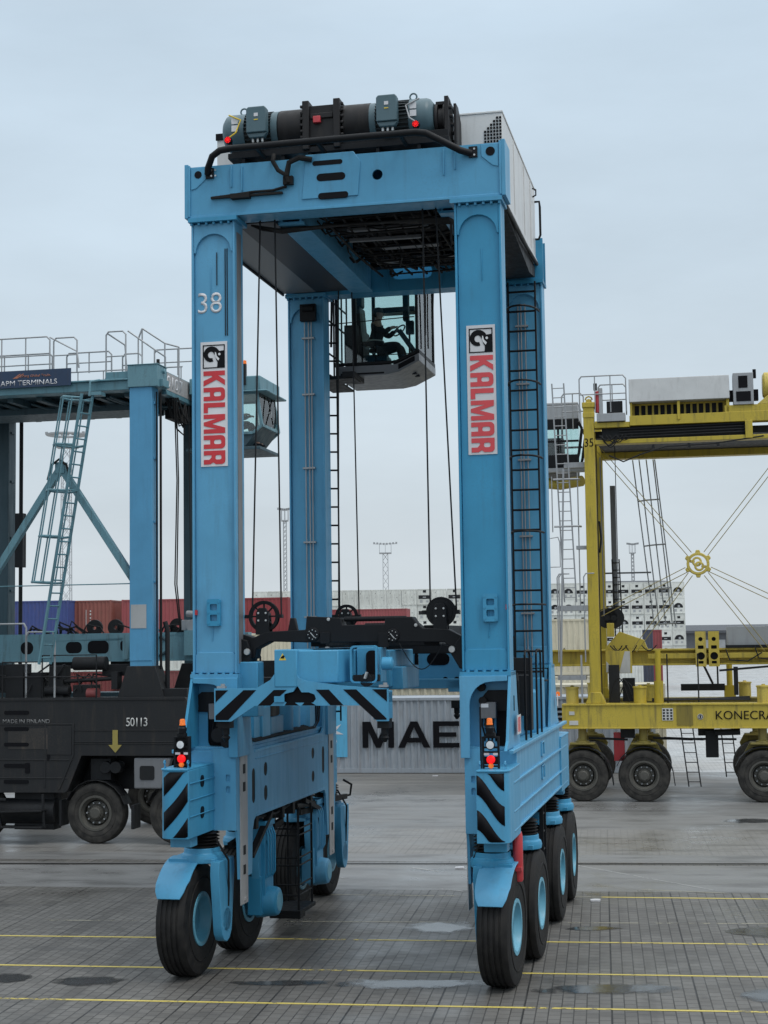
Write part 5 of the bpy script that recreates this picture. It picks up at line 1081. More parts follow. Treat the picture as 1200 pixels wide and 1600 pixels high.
mb = MB(); mb.tube([(2.55, 1.7, 11.1), (2.55, 1.7, 11.9), (2.7, 1.7, 11.9), (2.7, 1.7, 11.3)], .02, 6); mb.tube([(x1+.2, 2.2, 10.2), (x1+.3, 2.2, 10.25), (x1+.3, 2.2, 10.1)], .015, 6); mb.box(x0, x0+.1, y0-.02, y0+.02, 9.7, 10.8); mb.build('handrail', 'zinc', oc)
mb = MB(); mb.box(2.15, 2.65, 2.5, 3.0, 9.72, 9.85); mb.box(2.1, 2.2, 2.5, 3.0, 9.8, 10.5); mb.build('seat', 'dark', oc, .02)
mb = MB(); mb.box(.9, 1.9, 2.2, 3.2, 10.2, 10.7); r3 = random.Random(4)
for k in range(7): mb.tube([(1.4+.05*k, .9, 10.5), (1.5+.05*k, 1.0, 10.2-r3.uniform(0, .5)), (1.7+.03*k, 1.1, 10.0-r3.uniform(0, .5)), (1.75, 1.3, 10.4)], .022, 6)
for k in range(2): mb.tube([(1.62+.05*k, .9, 10.4), (1.66+.04*k, .95, 8.5), (1.60+.05*k, .95, 6.0), (1.7+.03*k, 1.0, 5.0)], .016, 6)
mb.build('cable', 'rubber', old)
_lc, _ls = math.cos(LA), math.sin(LA)
def lw(a, b, z): return (LO.x+a*_lc+b*_ls, LO.y-a*_ls+b*_lc, z)
seated_person(lw(2.55, 2.62, 9.85), -LA, 'driver in a pale jacket seated in the teal cab of the older carrier', 'cloth_pale', 'cloth_dark', None)
# ------------------------------------------------------------------ the yellow carrier on the right
YA = math.radians(11.0); YO = Vector((7.16, 43.54, 0)); YM = 1.67
yel = empty('straddle_carrier', YO, -YA)
tag(yel, 'grimy yellow straddle carrier with crossing tie rods and the number 35', 'straddle carrier')
def ysill(y, m):
    mb = MB(); a, b = -2.20, 2*YM+2.20
    mb.box(a, b, y-.30, y+.30, 2.06, 2.70); mb.box(a, b, y-.34, y+.34, 2.68, 2.73); mb.box(a, b, y-.33, y+.33, 2.03, 2.07)
    return mb.build('sill_beam', m, yel, .008)
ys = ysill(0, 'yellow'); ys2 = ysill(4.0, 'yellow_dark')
mb = MB(); mb.prism(rrect(.98, 1.42, 2.12, 2.66, .02), (0, -.302, 0), X, Z, 0, .012); mb.build('ladder_recess', 'yellow_dark', ys)
text('lettering', 'KONECRANES', 'mark_black', ys, (2.04, -.318, 2.28), X, Z, 2.15, .24, .0)
for q_ in ((-2.0, -1.85, 2.42, 2.52), (-2.0, -1.75, 2.14, 2.26)): mb = MB(); mb.box(q_[0], q_[1], -.316, -.304, q_[2], q_[3]); mb.build('sticker', 'dull_white', ys)
mb = MB(); mb.prism(circ(1.62, 2.36, .08, 20), (0, -.304, 0), X, Z, 0, .012); mb.build('sticker', 'dull_white', ys)
mb = MB(); mb.box(.58, .88, -.316, -.304, 2.26, 2.60); sk_ = mb.build('sticker', 'dull_white', ys)
mb = MB()
for j in range(3):
    for k in range(4): mb.box(.60+.10*j, .66+.10*j, -.319, -.317, 2.28+.08*k, 2.33+.08*k)
mb.tube([(1.62+.06*math.cos(t), -.318, 2.36+.06*math.sin(t)) for t in (2*PI*k/16 for k in range(16))], .008, 5, closed=True); mb.box(1.60, 1.64, -.319, -.317, 2.32, 2.40); mb.build('pictogram', 'dark', sk_)
mb = MB()
for k in range(4): mb.box(-2.34, -2.21, -.25, -.1, 2.12+.14*k, 2.20+.14*k)
mb.build('hazard_marking', 'mark_black', ys)
def yleg(x, y, m):
    mb = MB(); s = 1 if x < YM else -1
    mb.box(x-.15, x+.15, y-.22, y+.22, 2.95, 11.15); mb.prism([(x-.28, 2.73), (x+.28, 2.73), (x+.15, 3.05), (x-.15, 3.05)], (0, y, 0), X, Z, -.28, .28)
    mb.box(x-.18, x+.18, y-.25, y+.25, 11.15, 11.3)
    return mb.build('column', m, yel, .015)
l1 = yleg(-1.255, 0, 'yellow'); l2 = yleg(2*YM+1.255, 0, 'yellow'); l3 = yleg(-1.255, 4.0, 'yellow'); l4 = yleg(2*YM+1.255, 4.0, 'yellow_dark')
text('lettering', '35', 'mark_black', l1, (-1.385, -.226, 10.02), X, Z, .25, .24, .0)
mb = MB(); mb.box(-1.42, -1.08, -.24, -.22, 10.86, 11.0); mb.lathe([(0, 0), (0, .1), (.1, .08), (.14, 0)], (-1.25, 0, 11.3), Z, 14); mb.tube([(-1.25+.1*math.cos(t), 0, 11.4+.1*math.sin(t)) for t in (0, .8, 1.6, 2.4, 3.14)], .025, 6); mb.build('column_head', 'yellow', l1, .01)
mb = MB()
for k in range(2): mb.tube([(-1.085, .05+.08*k, 2.9), (-1.085, .05+.08*k, 6), (-1.08, .05+.08*k, 10.2)], .015, 6)
mb.tube([(-1.05, .1, 7.0), (-1.0, .05, 7.4), (-1.04, .1, 7.9)], .03, 6); mb.build('cable', 'rubber', l1)
# roof girders and housings
mb = MB(); a, b = -1.1, 2*YM+1.1
mb.box(a, b, -.20, .20, 10.08, 10.20); mb.box(-.1, b, -.22, .22, 10.58, 10.86); mb.box(a, b, 3.8, 4.2, 10.1, 10.8); mb.box(a, -.1, -.2, .2, 10.55, 10.7); mb.box(-.08, -.02, -.2, .2, 10.86, 11.24); mb.box(1.24, 1.32, -.25, .2, 10.70, 11.24); mb.box(2.60, 2.68, -.2, .2, 10.86, 11.24); mb.box(-.08, 2.7, .12, .2, 10.86, 11.24); mb.box(2.55, 5.2, -.2, .2, 10.7, 11.05); mb.box(3.1, 3.3, -.24, .24, 10.1, 10.6)
rg = mb.build('roof_girder', 'yellow', yel, .01)
mb = MB()
for k in range(14): mb.box(.05+.18*k, .17+.18*k, .10, .115, 10.9, 11.18)
mb.build('vent_slot', 'mark_black', rg)
mb = MB(); mb.box(-.9, 3.2, -.05, .1, 10.2, 10.58); mb.box(a, b, .2, 3.8, 10.3, 10.5); rq = random.Random(8)
for k in range(4): mb.tube([(-.4, -.16, 10.26+.08*k), (3.1, -.16, 10.30+.08*k)], .02, 6)
for k in range(8): x = rq.uniform(-1.0, -.5); d_ = rq.uniform(.1, .35); mb.tube([(x+.06*j, -.2-.02*k, 10.32-d_*math.sin(PI*j/8)) for j in range(9)], .016, 6)
mb.tube([(-.7, -.2, 9.75), (-.3, -.25, 9.55), (.2, -.25, 9.75), (.9, -.2, 9.95), (2.2, -.2, 9.98), (3.2, -.2, 10.1), (3.6, -.2, 10.15)], .022, 6)
for x in (.5, 1.5, 2.3): mb.box(x, x+.08, -.22, -.1, 9.9, 10.02)
mb.build('machinery_bay', 'dark', yel, .006)
mb = MB(); mb.prism([(-.30, 11.24), (.30, 11.24), (.30, 11.95), (-.12, 11.93)], (1.30, 0, 0), Y, Z, -1.40, 1.40); mb.build('roof_housing', 'grey_box', yel, .015)
mb = MB(); mb.box(2.80, 3.36, -.25, .3, 11.05, 11.95); cb = mb.build('control_box', 'zinc', yel, .01)
mb = MB(); mb.box(2.88, 3.28, -.262, -.25, 11.14, 11.42); mb.box(2.95, 3.20, -.262, -.25, 11.52, 11.86); mb.box(2.68, 3.5, .0, .25, 11.2, 11.5); mb.cyl((3.4, -.1, 11.8), (3.4, -.1, 12.05), .05, 10); mb.build('opening', 'mark_black', cb)
mb = MB(); mb.lathe([(0, 0), (0, .3), (.05, .38), (.6, .38), (.65, .3), (.65, 0)], (3.62, .1, 11.6), X, 28); mb.prism([(3.45, 11.05), (4.4, 11.05), (4.4, 11.3), (3.75, 11.3)], (0, .1, 0), X, Z, -.3, .3); mb.build('hoist_motor', 'yellow', yel, .01)
mb = MB()
for (x0, x1, y, z0, z1) in ((-1.5, -.18, -.2, 11.0, 12.05), (-2.05, -1.42, .3, 10.6, 11.65), (-1.0, -.2, .5, 11.0, 11.9)):
    mb.tube([(x0, y, z0), (x0, y, z1-.08), (x0+.06, y, z1), (x1-.08, y, z1), (x1, y, z1-.1), (x1, y, z0)], .022, 6); mb.tube([(x0, y, (z0+z1)/2), (x1, y, (z0+z1)/2)], .018, 6)
    n = max(2, int((x1-x0)/.4))
    for k in range(1, n): mb.cyl((x0+(x1-x0)*k/n, y, z0), (x0+(x1-x0)*k/n, y, z1), .018, 6)
mb.build('handrail', 'zinc', yel)
mb = MB(); mb.box(-1.02, -.22, -.3, .2, 10.72, 10.95); mb.box(-.95, -.85, -.2, .0, 10.95, 11.7); mb.build('platform', 'zinc', yel, .006)
mb = MB(); mb.cyl((-.98, -.1, 11.0), (-.98, -.1, 11.62), .08, 14); mb.build('fire_extinguisher', 'red', yel, .01)
mb = MB(); mb.box(-1.1, -1.0, -.15, -.05, 11.65, 11.85); mb.box(-.75, -.3, .1, .3, 11.0, 11.35); mb.build('signal_box', 'dark', yel, .005)
# tie rods meeting in a ring
mb = MB(); mb.lathe([(-.06, .24), (-.06, .32), (.06, .32), (.06, .24), (-.06, .24)], (1.69, .1, 6.62), Y, 28); mb.lathe([(-.05, .08), (-.05, .14), (.05, .14), (.05, .08), (-.05, .08)], (1.66, .1, 6.68), Y, 20); mb.lathe([(-.05, .08), (-.05, .14), (.05, .14), (.05, .08), (-.05, .08)], (1.72, .08, 6.55), Y, 20); mb.beam((1.46, .1, 6.70), (1.6, .1, 6.68), .08, .08, Y); mb.beam((1.78, .1, 6.55), (1.92, .1, 6.53), .08, .08, Y)
for k in range(6):
    t = math.radians(30+60*k); mb.prism([(-.08, .29), (.08, .29), (.05, .39), (-.05, .39)], (1.69, .1, 6.62), (math.sin(t), 0, -math.cos(t)), (math.cos(t), 0, math.sin(t)), -.05, .05)
tr = mb.build('tie_ring', 'yellow', yel, .02)
mb = MB()
for ex, ez in ((-1.0, 9.95), (2*YM+1.0, 9.95), (-1.08, 5.25), (2*YM+1.08, 5.25), (-.15, 4.2), (2*YM+.15, 4.2)):
    d = Vector((ex-1.69, 0, ez-6.62)).normalized(); n_ = Vector((-d.z, 0, d.x))*.07
    for s in (-1, 1): mb.cyl(Vector((1.69, .1, 6.62))+d*.36+n_*s, Vector((ex, .1, ez))+n_*s, .012, 6)
mb.build('tie_rod', 'yellow_dark', tr)
# cab, ladder tower
yc = empty('cab', (0, 0, 0), 0, yel); x0, x1, y0, y1 = -3.0, -1.62, .9, 2.5
mb = MB(); mb.box(x0, x1, y0, y1, 11.0, 11.42); mb.box(x0-.3, x1, y0, y1, 11.42, 11.5); mb.build('roof', 'zinc', yc, .02)
mb = MB()
for y in (y0, y1):
    mb.beam((x0, y, 9.6), (x0, y, 11.0), .08, .08, Y); mb.beam((x1, y, 10.0), (x1+.1, y, 10.7), .08, .08, Y); mb.beam((x1-.1, y, 9.6), (x1, y, 10.0), .08, .08, Y); mb.beam((x1-.6, y, 9.6), (x1-.6, y, 11.0), .06, .06, Y); mb.beam((x0, y, 10.35), (x1, y, 10.35), .06, .06, Y)
    mb.beam((x1, y, 10.9), (x1+.1, y, 10.7), .08, .08, Y)
mb.box(x0, x1, y0, y0+.03, 10.7, 11.0); mb.box(x0, x1-.1, y0, y1, 9.4, 9.62); mb.box(x0+.2, x0+.9, y0+.4, y0+1.0, 9.6, 10.5); mb.box(x0, x1, y0-.02, y0+.02, 9.6, 9.95); mb.build('frame', 'black', yc, .006)
for y in (y0+.01, y1-.01): mb = MB(); mb.box(x0, x1, y-.004, y+.004, 9.62, 11.0); mb.build('window_pane', 'glass', yc)
mb = MB(); mb.tube([(-3.0, 1.2, 9.2), (-2.2, 1.2, 9.1), (-1.55, .8, 9.15)], .16, 12); mb.build('cab_bracket', 'yellow', yc)
mb = MB(); mb.box(-3.0, -1.45, .5, .8, 9.40, 9.52); mb.build('walkway', 'zinc', yc)
lt = ladder('ladder', yel, (-1.90, -.1, 5.6), (-2.12, -.1, 11.9), X, .34, M['zinc'], .27, .02, False)
mb = MB(); mb.cyl((-1.62, -.1, 5.3), (-1.62, -.1, 9.3), .02, 6); mb.cyl((-2.35, -.2, 7.6), (-2.35, -.2, 9.2), .018, 6)
for z in (7.75, 9.1): mb.tube([(-2.3, -.3, z), (-1.6, -.3, z), (-1.55, -.1, z)], .03, 6)
mb.box(-1.7, -1.38, -.15, .1, 7.1, 7.2); mb.box(-2.25, -1.4, -.3, .3, 5.35, 5.5); mb.box(-2.0, -1.4, -.1, .2, 9.45, 9.6)
for x in (-2.25, -2.2, -1.5): mb.tube([(x, -.3, 3.9), (x, -.3, 6.3), (x+.06, -.3, 6.4), (x+.3, -.3, 6.4)], .02, 6)
mb.tube([(-2.55, -.3, 5.5), (-2.55, -.3, 7.4), (-2.2, -.3, 7.45), (-2.15, -.3, 7.3), (-2.15, -.3, 6.6), (-2.55, -.3, 6.6)], .018, 6)
mb.beam((-2.22, -.3, 2.9), (-2.0, -.3, 9.4), .05, .05, Y); mb.beam((-1.62, -.3, 2.75), (-1.62, -.3, 4.1), .05, .05, Y); mb.box(-2.3, -1.5, -.3, .2, 3.4, 3.52)
mb.build('ladder_frame', 'zinc', lt)
mb = MB()          # far-side cage and post
for k, (xa, xb) in enumerate(((.42, .95), (.62, 1.1), (.84, 1.3), (1.05, 1.5), (1.1, 1.6))): mb.cyl((xa-.6, 4.3, 10.1), (xb-.6, 4.3, 4.9), .022, 6)
for t in (.25, .52, .78, .99): mb.tube([(-.18+.53*t, 4.3, 10.1-5.2*t), (.1+.5*t, 4.15, 10.12-5.2*t), (.5+.52*t, 4.3, 10.15-5.2*t)], .025, 6)
mb.build('ladder_cage', 'zinc', yel)
mb = MB(); mb.box(-.90, -.74, 4.1, 4.3, 5.4, 9.3); mb.box(-1.2, .3, 4.2, 4.25, 6.55, 6.60); mb.cyl((-1.0, .6, 5.2), (-1.0, .6, 9.8), .02, 6); mb.build('cable_post', 'cabgrey', yel)
ladder('ladder', yel, (-.72, 4.05, 4.3), (-.78, 4.05, 7.0), X, .22, M['dark'], .22, .02, False)
# wheels, forks, ladders below
for x in (-1.66, 0.04, 2*YM-.04, 2*YM+1.66):
    for y in (0, 4.0):
        w = wheel(yel, 0, 0, .72, .42, -1, M['tyre_dusty'], M['rim_dirty'], .56, .07, 40); w.location = (x, y, .72); w.rotation_euler = (0, 0, PI/2)
forks = {}
for x in (-1.66, 0.04, 2*YM-.04, 2*YM+1.66):
    for y in (0, 4.0):
        mb = MB(); mb.lathe([(1.60, 0), (1.60, .2), (1.68, .2), (1.70, .12), (2.04, .12), (2.04, 0)], (x, y, 0), Z, 20)
        mb.prism([(x-.5, 1.35), (x-.35, 1.62), (x+.35, 1.62), (x+.5, 1.35), (x+.25, .6), (x-.25, .6)], (0, y+.27, 0), X, Z, -.04, .04); mb.box(x-.35, x+.35, y-.2, y+.27, 1.58, 1.64)
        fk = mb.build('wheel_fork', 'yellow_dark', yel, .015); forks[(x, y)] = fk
for x in (-1.66, 0.04, 2*YM-.04, 2*YM+1.66):
    mb = MB()
    for a in range(9):
        t0, t1 = math.radians(8+a*17), math.radians(25+a*17); mb.beam((x+.80*math.cos(t0), 0, .72+.80*math.sin(t0)), (x+.80*math.cos(t1), 0, .72+.80*math.sin(t1)), .02, .44, Y)
    mb.beam((x+.79, 0, .85), (x+.84, 0, .45), .02, .42, Y)
    mb.build('mudguard', 'dark', forks[(x, 0)])
mb = MB(); mb.box(-.8, -.5, .2, .5, 1.1, 1.9); mb.build('extinguisher_cabinet', 'red', yel, .01)
mb = MB()
for x in (-.9, .9, 1.2): mb.beam((x-.6, .2, 1.75), (x+.5, .2, 1.7), .06, .06)
mb.beam((.5, .3, 1.72), (2.6, .3, 1.70), .06, .06); mb.box(1.75, 2.1, .2, .5, 1.2, 1.95); mb.cyl((2.0, .1, 1.9), (2.7, .1, 1.92), .09, 14); mb.box(1.55, 2.0, .3, .6, 1.8, 2.04); mb.box(-.6, -.2, .1, .4, 1.75, 2.03); mb.build('steering_gear', 'dark', yel, .01)
ladder('ladder', yel, (1.42, -.42, .45), (1.24, -.36, 2.04), X, .33, M['dark'], .26, .018, False); ladder('ladder', yel, (2.55, 4.3, .30), (2.40, 4.3, 2.04), X, .33, M['dark'], .26, .018, False)
# pots and gear on the sill
for x, y in ((-1.92, 0), (-.02, 0), (.18, 1.6), (2*YM+.02, 0), (2*YM-.35, 3.6), (-1.55, 3.9)):
    mb = MB(); mb.lathe([(0, 0), (0, .18), (.42, .18), (.42, .20), (.47, .20), (.48, .05), (.51, .05), (.51, 0)], (x, y, 2.73), Z, 24); mb.build('spring_pot', 'yellow', ys if y < 2 else ys2)
mb = MB(); mb.box(-.55, -.2, 1.2, 1.6, 2.73, 3.4); mb.box(-.9, -.6, .3, .6, 2.73, 3.8); rq2 = random.Random(9)
for k in range(3): h_ = rq2.uniform(.5, .9); mb.tube([(-.9+.12*k+.5*j/8, .3+.03*k, 2.75+h_*math.sin(PI*j/9)) for j in range(10)], .016, 6)
for k in range(4): mb.tube([(.3, .1+.05*k, 2.78+.02*k), (1.5, .1+.05*k, 2.82), (3.0, .1+.05*k, 2.8+.03*k)], .02, 6)
mb.cyl((.75, .0, 2.73), (.75, .0, 4.1), .02, 8); mb.cyl((1.6, .5, 2.73), (1.6, .5, 4.1), .02, 8); mb.beam((1.1, 3.5, 3.05), (2.4, 3.5, 3.05), .2, .2); mb.tube([(1.75, 3.5, 4.2), (1.8, 3.5, 3.7), (2.05, 3.5, 3.15)], .04, 6); mb.tube([(2.2, 3.5, 4.2), (2.2, 3.5, 3.15)], .03, 6); mb.box(2.6, 2.72, 1.0, 1.2, 2.9, 3.7); mb.beam((2.2, 1, 3.6), (4.2, 1, 3.75), .06, .06); mb.build('pipework', 'dark', ys)
mb = MB(); mb.cyl((.5, -.05, 2.73), (.5, -.05, 4.2), .08, 14); mb.cyl((.5, -.05, 2.73), (.5, -.05, 3.35), .13, 16); mb.cyl((2.55, 3.6, 2.73), (2.55, 3.6, 4.2), .09, 14); mb.box(2.38, 2.72, 3.5, 3.7, 2.73, 3.1); mb.build('guide_post', 'yellow', ys)
# spreader
ysp = empty('spreader', YO, -YA); tag(ysp, 'yellow container spreader with two holed lock boxes, hanging inside the yellow carrier', 'spreader')
mb = MB(); mb.box(-3.6, 6.4, 1.3, 1.36, 3.80, 4.22); mb.box(-3.6, 6.4, 1.1, 1.4, 4.18, 4.24); mb.box(-3.6, 6.4, 1.1, 1.4, 3.76, 3.81); mb.box(.2, 4.8, 1.05, 1.12, 3.95, 4.1); mb.box(-3.6, 6.4, 2.3, 2.6, 3.8, 4.2)
mb.prism([(-1.0, 4.3), (-.6, 4.75), (.1, 4.5), (.2, 4.24), (-1, 4.24)], (0, 1.3, 0), X, Z, -.2, .2); mb.box(-.95, -.75, 1.0, 1.4, 4.6, 5.0)
yf = mb.build('main_frame', 'yellow', ysp, .012)
for x in (1.55, 1.92):
    mb = MB(); mb.plate(rrect(x, x+.30, 3.72, 4.72, .02), [circ(x+.15, 4.5, .06), rrect(x+.07, x+.23, 4.22, 4.32, .02), circ(x+.15, 4.02, .11), rrect(x+.08, x+.22, 3.80, 3.88, .02)], (0, .92, 0), X, Z, -.02, .02); mb.box(x, x+.03, .92, 1.3, 3.72, 4.72); mb.box(x+.27, x+.30, .92, 1.3, 3.72, 4.72); lbx = mb.build('lock_box', 'yellow', ysp, .006)
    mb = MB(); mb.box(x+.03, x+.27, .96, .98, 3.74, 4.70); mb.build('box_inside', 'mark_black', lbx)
mb = MB(); mb.box(2.45, 3.75, 1.2, 1.8, 4.24, 4.85); mb.build('control_housing', 'zinc', ysp, .01)
mb = MB(); mb.plate([(-1.0, 3.55), (-.25, 3.55), (-.25, 4.2), (-1.0, 4.2)], [], (0, .85, 0), X, Z, -.03, .03); wp = mb.build('end_plate', 'yellow', ysp, .01)
mb = MB(); mb.prism([(-.62, 3.56), (-.3, 3.56), (-.3, 4.18), (-.45, 4.18)], (0, .815, 0), X, Z, 0, .006); mb.prism([(-.99, 3.58), (-.70, 3.58), (-.98, 3.9)], (0, .815, 0), X, Z, 0, .006); mb.build('hazard_marking', 'dull_white', wp)
mb = MB(); rq3 = random.Random(21)
for x in (-.95, -.75): mb.lathe([(-.05, .08), (-.05, .30), (.05, .30), (.05, .08), (-.05, .08)], (x, 1.3, 5.15), Y, 20)
for k in range(4):
    x = rq3.uniform(-1.1, .3); w_ = rq3.uniform(.25, .6); d_ = rq3.uniform(.1, .22); mb.tube([(x+w_*j/8, .9, 4.35-d_*math.sin(PI*j/8)) for j in range(9)], .018, 6)
mb.tube([(2.4, 1.0, 4.2), (2.5, .95, 3.9), (3.0, .9, 3.86), (3.4, .95, 4.1)], .02, 6); mb.tube([(3.2, 1, 4.3), (3.3, .95, 3.95), (3.7, .95, 3.9)], .02, 6); mb.box(2.4, 4.2, 1.05, 1.3, 4.24, 4.32); mb.build('hose_bundle', 'dark', ysp)
for x in (-.6, 3.9):
    mb = MB(); mb.cyl((x, 1.35, 4.2), (x, 1.35, 10.2), .013, 6); mb.build('hoist_rope', 'dark', ysp)
mb = MB(); mb.lathe([(0, .06), (.1, .055), (.13, 0)], (-2.32, -.1, 2.95), Z, 14); mb.build('beacon', 'amber', yel)
# ------------------------------------------------------------------ ground, rails, markings
GA = math.radians(8.0); gx = Vector((math.cos(GA), -math.sin(GA), 0)); gy = Vector((math.sin(GA), math.cos(GA), 0))
def ground_pt(x, y, z=0.0):
    r = fw+cr*((x-600)/F_PX)+cu*((800-y)/F_PX); t = (z-EYE)/r.z; return Vector((0, 0, EYE))+r*t
def at(x, y, d):
    r = fw+cr*((x-600)/F_PX)+cu*((800-y)/F_PX); return Vector((0, 0, EYE))+r*(d/r.y)
def ground_material():
    m, n, b = mat_base('yard_surface'); L = n.links
    geo = n.nodes.new('ShaderNodeNewGeometry'); rot = n.nodes.new('ShaderNodeVectorRotate'); rot.rotation_type = 'Z_AXIS'; rot.inputs['Angle'].default_value = GA; lk(n, geo.outputs['Position'], rot.inputs['Vector'])
    P = rot.outputs[0]; se = n.nodes.new('ShaderNodeSeparateXYZ'); lk(n, P, se.inputs[0]); yv = se.outputs['Y']
    def nz(scale, detail=5, st=None):
        x = n.nodes.new('ShaderNodeTexNoise'); x.inputs['Scale'].default_value = scale; x.inputs['Detail'].default_value = detail; v = P
        if st: mp_ = n.nodes.new('ShaderNodeMapping'); mp_.inputs['Scale'].default_value = st; lk(n, P, mp_.inputs[0]); v = mp_.outputs[0]
        lk(n, v, x.inputs['Vector']); return x.outputs['Fac']
    def math_(op, a, b_):
        x = n.nodes.new('ShaderNodeMath'); x.operation = op
        for i, v in enumerate((a, b_)):
            if hasattr(v, 'is_linked'): lk(n, v, x.inputs[i])
            else: x.inputs[i].default_value = v
        return x.outputs[0]
    def band(y0, y1): return math_('MULTIPLY', math_('GREATER_THAN', yv, y0), math_('LESS_THAN', yv, y1))
    # block paving laid in long courses
    br = n.nodes.new('ShaderNodeTexBrick'); mp_ = n.nodes.new('ShaderNodeMapping'); mp_.inputs['Rotation'].default_value = (0, 0, math.radians(90)); lk(n, P, mp_.inputs[0]); lk(n, mp_.outputs[0], br.inputs['Vector'])
    br.inputs['Scale'].default_value = 1.0; br.inputs['Brick Width'].default_value = .21; br.inputs['Row Height'].default_value = .155; br.inputs['Mortar Size'].default_value = .009; br.inputs['Mortar Smooth'].default_value = .3; br.inputs['Bias'].default_value = 0.0; br.offset = 0.5
    br.inputs['Color1'].default_value = (0.116, 0.110, 0.101, 1); br.inputs['Color2'].default_value = (0.156, 0.149, 0.138, 1); br.inputs['Mortar'].default_value = (0.045, 0.042, 0.038, 1)
    b2 = n.nodes.new('ShaderNodeTexBrick'); lk(n, mp_.outputs[0], b2.inputs['Vector']); b2.inputs['Scale'].default_value = 1.0; b2.inputs['Brick Width'].default_value = 400.0; b2.inputs['Row Height'].default_value = 1.085; b2.inputs['Mortar Size'].default_value = .014; b2.inputs['Mortar Smooth'].default_value = .2
    big = nz(.22, 4); mid = nz(1.7, 6); fine = nz(55.0, 5); pat = nz(.9, 5, (.6, 2.2, 1)); tread = nz(.55, 5, (.12, 2.6, 1))
    pav = mixc(n, math_('MULTIPLY', b2.outputs['Fac'], .75), br.outputs['Color'], (0.03, 0.029, 0.028))
    pav = mixc(n, rng(n, mid, .35, .7, 0, .35), pav, (0.165, 0.158, 0.147)); pav = mixc(n, rng(n, nz(3.1, 6), .55, .75, 0, .55), pav, (0.055, 0.052, 0.049))
    # rubbed tyre tracks curving along the lane, damp blotches, grit in the joints
    wv = n.nodes.new('ShaderNodeTexNoise'); wv.inputs['Scale'].default_value = .9; wv.inputs['Detail'].default_value = 4; mw_ = n.nodes.new('ShaderNodeMapping'); mw_.inputs['Scale'].default_value = (2.2, .05, 1); mw_.inputs['Rotation'].default_value = (0, 0, math.radians(-7)); lk(n, P, mw_.inputs[0]); lk(n, mw_.outputs[0], wv.inputs['Vector'])
    pav = mixc(n, rng(n, wv.outputs['Fac'], .54, .66, 0, .42), pav, (0.058, 0.054, 0.05)); pav = mixc(n, rng(n, nz(7.5, 7), .58, .72, 0, .35), pav, (0.17, 0.16, 0.147)); pav = mixc(n, rng(n, nz(.55, 6), .50, .72, 0, .45), pav, (0.07, 0.066, 0.06))
    pav = mixc(n, math_('MULTIPLY', br.outputs['Fac'], rng(n, nz(2.3, 5), .3, .65, .25, .8)), pav, (0.036, 0.034, 0.031)); pav = mixc(n, math_('MULTIPLY', b2.outputs['Fac'], .9), pav, (0.022, 0.021, 0.02))
    asph = mixc(n, rng(n, fine, .3, .7, 0, 1), (0.160, 0.160, 0.158), (0.235, 0.235, 0.232)); asph = mixc(n, rng(n, tread, .4, .7, 0, .4), asph, (0.125, 0.124, 0.122))
    far = mixc(n, rng(n, mid, .3, .7, 0, 1), (0.34, 0.34, 0.335), (0.46, 0.46, 0.45)); far = mixc(n, math_('MULTIPLY', br.outputs['Fac'], .45), far, (.14, .14, .138)); far = mixc(n, math_('MULTIPLY', b2.outputs['Fac'], .5), far, (.10, .10, .10))
    conc = mixc(n, rng(n, fine, .3, .7, 0, 1), (0.17, 0.168, 0.163), (0.205, 0.202, 0.196))
    asph2 = mixc(n, rng(n, tread, .4, .7, 0, .6), asph, (0.145, 0.142, 0.136))
    pal = mixc(n, .45, pav, (0.28, 0.275, 0.265))
    col = mixc(n, band(28.6, 31.35), pav, asph); col = mixc(n, band(31.35, 31.85), col, conc); col = mixc(n, band(32.25, 33.35), col, asph); col = mixc(n, band(33.35, 37.7), col, pal)
    col = mixc(n, band(37.7, 45.9), col, asph2); col = mixc(n, band(45.9, 53.5), col, mixc(n, rng(n, tread, .4, .7, 0, 1), (.125, .12, .112), (.175, .168, .157)))
    col = mixc(n, math_('GREATER_THAN', yv, 53.5), col, far)
    # tyre-darkened lanes and damp patches
    col = mixc(n, rng(n, pat, .52, .66, 0, .45), col, (0.06, 0.058, 0.056)); lk(n, col, b.inputs['Base Color'])
    wet = math_('MULTIPLY', rng(n, big, .40, .62, 0.25, 1.0), rng(n, mid, .3, .65, .55, 1.0))
    lk(n, rng(n, wet, .2, 1.0, .62, .20), b.inputs['Roughness']); b.inputs['Specular IOR Level'].default_value = 0.4
    h = math_('ADD', math_('MULTIPLY', br.outputs['Fac'], math_('LESS_THAN', yv, 28.6)), math_('MULTIPLY', fine, -.35))
    bp = n.nodes.new('ShaderNodeBump'); bp.invert = True; bp.inputs['Strength'].default_value = .5; bp.inputs['Distance'].default_value = .006; lk(n, h, bp.inputs['Height']); lk(n, bp.outputs[0], b.inputs['Normal'])
    return m
M['yard'] = ground_material()
mb = MB(); v = [mb.bm.verts.new(p) for p in ((-4000, -200, 0), (4000, -200, 0), (4000, 7000, 0), (-4000, 7000, 0))]; mb.bm.faces.new(v)
tag(mb.build('ground', 'yard'), kind='structure')
def strip(name, p, q, w, mat, z=.004, thick=.0):
    p, q = Vector(p), Vector(q); d = (q-p).normalized(); nn = Vector((-d.y, d.x, 0))*w/2; mb = MB()
    n = max(2, int((q-p).length/.5)); pr = None
    for i in range(n+1):
        c = p+(q-p)*i/n; a, b = c+nn, c-nn; a.z = b.z = z; cur = (mb.bm.verts.new(a), mb.bm.verts.new(b))
        if pr: mb.bm.faces.new((pr[0], pr[1], cur[1], cur[0]))
        pr = cur
    return mb.build(name, mat)
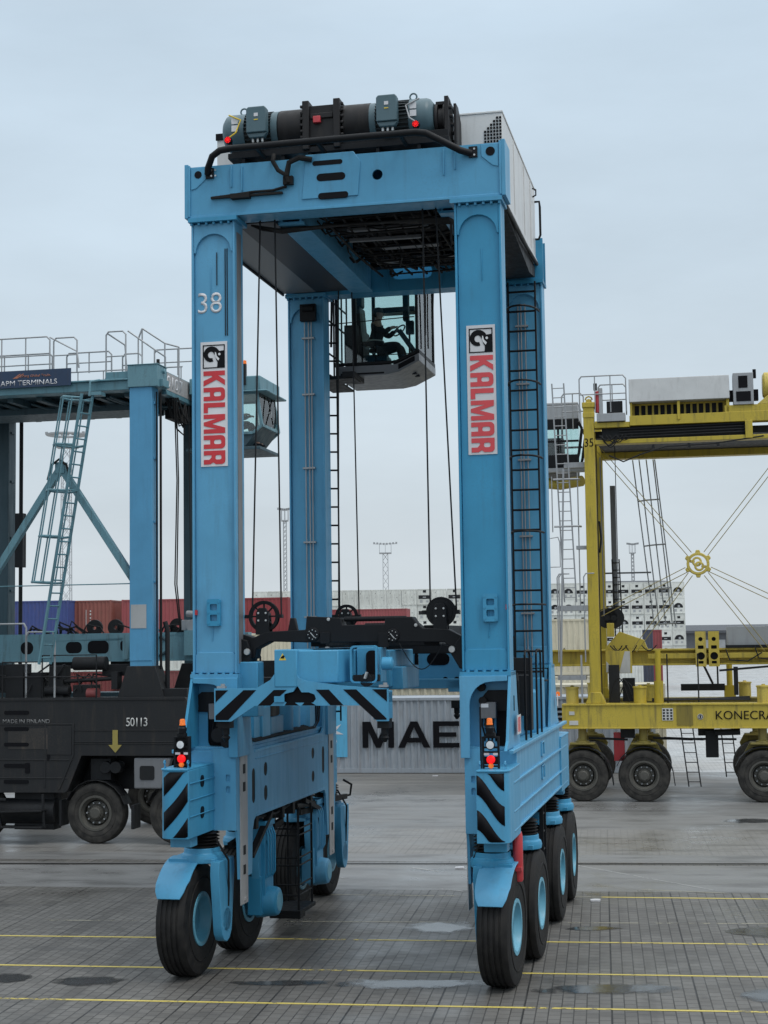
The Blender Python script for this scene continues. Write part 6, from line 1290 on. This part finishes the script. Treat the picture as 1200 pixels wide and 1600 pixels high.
def worn_line(name, col, keep):
    """road paint worn through to the blocks in patches"""
    m, n, b = mat_base(name); t = n.nodes.new('ShaderNodeNewGeometry'); x = n.nodes.new('ShaderNodeTexNoise'); x.inputs['Scale'].default_value = 9; x.inputs['Detail'].default_value = 8; x.inputs['Roughness'].default_value = .7; lk(n, t.outputs['Position'], x.inputs['Vector'])
    y = n.nodes.new('ShaderNodeTexNoise'); y.inputs['Scale'].default_value = .8; y.inputs['Detail'].default_value = 3; lk(n, t.outputs['Position'], y.inputs['Vector'])
    s = n.nodes.new('ShaderNodeMath'); s.operation = 'ADD'; lk(n, x.outputs['Fac'], s.inputs[0]); lk(n, rng(n, y.outputs['Fac'], .35, .65, -.16, .16), s.inputs[1])
    lk(n, rng(n, s.outputs[0], keep-.05, keep+.05, 0, .92), b.inputs['Alpha']); lk(n, mixc(n, x.outputs['Fac'], tuple(c*.75 for c in col), col), b.inputs['Base Color']); b.inputs['Roughness'].default_value = .55; return m
M['line_yellow'] = worn_line('worn_yellow_line_paint', (.72, .58, .14), .345); M['line_pale'] = worn_line('worn_pale_line_paint', (.46, .43, .33), .50); M['line_white'] = worn_line('worn_white_line_paint', (.45, .45, .44), .47)
def mark(a, b, w, mat): tag(strip('road_marking', ground_pt(*a), ground_pt(*b), w, mat), kind='structure')
mark((-120, 1558), (1330, 1584), .075, 'line_yellow'); mark((-120, 1506), (1330, 1529), .075, 'line_yellow'); mark((-100, 1461), (1300, 1477), .075, 'line_yellow')
mark((60, 1438), (1300, 1444), .05, 'line_pale'); mark((940, 1402), (1300, 1406), .08, 'line_yellow'); mark((400, 1397), (940, 1402), .05, 'line_pale'); mark((440, 1345+16), (725, 1393), .05, 'line_white'); mark((610, 1351), (800, 1378), .05, 'line_white'); mark((300, 1353), (585, 1383), .05, 'line_white'); mark((900, 1352), (1120, 1392), .04, 'line_white'); mark((1000, 1390), (1300, 1403), .04, 'line_pale')
# crane rail sunk in a dark groove
M['groove'] = rubber('dark_rail_groove', (.012, .012, .012), .3); M['rail_steel'] = paint('worn_rail_steel', (.30, .29, .28), .35, .3, metal=.7)
ra, rb = ground_pt(-300, 1349.5), ground_pt(1500, 1350.5)
rail = strip('crane_rail', ra, rb, .14, 'groove', .004); tag(rail, 'straight steel crane rail sunk in a dark groove across the whole yard', 'rail')
o2 = strip('rail_head', ra+gy*.11, rb+gy*.11, .06, 'rail_steel', .008); o2.parent = rail
o2 = strip('rail_edge', ra-gy*.10, rb-gy*.10, .035, 'rail_steel', .008); o2.parent = rail
# standing water
mw, n, b = mat_base('rain_water'); b.inputs['Base Color'].default_value = (.055, .057, .058, 1); b.inputs['Specular IOR Level'].default_value = .55
lk(n, rng(n, noise(n, 2.0, 4), .3, .7, .06, .18), b.inputs['Roughness']); bp = n.nodes.new('ShaderNodeBump'); bp.inputs['Strength'].default_value = .12; bp.inputs['Distance'].default_value = .01; lk(n, noise(n, 14, 3), bp.inputs['Height']); lk(n, bp.outputs[0], b.inputs['Normal']); 
tcw = n.nodes.new('ShaderNodeTexCoord'); svw = n.nodes.new('ShaderNodeVectorMath'); svw.operation = 'SUBTRACT'; svw.inputs[1].default_value = (.5, .5, 0); lk(n, tcw.outputs['Generated'], svw.inputs[0])
mlw = n.nodes.new('ShaderNodeVectorMath'); mlw.operation = 'MULTIPLY'; mlw.inputs[1].default_value = (2, 2, 0); lk(n, svw.outputs[0], mlw.inputs[0]); lnw = n.nodes.new('ShaderNodeVectorMath'); lnw.operation = 'LENGTH'; lk(n, mlw.outputs[0], lnw.inputs[0])
adw = n.nodes.new('ShaderNodeMath'); adw.operation = 'ADD'; lk(n, lnw.outputs['Value'], adw.inputs[0]); lk(n, rng(n, noise(n, 3.5, 6), .3, .7, -.28, .28), adw.inputs[1]); lk(n, rng(n, adw.outputs[0], .55, .98, .97, 0), b.inputs['Alpha'])
M['water'] = mw
def puddle(x, y, w, h, seed):
    r = random.Random(seed); c = ground_pt(x, y); e = ground_pt(x+w, y); f = ground_pt(x, y-h); A, B = e-c, f-c; mb = MB(); ph = [r.uniform(0, 6.3) for _ in range(4)]; pts = []
    for k in range(72):
        t = 2*PI*k/72; q = 1+.10*math.sin(2*t+ph[0])+.08*math.sin(3*t+ph[1])+.05*math.sin(5*t+ph[2])+.04*math.sin(9*t+ph[3]); p = c+A*math.cos(t)*q+B*math.sin(t)*q; p.z = .006; pts.append(mb.bm.verts.new(p))
    mb.bm.faces.new(pts); tag(mb.build('puddle_water', 'water'), kind='structure')
for i, a in enumerate(((690, 1449, 62, 9), (143, 1533, 58, 9), (8, 1529, 44, 8), (955, 1546, 115, 9), (925, 1451, 42, 4), (1200, 1456, 68, 9), (1205, 1556, 52, 11), (640, 1538, 130, 8), (440, 1536, 80, 5), (1172, 1283, 52, 4))): puddle(*a, i)
for i, (x, y) in enumerate(((718, 1357), (680, 1213), (930, 1408))):
    mb = MB(); p = ground_pt(x, y); r = random.Random(i); mb.prism([(-.09, -.06), (.08, -.07), (.10, .05), (.0, .08), (-.08, .04)], p, X, Y, .004, .03); tag(mb.build('paper_scrap', 'decal'), ('white paper scrap lying on the asphalt beside the crane rail', 'pale paper scrap on the ground in front of the grey container', 'tiny white paper scrap on the paving behind the new carrier')[i], 'litter')

# ------------------------------------------------------------------ containers
def cont_paint(name, col, dirt=.3): return paint(name, col, .5, dirt, (.14, .09, .06), .4, vary=.12, chips=(.16, .09, .06))
CM = {'grey': cont_paint('pale_grey_container', (.325, .36, .40), .1), 'cream': cont_paint('cream_container', (.60, .55, .42), .5), 'white': cont_paint('white_container', (.64, .65, .61), .25), 'red': cont_paint('red_container', (.26, .045, .05), .2), 'maroon': cont_paint('maroon_container', (.16, .03, .03), .3), 'brown': cont_paint('rust_brown_container', (.22, .065, .05), .3), 'blue': cont_paint('dark_blue_container', (.045, .07, .22), .2), 'navy': cont_paint('navy_container', (.05, .06, .09), .3)}
def box_container(L, H, depth, pitch, mat, name='container', W=2.44):
    """corrugated steel box, near lower left corner at the origin, length along x, depth along y"""
    mb = MB(); n = int(L/pitch); e = .10
    for y, s in ((.02, 1), (W-.02, -1)):               # corrugated long sides
        pts = []
        for k in range(n):
            x = e+(L-2*e)*k/n; w = (L-2*e)/n; pts += [(x, 0), (x+w*.25, 0), (x+w*.42, depth), (x+w*.83, depth), (x+w, 0)]
        lo = [mb.bm.verts.new((x, y+s*d, .16)) for x, d in pts]; hi = [mb.bm.verts.new((x, y+s*d, H-.08)) for x, d in pts]
        for i in range(len(pts)-1): mb.bm.faces.new((lo[i], lo[i+1], hi[i+1], hi[i]))
    for x, s in ((.02, 1), (L-.02, -1)):
        m_ = max(6, int(W/pitch)); pts = []
        for k in range(m_):
            y = e+(W-2*e)*k/m_; w = (W-2*e)/m_; pts += [(y, 0), (y+w*.25, 0), (y+w*.42, depth), (y+w*.83, depth), (y+w, 0)]
        lo = [mb.bm.verts.new((x+s*d, y, .16)) for y, d in pts]; hi = [mb.bm.verts.new((x+s*d, y, H-.08)) for y, d in pts]
        for i in range(len(pts)-1): mb.bm.faces.new((lo[i], lo[i+1], hi[i+1], hi[i]))
    mb.box(.04, L-.04, .04, W-.04, H-.05, H-.02)
    for x in (0, L-.12):
        for y in (0, W-.12): mb.box(x, x+.12, y, y+.12, 0, H)
    for y in (0, W-.06): mb.box(.12, L-.12, y+.0, y+.06, .02, .17); mb.box(.12, L-.12, y, y+.06, H-.10, H-.01)
    for x in (0, L-.06): mb.box(x, x+.06, .12, W-.12, .02, .17); mb.box(x, x+.06, .12, W-.12, H-.10, H-.01)
    return mb.build(name, mat)
GAc = math.radians(9)
def put(o, px, d, z, label, group=None, cat='container', rz=None):
    p = at(px, 1000, d); o.location = (p.x, p.y, z); o.rotation_euler = (0, 0, -GAc if rz is None else rz); tag(o, label, cat, group); return o
# the grey one beyond the yard
g = ground_pt(472, 1208.5); gc = box_container(12.19, 2.60, .04, .235, CM['grey']); gc.location = (g.x, g.y, 0); gc.rotation_euler = (0, 0, -GAc); tag(gc, 'long pale grey shipping container with large black lettering on the ground', 'container')
LM = [([(0, 0), (.2, 0), (.2, .66), (.47, 0), (.63, 0), (.90, .66), (.90, 0), (1.1, 0), (1.1, 1), (.82, 1), (.55, .34), (.28, 1), (0, 1)], [])]
LA_ = [([(0, 0), (.23, 0), (.31, .20), (.81, .20), (.89, 0), (1.12, 0), (.68, 1), (.44, 1)], [[(.39, .38), (.73, .38), (.56, .78)]])]
LE = [([(0, 0), (.9, 0), (.9, .18), (.21, .18), (.21, .41), (.80, .41), (.80, .58), (.21, .58), (.21, .82), (.9, .82), (.9, 1), (0, 1)], [])]
LR = [([(0, 0), (.21, 0), (.21, .34), (.50, .34), (.74, 0), (.99, 0), (.72, .37), (.86, .46), (.92, .58), (.92, .78)]+arcp(.72, .80, .20, 0, 90, 4)+[(0, 1)], [rrect(.21, .71, .52, .82, .12)])]
LS = [([(.0, .0), (.72, 0)]+arcp(.72, .29, .29, -90, 90, 6)+[(.28, .58), (.21, .65), (.21, .75), (.28, .82), (.95, .82), (.95, 1.0), (.22, 1.0), (.05, .92), (0, .78), (0, .62), (.06, .48), (.20, .41), (.70, .41), (.78, .34), (.78, .25), (.70, .18), (0, .18)], [])]
LK = [([(0, 0), (.21, 0), (.21, .34), (.38, .48), (.76, 0), (1.03, 0), (.53, .62), (.98, 1), (.69, 1), (.21, .58), (.21, 1), (0, 1)], [])]
out_, x_ = [], 0.0
for g_, w_ in ((LM, 1.24), (LA_, 1.22), (LE, 1.06), (LR, 1.12), (LS, 1.14), (LK, 1.03)):
    out_ += [([(a+x_, b) for a, b in o_], [[(a+x_, b) for a, b in h] for h in hs]) for o_, hs in g_]; x_ += w_
letters('lettering', out_, 'mark_black', gc, (2.16, -.008, .88), X, Z, 6.85/x_, .90, .02)
mb = MB(); mb.box(.55, 1.62, -.002, .012, .56, 2.32); lq = mb.build('emblem', paint('light_blue_film', (.10, .42, .66), .4, .05), gc)
mb = MB(); st_ = []
for k in range(14):
    t = PI/2+PI*k/7; r = .42 if k % 2 == 0 else .15; st_.append((1.08+r*math.cos(t), 1.44+r*math.sin(t)))
mb.prism(st_, (0, -.006, 0), X, Z, 0, .004); mb.build('star', 'decal', lq)
o = box_container(12.19, 2.90, .036, .28, CM['cream']); g = ground_pt(520, 1196); o.location = (g.x, g.y, 0); o.rotation_euler = (0, 0, -GAc); tag(o, 'cream shipping container hidden behind the long grey one, only its top edge showing', 'container')
# cream stack behind the yellow carrier
cproto = box_container(6.06, 2.75, .036, .28, CM['cream'])
put(cproto, 733, 76, 0, 'lower rusty cream container of the pair behind the yellow carrier', 'cream containers behind the yellow carrier')
c2 = copy_tree(cproto); put(c2, 733, 76, 2.76, 'upper rusty cream container of the pair behind the yellow carrier', 'cream containers behind the yellow carrier')
mb = MB(); mb.prism([(4.4, .9), (4.9, .9), (4.65, 1.35)], (0, -.004, 0), X, Z, 0, .004); wsg = mb.build('warning_sign', 'mark_black', c2); mb = MB(); mb.prism([(4.46, .94), (4.84, .94), (4.65, 1.28)], (0, -.009, 0), X, Z, 0, .004); mb.build('field', 'yellow_mark', wsg)
for c in (cproto, c2): mb = MB(); mb.box(5.94, 6.07, -.006, .0, .05, 2.7); mb.build('corner_post', CM['maroon'], c)
# row on the left: three high
tiers = {}
def stack(px, d, cols, L, tag_, rz=None, swap=False):
    for k, (cn_, lab) in enumerate(cols):
        key = (cn_, L)
        if key not in tiers: tiers[key] = box_container(L, 2.59, .036, .30, CM[cn_]); o = tiers[key]
        else: o = copy_tree(tiers[key])
        put(o, px, d, 2.6*k, lab, tag_, rz=rz)
        yield o
ROW = 'stacked containers beyond the older carrier'
s1 = list(stack(-18, 112, (('maroon', 'dark maroon container at ground level below the dark blue one'), ('white', 'pale container in the middle of the stack under the dark blue one'), ('blue', 'dark blue container on top of its stack beside the rust brown one')), 6.06, ROW))
s2 = list(stack(114, 112.5, (('maroon', 'dark maroon container at ground level under the rust brown one'), ('white', 'pale container in the middle of the stack under the rust brown one'), ('brown', 'rust brown container on top of its stack, between the blue and white ones')), 2.9, ROW))
s3 = list(stack(190, 112, (('maroon', 'dark maroon container at ground level next to the number 38 column'), ('white', 'pale container in the middle of the stack behind the teal column'), ('red', 'bright red container on top of its stack behind the repainted teal column')), 6.06, ROW))
s4 = list(stack(324, 112, (('maroon', 'dark maroon container at ground level behind the spoked sheave'), ('cream', 'cream container in the middle of the stack behind the spoked sheave'), ('red', 'bright red container on top of its stack, directly behind the spoked sheave')), 6.06, ROW))
mb = MB()
for z, h in ((1.0, .12), (1.25, .1), (1.5, .14), (1.75, .1)): mb.box(1.28, 1.38, -.006, .0, z, z+h)
mb.box(.98, 1.02, -.006, 0, .7, 1.9); mb.build('stencil_marking', 'dull_white', s2[2])
w1 = list(stack(152, 150, (('white', 'white container at ground level far behind the rust brown stack'), ('white', 'white container second from the ground far behind the rust brown stack'), ('white', 'white container showing in the gap between the rust brown and red stacks')), 6.06, 'white containers behind the coloured row'))
RR = 'red containers in the middle distance'
s5 = list(stack(545, 158, (('white', 'pale container at ground level below the red one between the hoist ropes'), ('maroon', 'maroon container in the middle tier below the red one between the hoist ropes'), ('red', 'red container low against the white wall of stacks, between the hoist ropes')), 6.06, RR))
s6 = list(stack(452, 158, (('white', 'pale container at ground level behind the far blue column'), ('maroon', 'maroon container in the middle tier behind the far blue column'), ('red', 'red container low down, just beside the far blue column of the new carrier')), 6.06, RR))
for px, d, cn_, lab in ((992, 141, 'red', 'red'), (976, 135, 'navy', 'navy'), (958, 130, 'white', 'off-white')):
    s7 = list(stack(px, d, ((cn_, f'{lab} container standing on the ground, end on, behind the yellow column'), (cn_, f'{lab} container on top of its twin, end on, behind the yellow column')), 2.445, 'containers standing end on behind the yellow carrier'))
# refrigerated boxes: white ends with a cooling unit
def reefer(unit, H, L=12.19):
    mb = MB(); mb.box(.03, 2.41, .04, L, .03, H-.03)
    for x in (0, 2.34): mb.box(x, x+.10, 0, .12, 0, H)
    mb.box(.1, 2.34, 0, .1, 0, .14); mb.box(.1, 2.34, 0, .1, H-.12, H)
    if not unit:
        mb.box(1.19, 1.25, .0, .05, .14, H-.12)
        for x in (.35, .85, 1.55, 2.05): mb.cyl((x, -.01, .1), (x, -.01, H-.1), .045, 6)
        for x in (.0, .6, 1.22, 1.82, 2.36): mb.box(x, x+.08, -.03, .02, .05, H-.05)
    r = mb.build('reefer_container', CM['white'])
    if unit:
        mb = MB(); mb.box(.25, 2.19, .0, .05, .95, 1.55) if unit == 1 else mb.prism(arcp(1.22, 1.05, .85, 0, 180, 12), (0, .02, 0), X, Z, -.02, .03); mb.box(1.0, 1.5, .0, .05, 2.0, 2.4) if unit == 1 else mb.box(.5, .8, .0, .045, .5, .8); mb.build('cooling_unit', 'dark', r)
        mb = MB(); mb.box(.5, .9, -.01, .03, .35, .8); mb.box(1.5, 1.9, -.01, .03, .4, .7); mb.prism(circ(1.3, 1.3, .22, 14), (0, -.01, 0), X, Z, 0, .03) if unit == 2 else mb.box(.95, 1.5, -.01, .03, 1.15, 1.3); mb.build('panel', 'zinc', r)
    else:
        mb = MB()
        for x, z in ((.5, 1.9), (1.55, 1.2), (1.8, .7)): mb.box(x, x+.13, -.012, .0, z, z+.12)
        mb.build('marking', 'dark', r)
    return r
ORD = ['first', 'second', 'third', 'fourth', 'fifth', 'sixth', 'seventh', 'eighth', 'ninth', 'tenth', 'eleventh', 'twelfth', 'thirteenth', 'fourteenth', 'fifteenth', 'sixteenth']
TIER = ['bottom', 'second lowest', 'middle', 'second highest', 'top']
protos = {}
def reefer_wall(px0, d, ncol, H, kinds, where, group, mark_, skip=()):
    base = at(px0, 1000, d); dx = Vector((math.cos(GAc*.3), -math.sin(GAc*.3), 0)); r = random.Random(int(d))
    for c in range(ncol):
        for t in range(5):
            if (c, t) in skip: continue
            k = kinds(c, t, r); key = (k, H)
            if key not in protos: protos[key] = reefer(k, H); o = protos[key]
            else: o = copy_tree(protos[key])
            p = base+dx*(2.5*c)+Vector((0, r.uniform(-.12, .12), 0)); o.location = (p.x, p.y, H*t+.01*t); o.rotation_euler = (0, 0, -GAc*.3)
            kk = ('smooth doors', 'flat cooling unit', 'round fan cover')[k]
            tag(o, f'white reefer, {kk}, {ORD[c]} from the {mark_}, {TIER[t]} tier, {where}', 'container', group)
reefer_wall(396, 258, 16, 2.59, lambda c, t, r: 0 if c < 11 else (1 if r.random() < .75 else 0), 'far wall', 'white reefer containers in the long far wall', 'spoked sheave')
reefer_wall(858, 283, 10, 2.90, lambda c, t, r: 2 if (c in (0, 1, 5, 9) and r.random() < .75) else 1, 'tall stack', 'white reefer containers in the tall far stack', 'blue column')
# far buildings
def warehouse(px0, px1, ytop, d, label, wall, roofm):
    a, b = at(px0, ytop, d), at(px1, ytop, d); w = b.x-a.x; h = a.z
    e = empty('warehouse', (a.x, a.y, 0)); tag(e, label, 'warehouse')
    mb = MB(); mb.box(0, w, 0, 40, 0, h*.72)
    for k in range(int(w/6)): mb.box(6*k, 6*k+.2, -.15, 0, 0, h*.72)
    wl = mb.build('wall', wall, e)
    mb = MB(); mb.prism([(-1, h*.72), (41, h*.72), (41, h*.8), (20, h), (6, h*.97), (-1, h*.8)], (w/2, 0, 0), Y, Z, -w/2-.5, w/2+.5); mb.build('roof', roofm, e)
    mb = MB()
    for k in range(max(1, int(w/18))): mb.box(4+18*k, 9+18*k, -.2, .02, 0, min(5, h*.5))
    mb.build('gate', 'zinc', wl)
M['wall_grey'] = paint('dark_grey_cladding', (.10, .105, .115), .6, .2); M['roof_grey'] = paint('dark_grey_roofing', (.075, .08, .09), .6, .2)
warehouse(1072, 1420, 976, 360, 'long low dark grey warehouse far behind the yellow carrier', 'wall_grey', 'roof_grey')
warehouse(950, 1046, 904, 430, 'tall dark-roofed warehouse rising behind the tall reefer stack', 'wall_grey', 'roof_grey')
# light masts
def mast(px, ytop, d, label, w=1.6, ring=False):
    top = at(px, ytop, d); h = top.z; e = empty('light_mast', (top.x, top.y, 0)); tag(e, label, 'light mast', 'light masts in the distance')
    mb = MB(); n = int(h/(w*1.3))
    for sx_ in (-1, 1):
        for sy in (-1, 1): mb.beam((sx_*w/2, sy*w/2, 0), (sx_*w/2*.8, sy*w/2*.8, h-1), .14, .14, Y)
    for k in range(n):
        z0, z1 = (h-1)*k/n, (h-1)*(k+1)/n; q = w/2*.9
        for sy in (-1, 1): mb.beam((-q, sy*q, z0), (q, sy*q, z1), .07, .07, Y); mb.beam((q, sy*q, z0), (-q, sy*q, z1), .07, .07, Y)
    ms = mb.build('mast', 'zinc', e)
    mb = MB(); mb.box(-w*1.0, w*1.0, -w*1.0, w*1.0, h-1.2, h-.95)
    for x in (-w*.95, 0, w*.95):
        for y in (-w*.95, w*.95): mb.cyl((x, y, h-1), (x, y, h+1.2), .06, 6)
    if ring: mb.lathe([(0, w*1.2), (0, w*2.0), (.25, w*2.0), (.25, w*1.2), (0, w*1.2)], (0, 0, h+1.2), Z, 24)
    mb.build('platform', 'zinc', e)
    mb = MB()
    for k in range(8):
        x = -w*1.8+w*3.6*k/7; mb.box(x-.25, x+.25, -w*.9, -w*.6, h+1.0+.25*abs(k-3.5)/3.5, h+1.5+.25*abs(k-3.5)/3.5)
    mb.beam((-w*1.9, -w*.7, h+1.3), (w*1.9, -w*.7, h+1.3), .12, .12); mb.build('floodlight', 'zinc', e)
mast(602, 858, 400, 'lattice light mast between the hoist ropes above the white far wall'); mast(445, 806, 330, 'lattice light mast close to the far blue column of the new carrier', .75); mast(988, 858, 420, 'lattice light mast beside the yellow column above the reefer stack', .8); mast(104, 690, 300, 'tall lattice light mast with a ring on top, behind the caged teal ladder', 2.0, True)
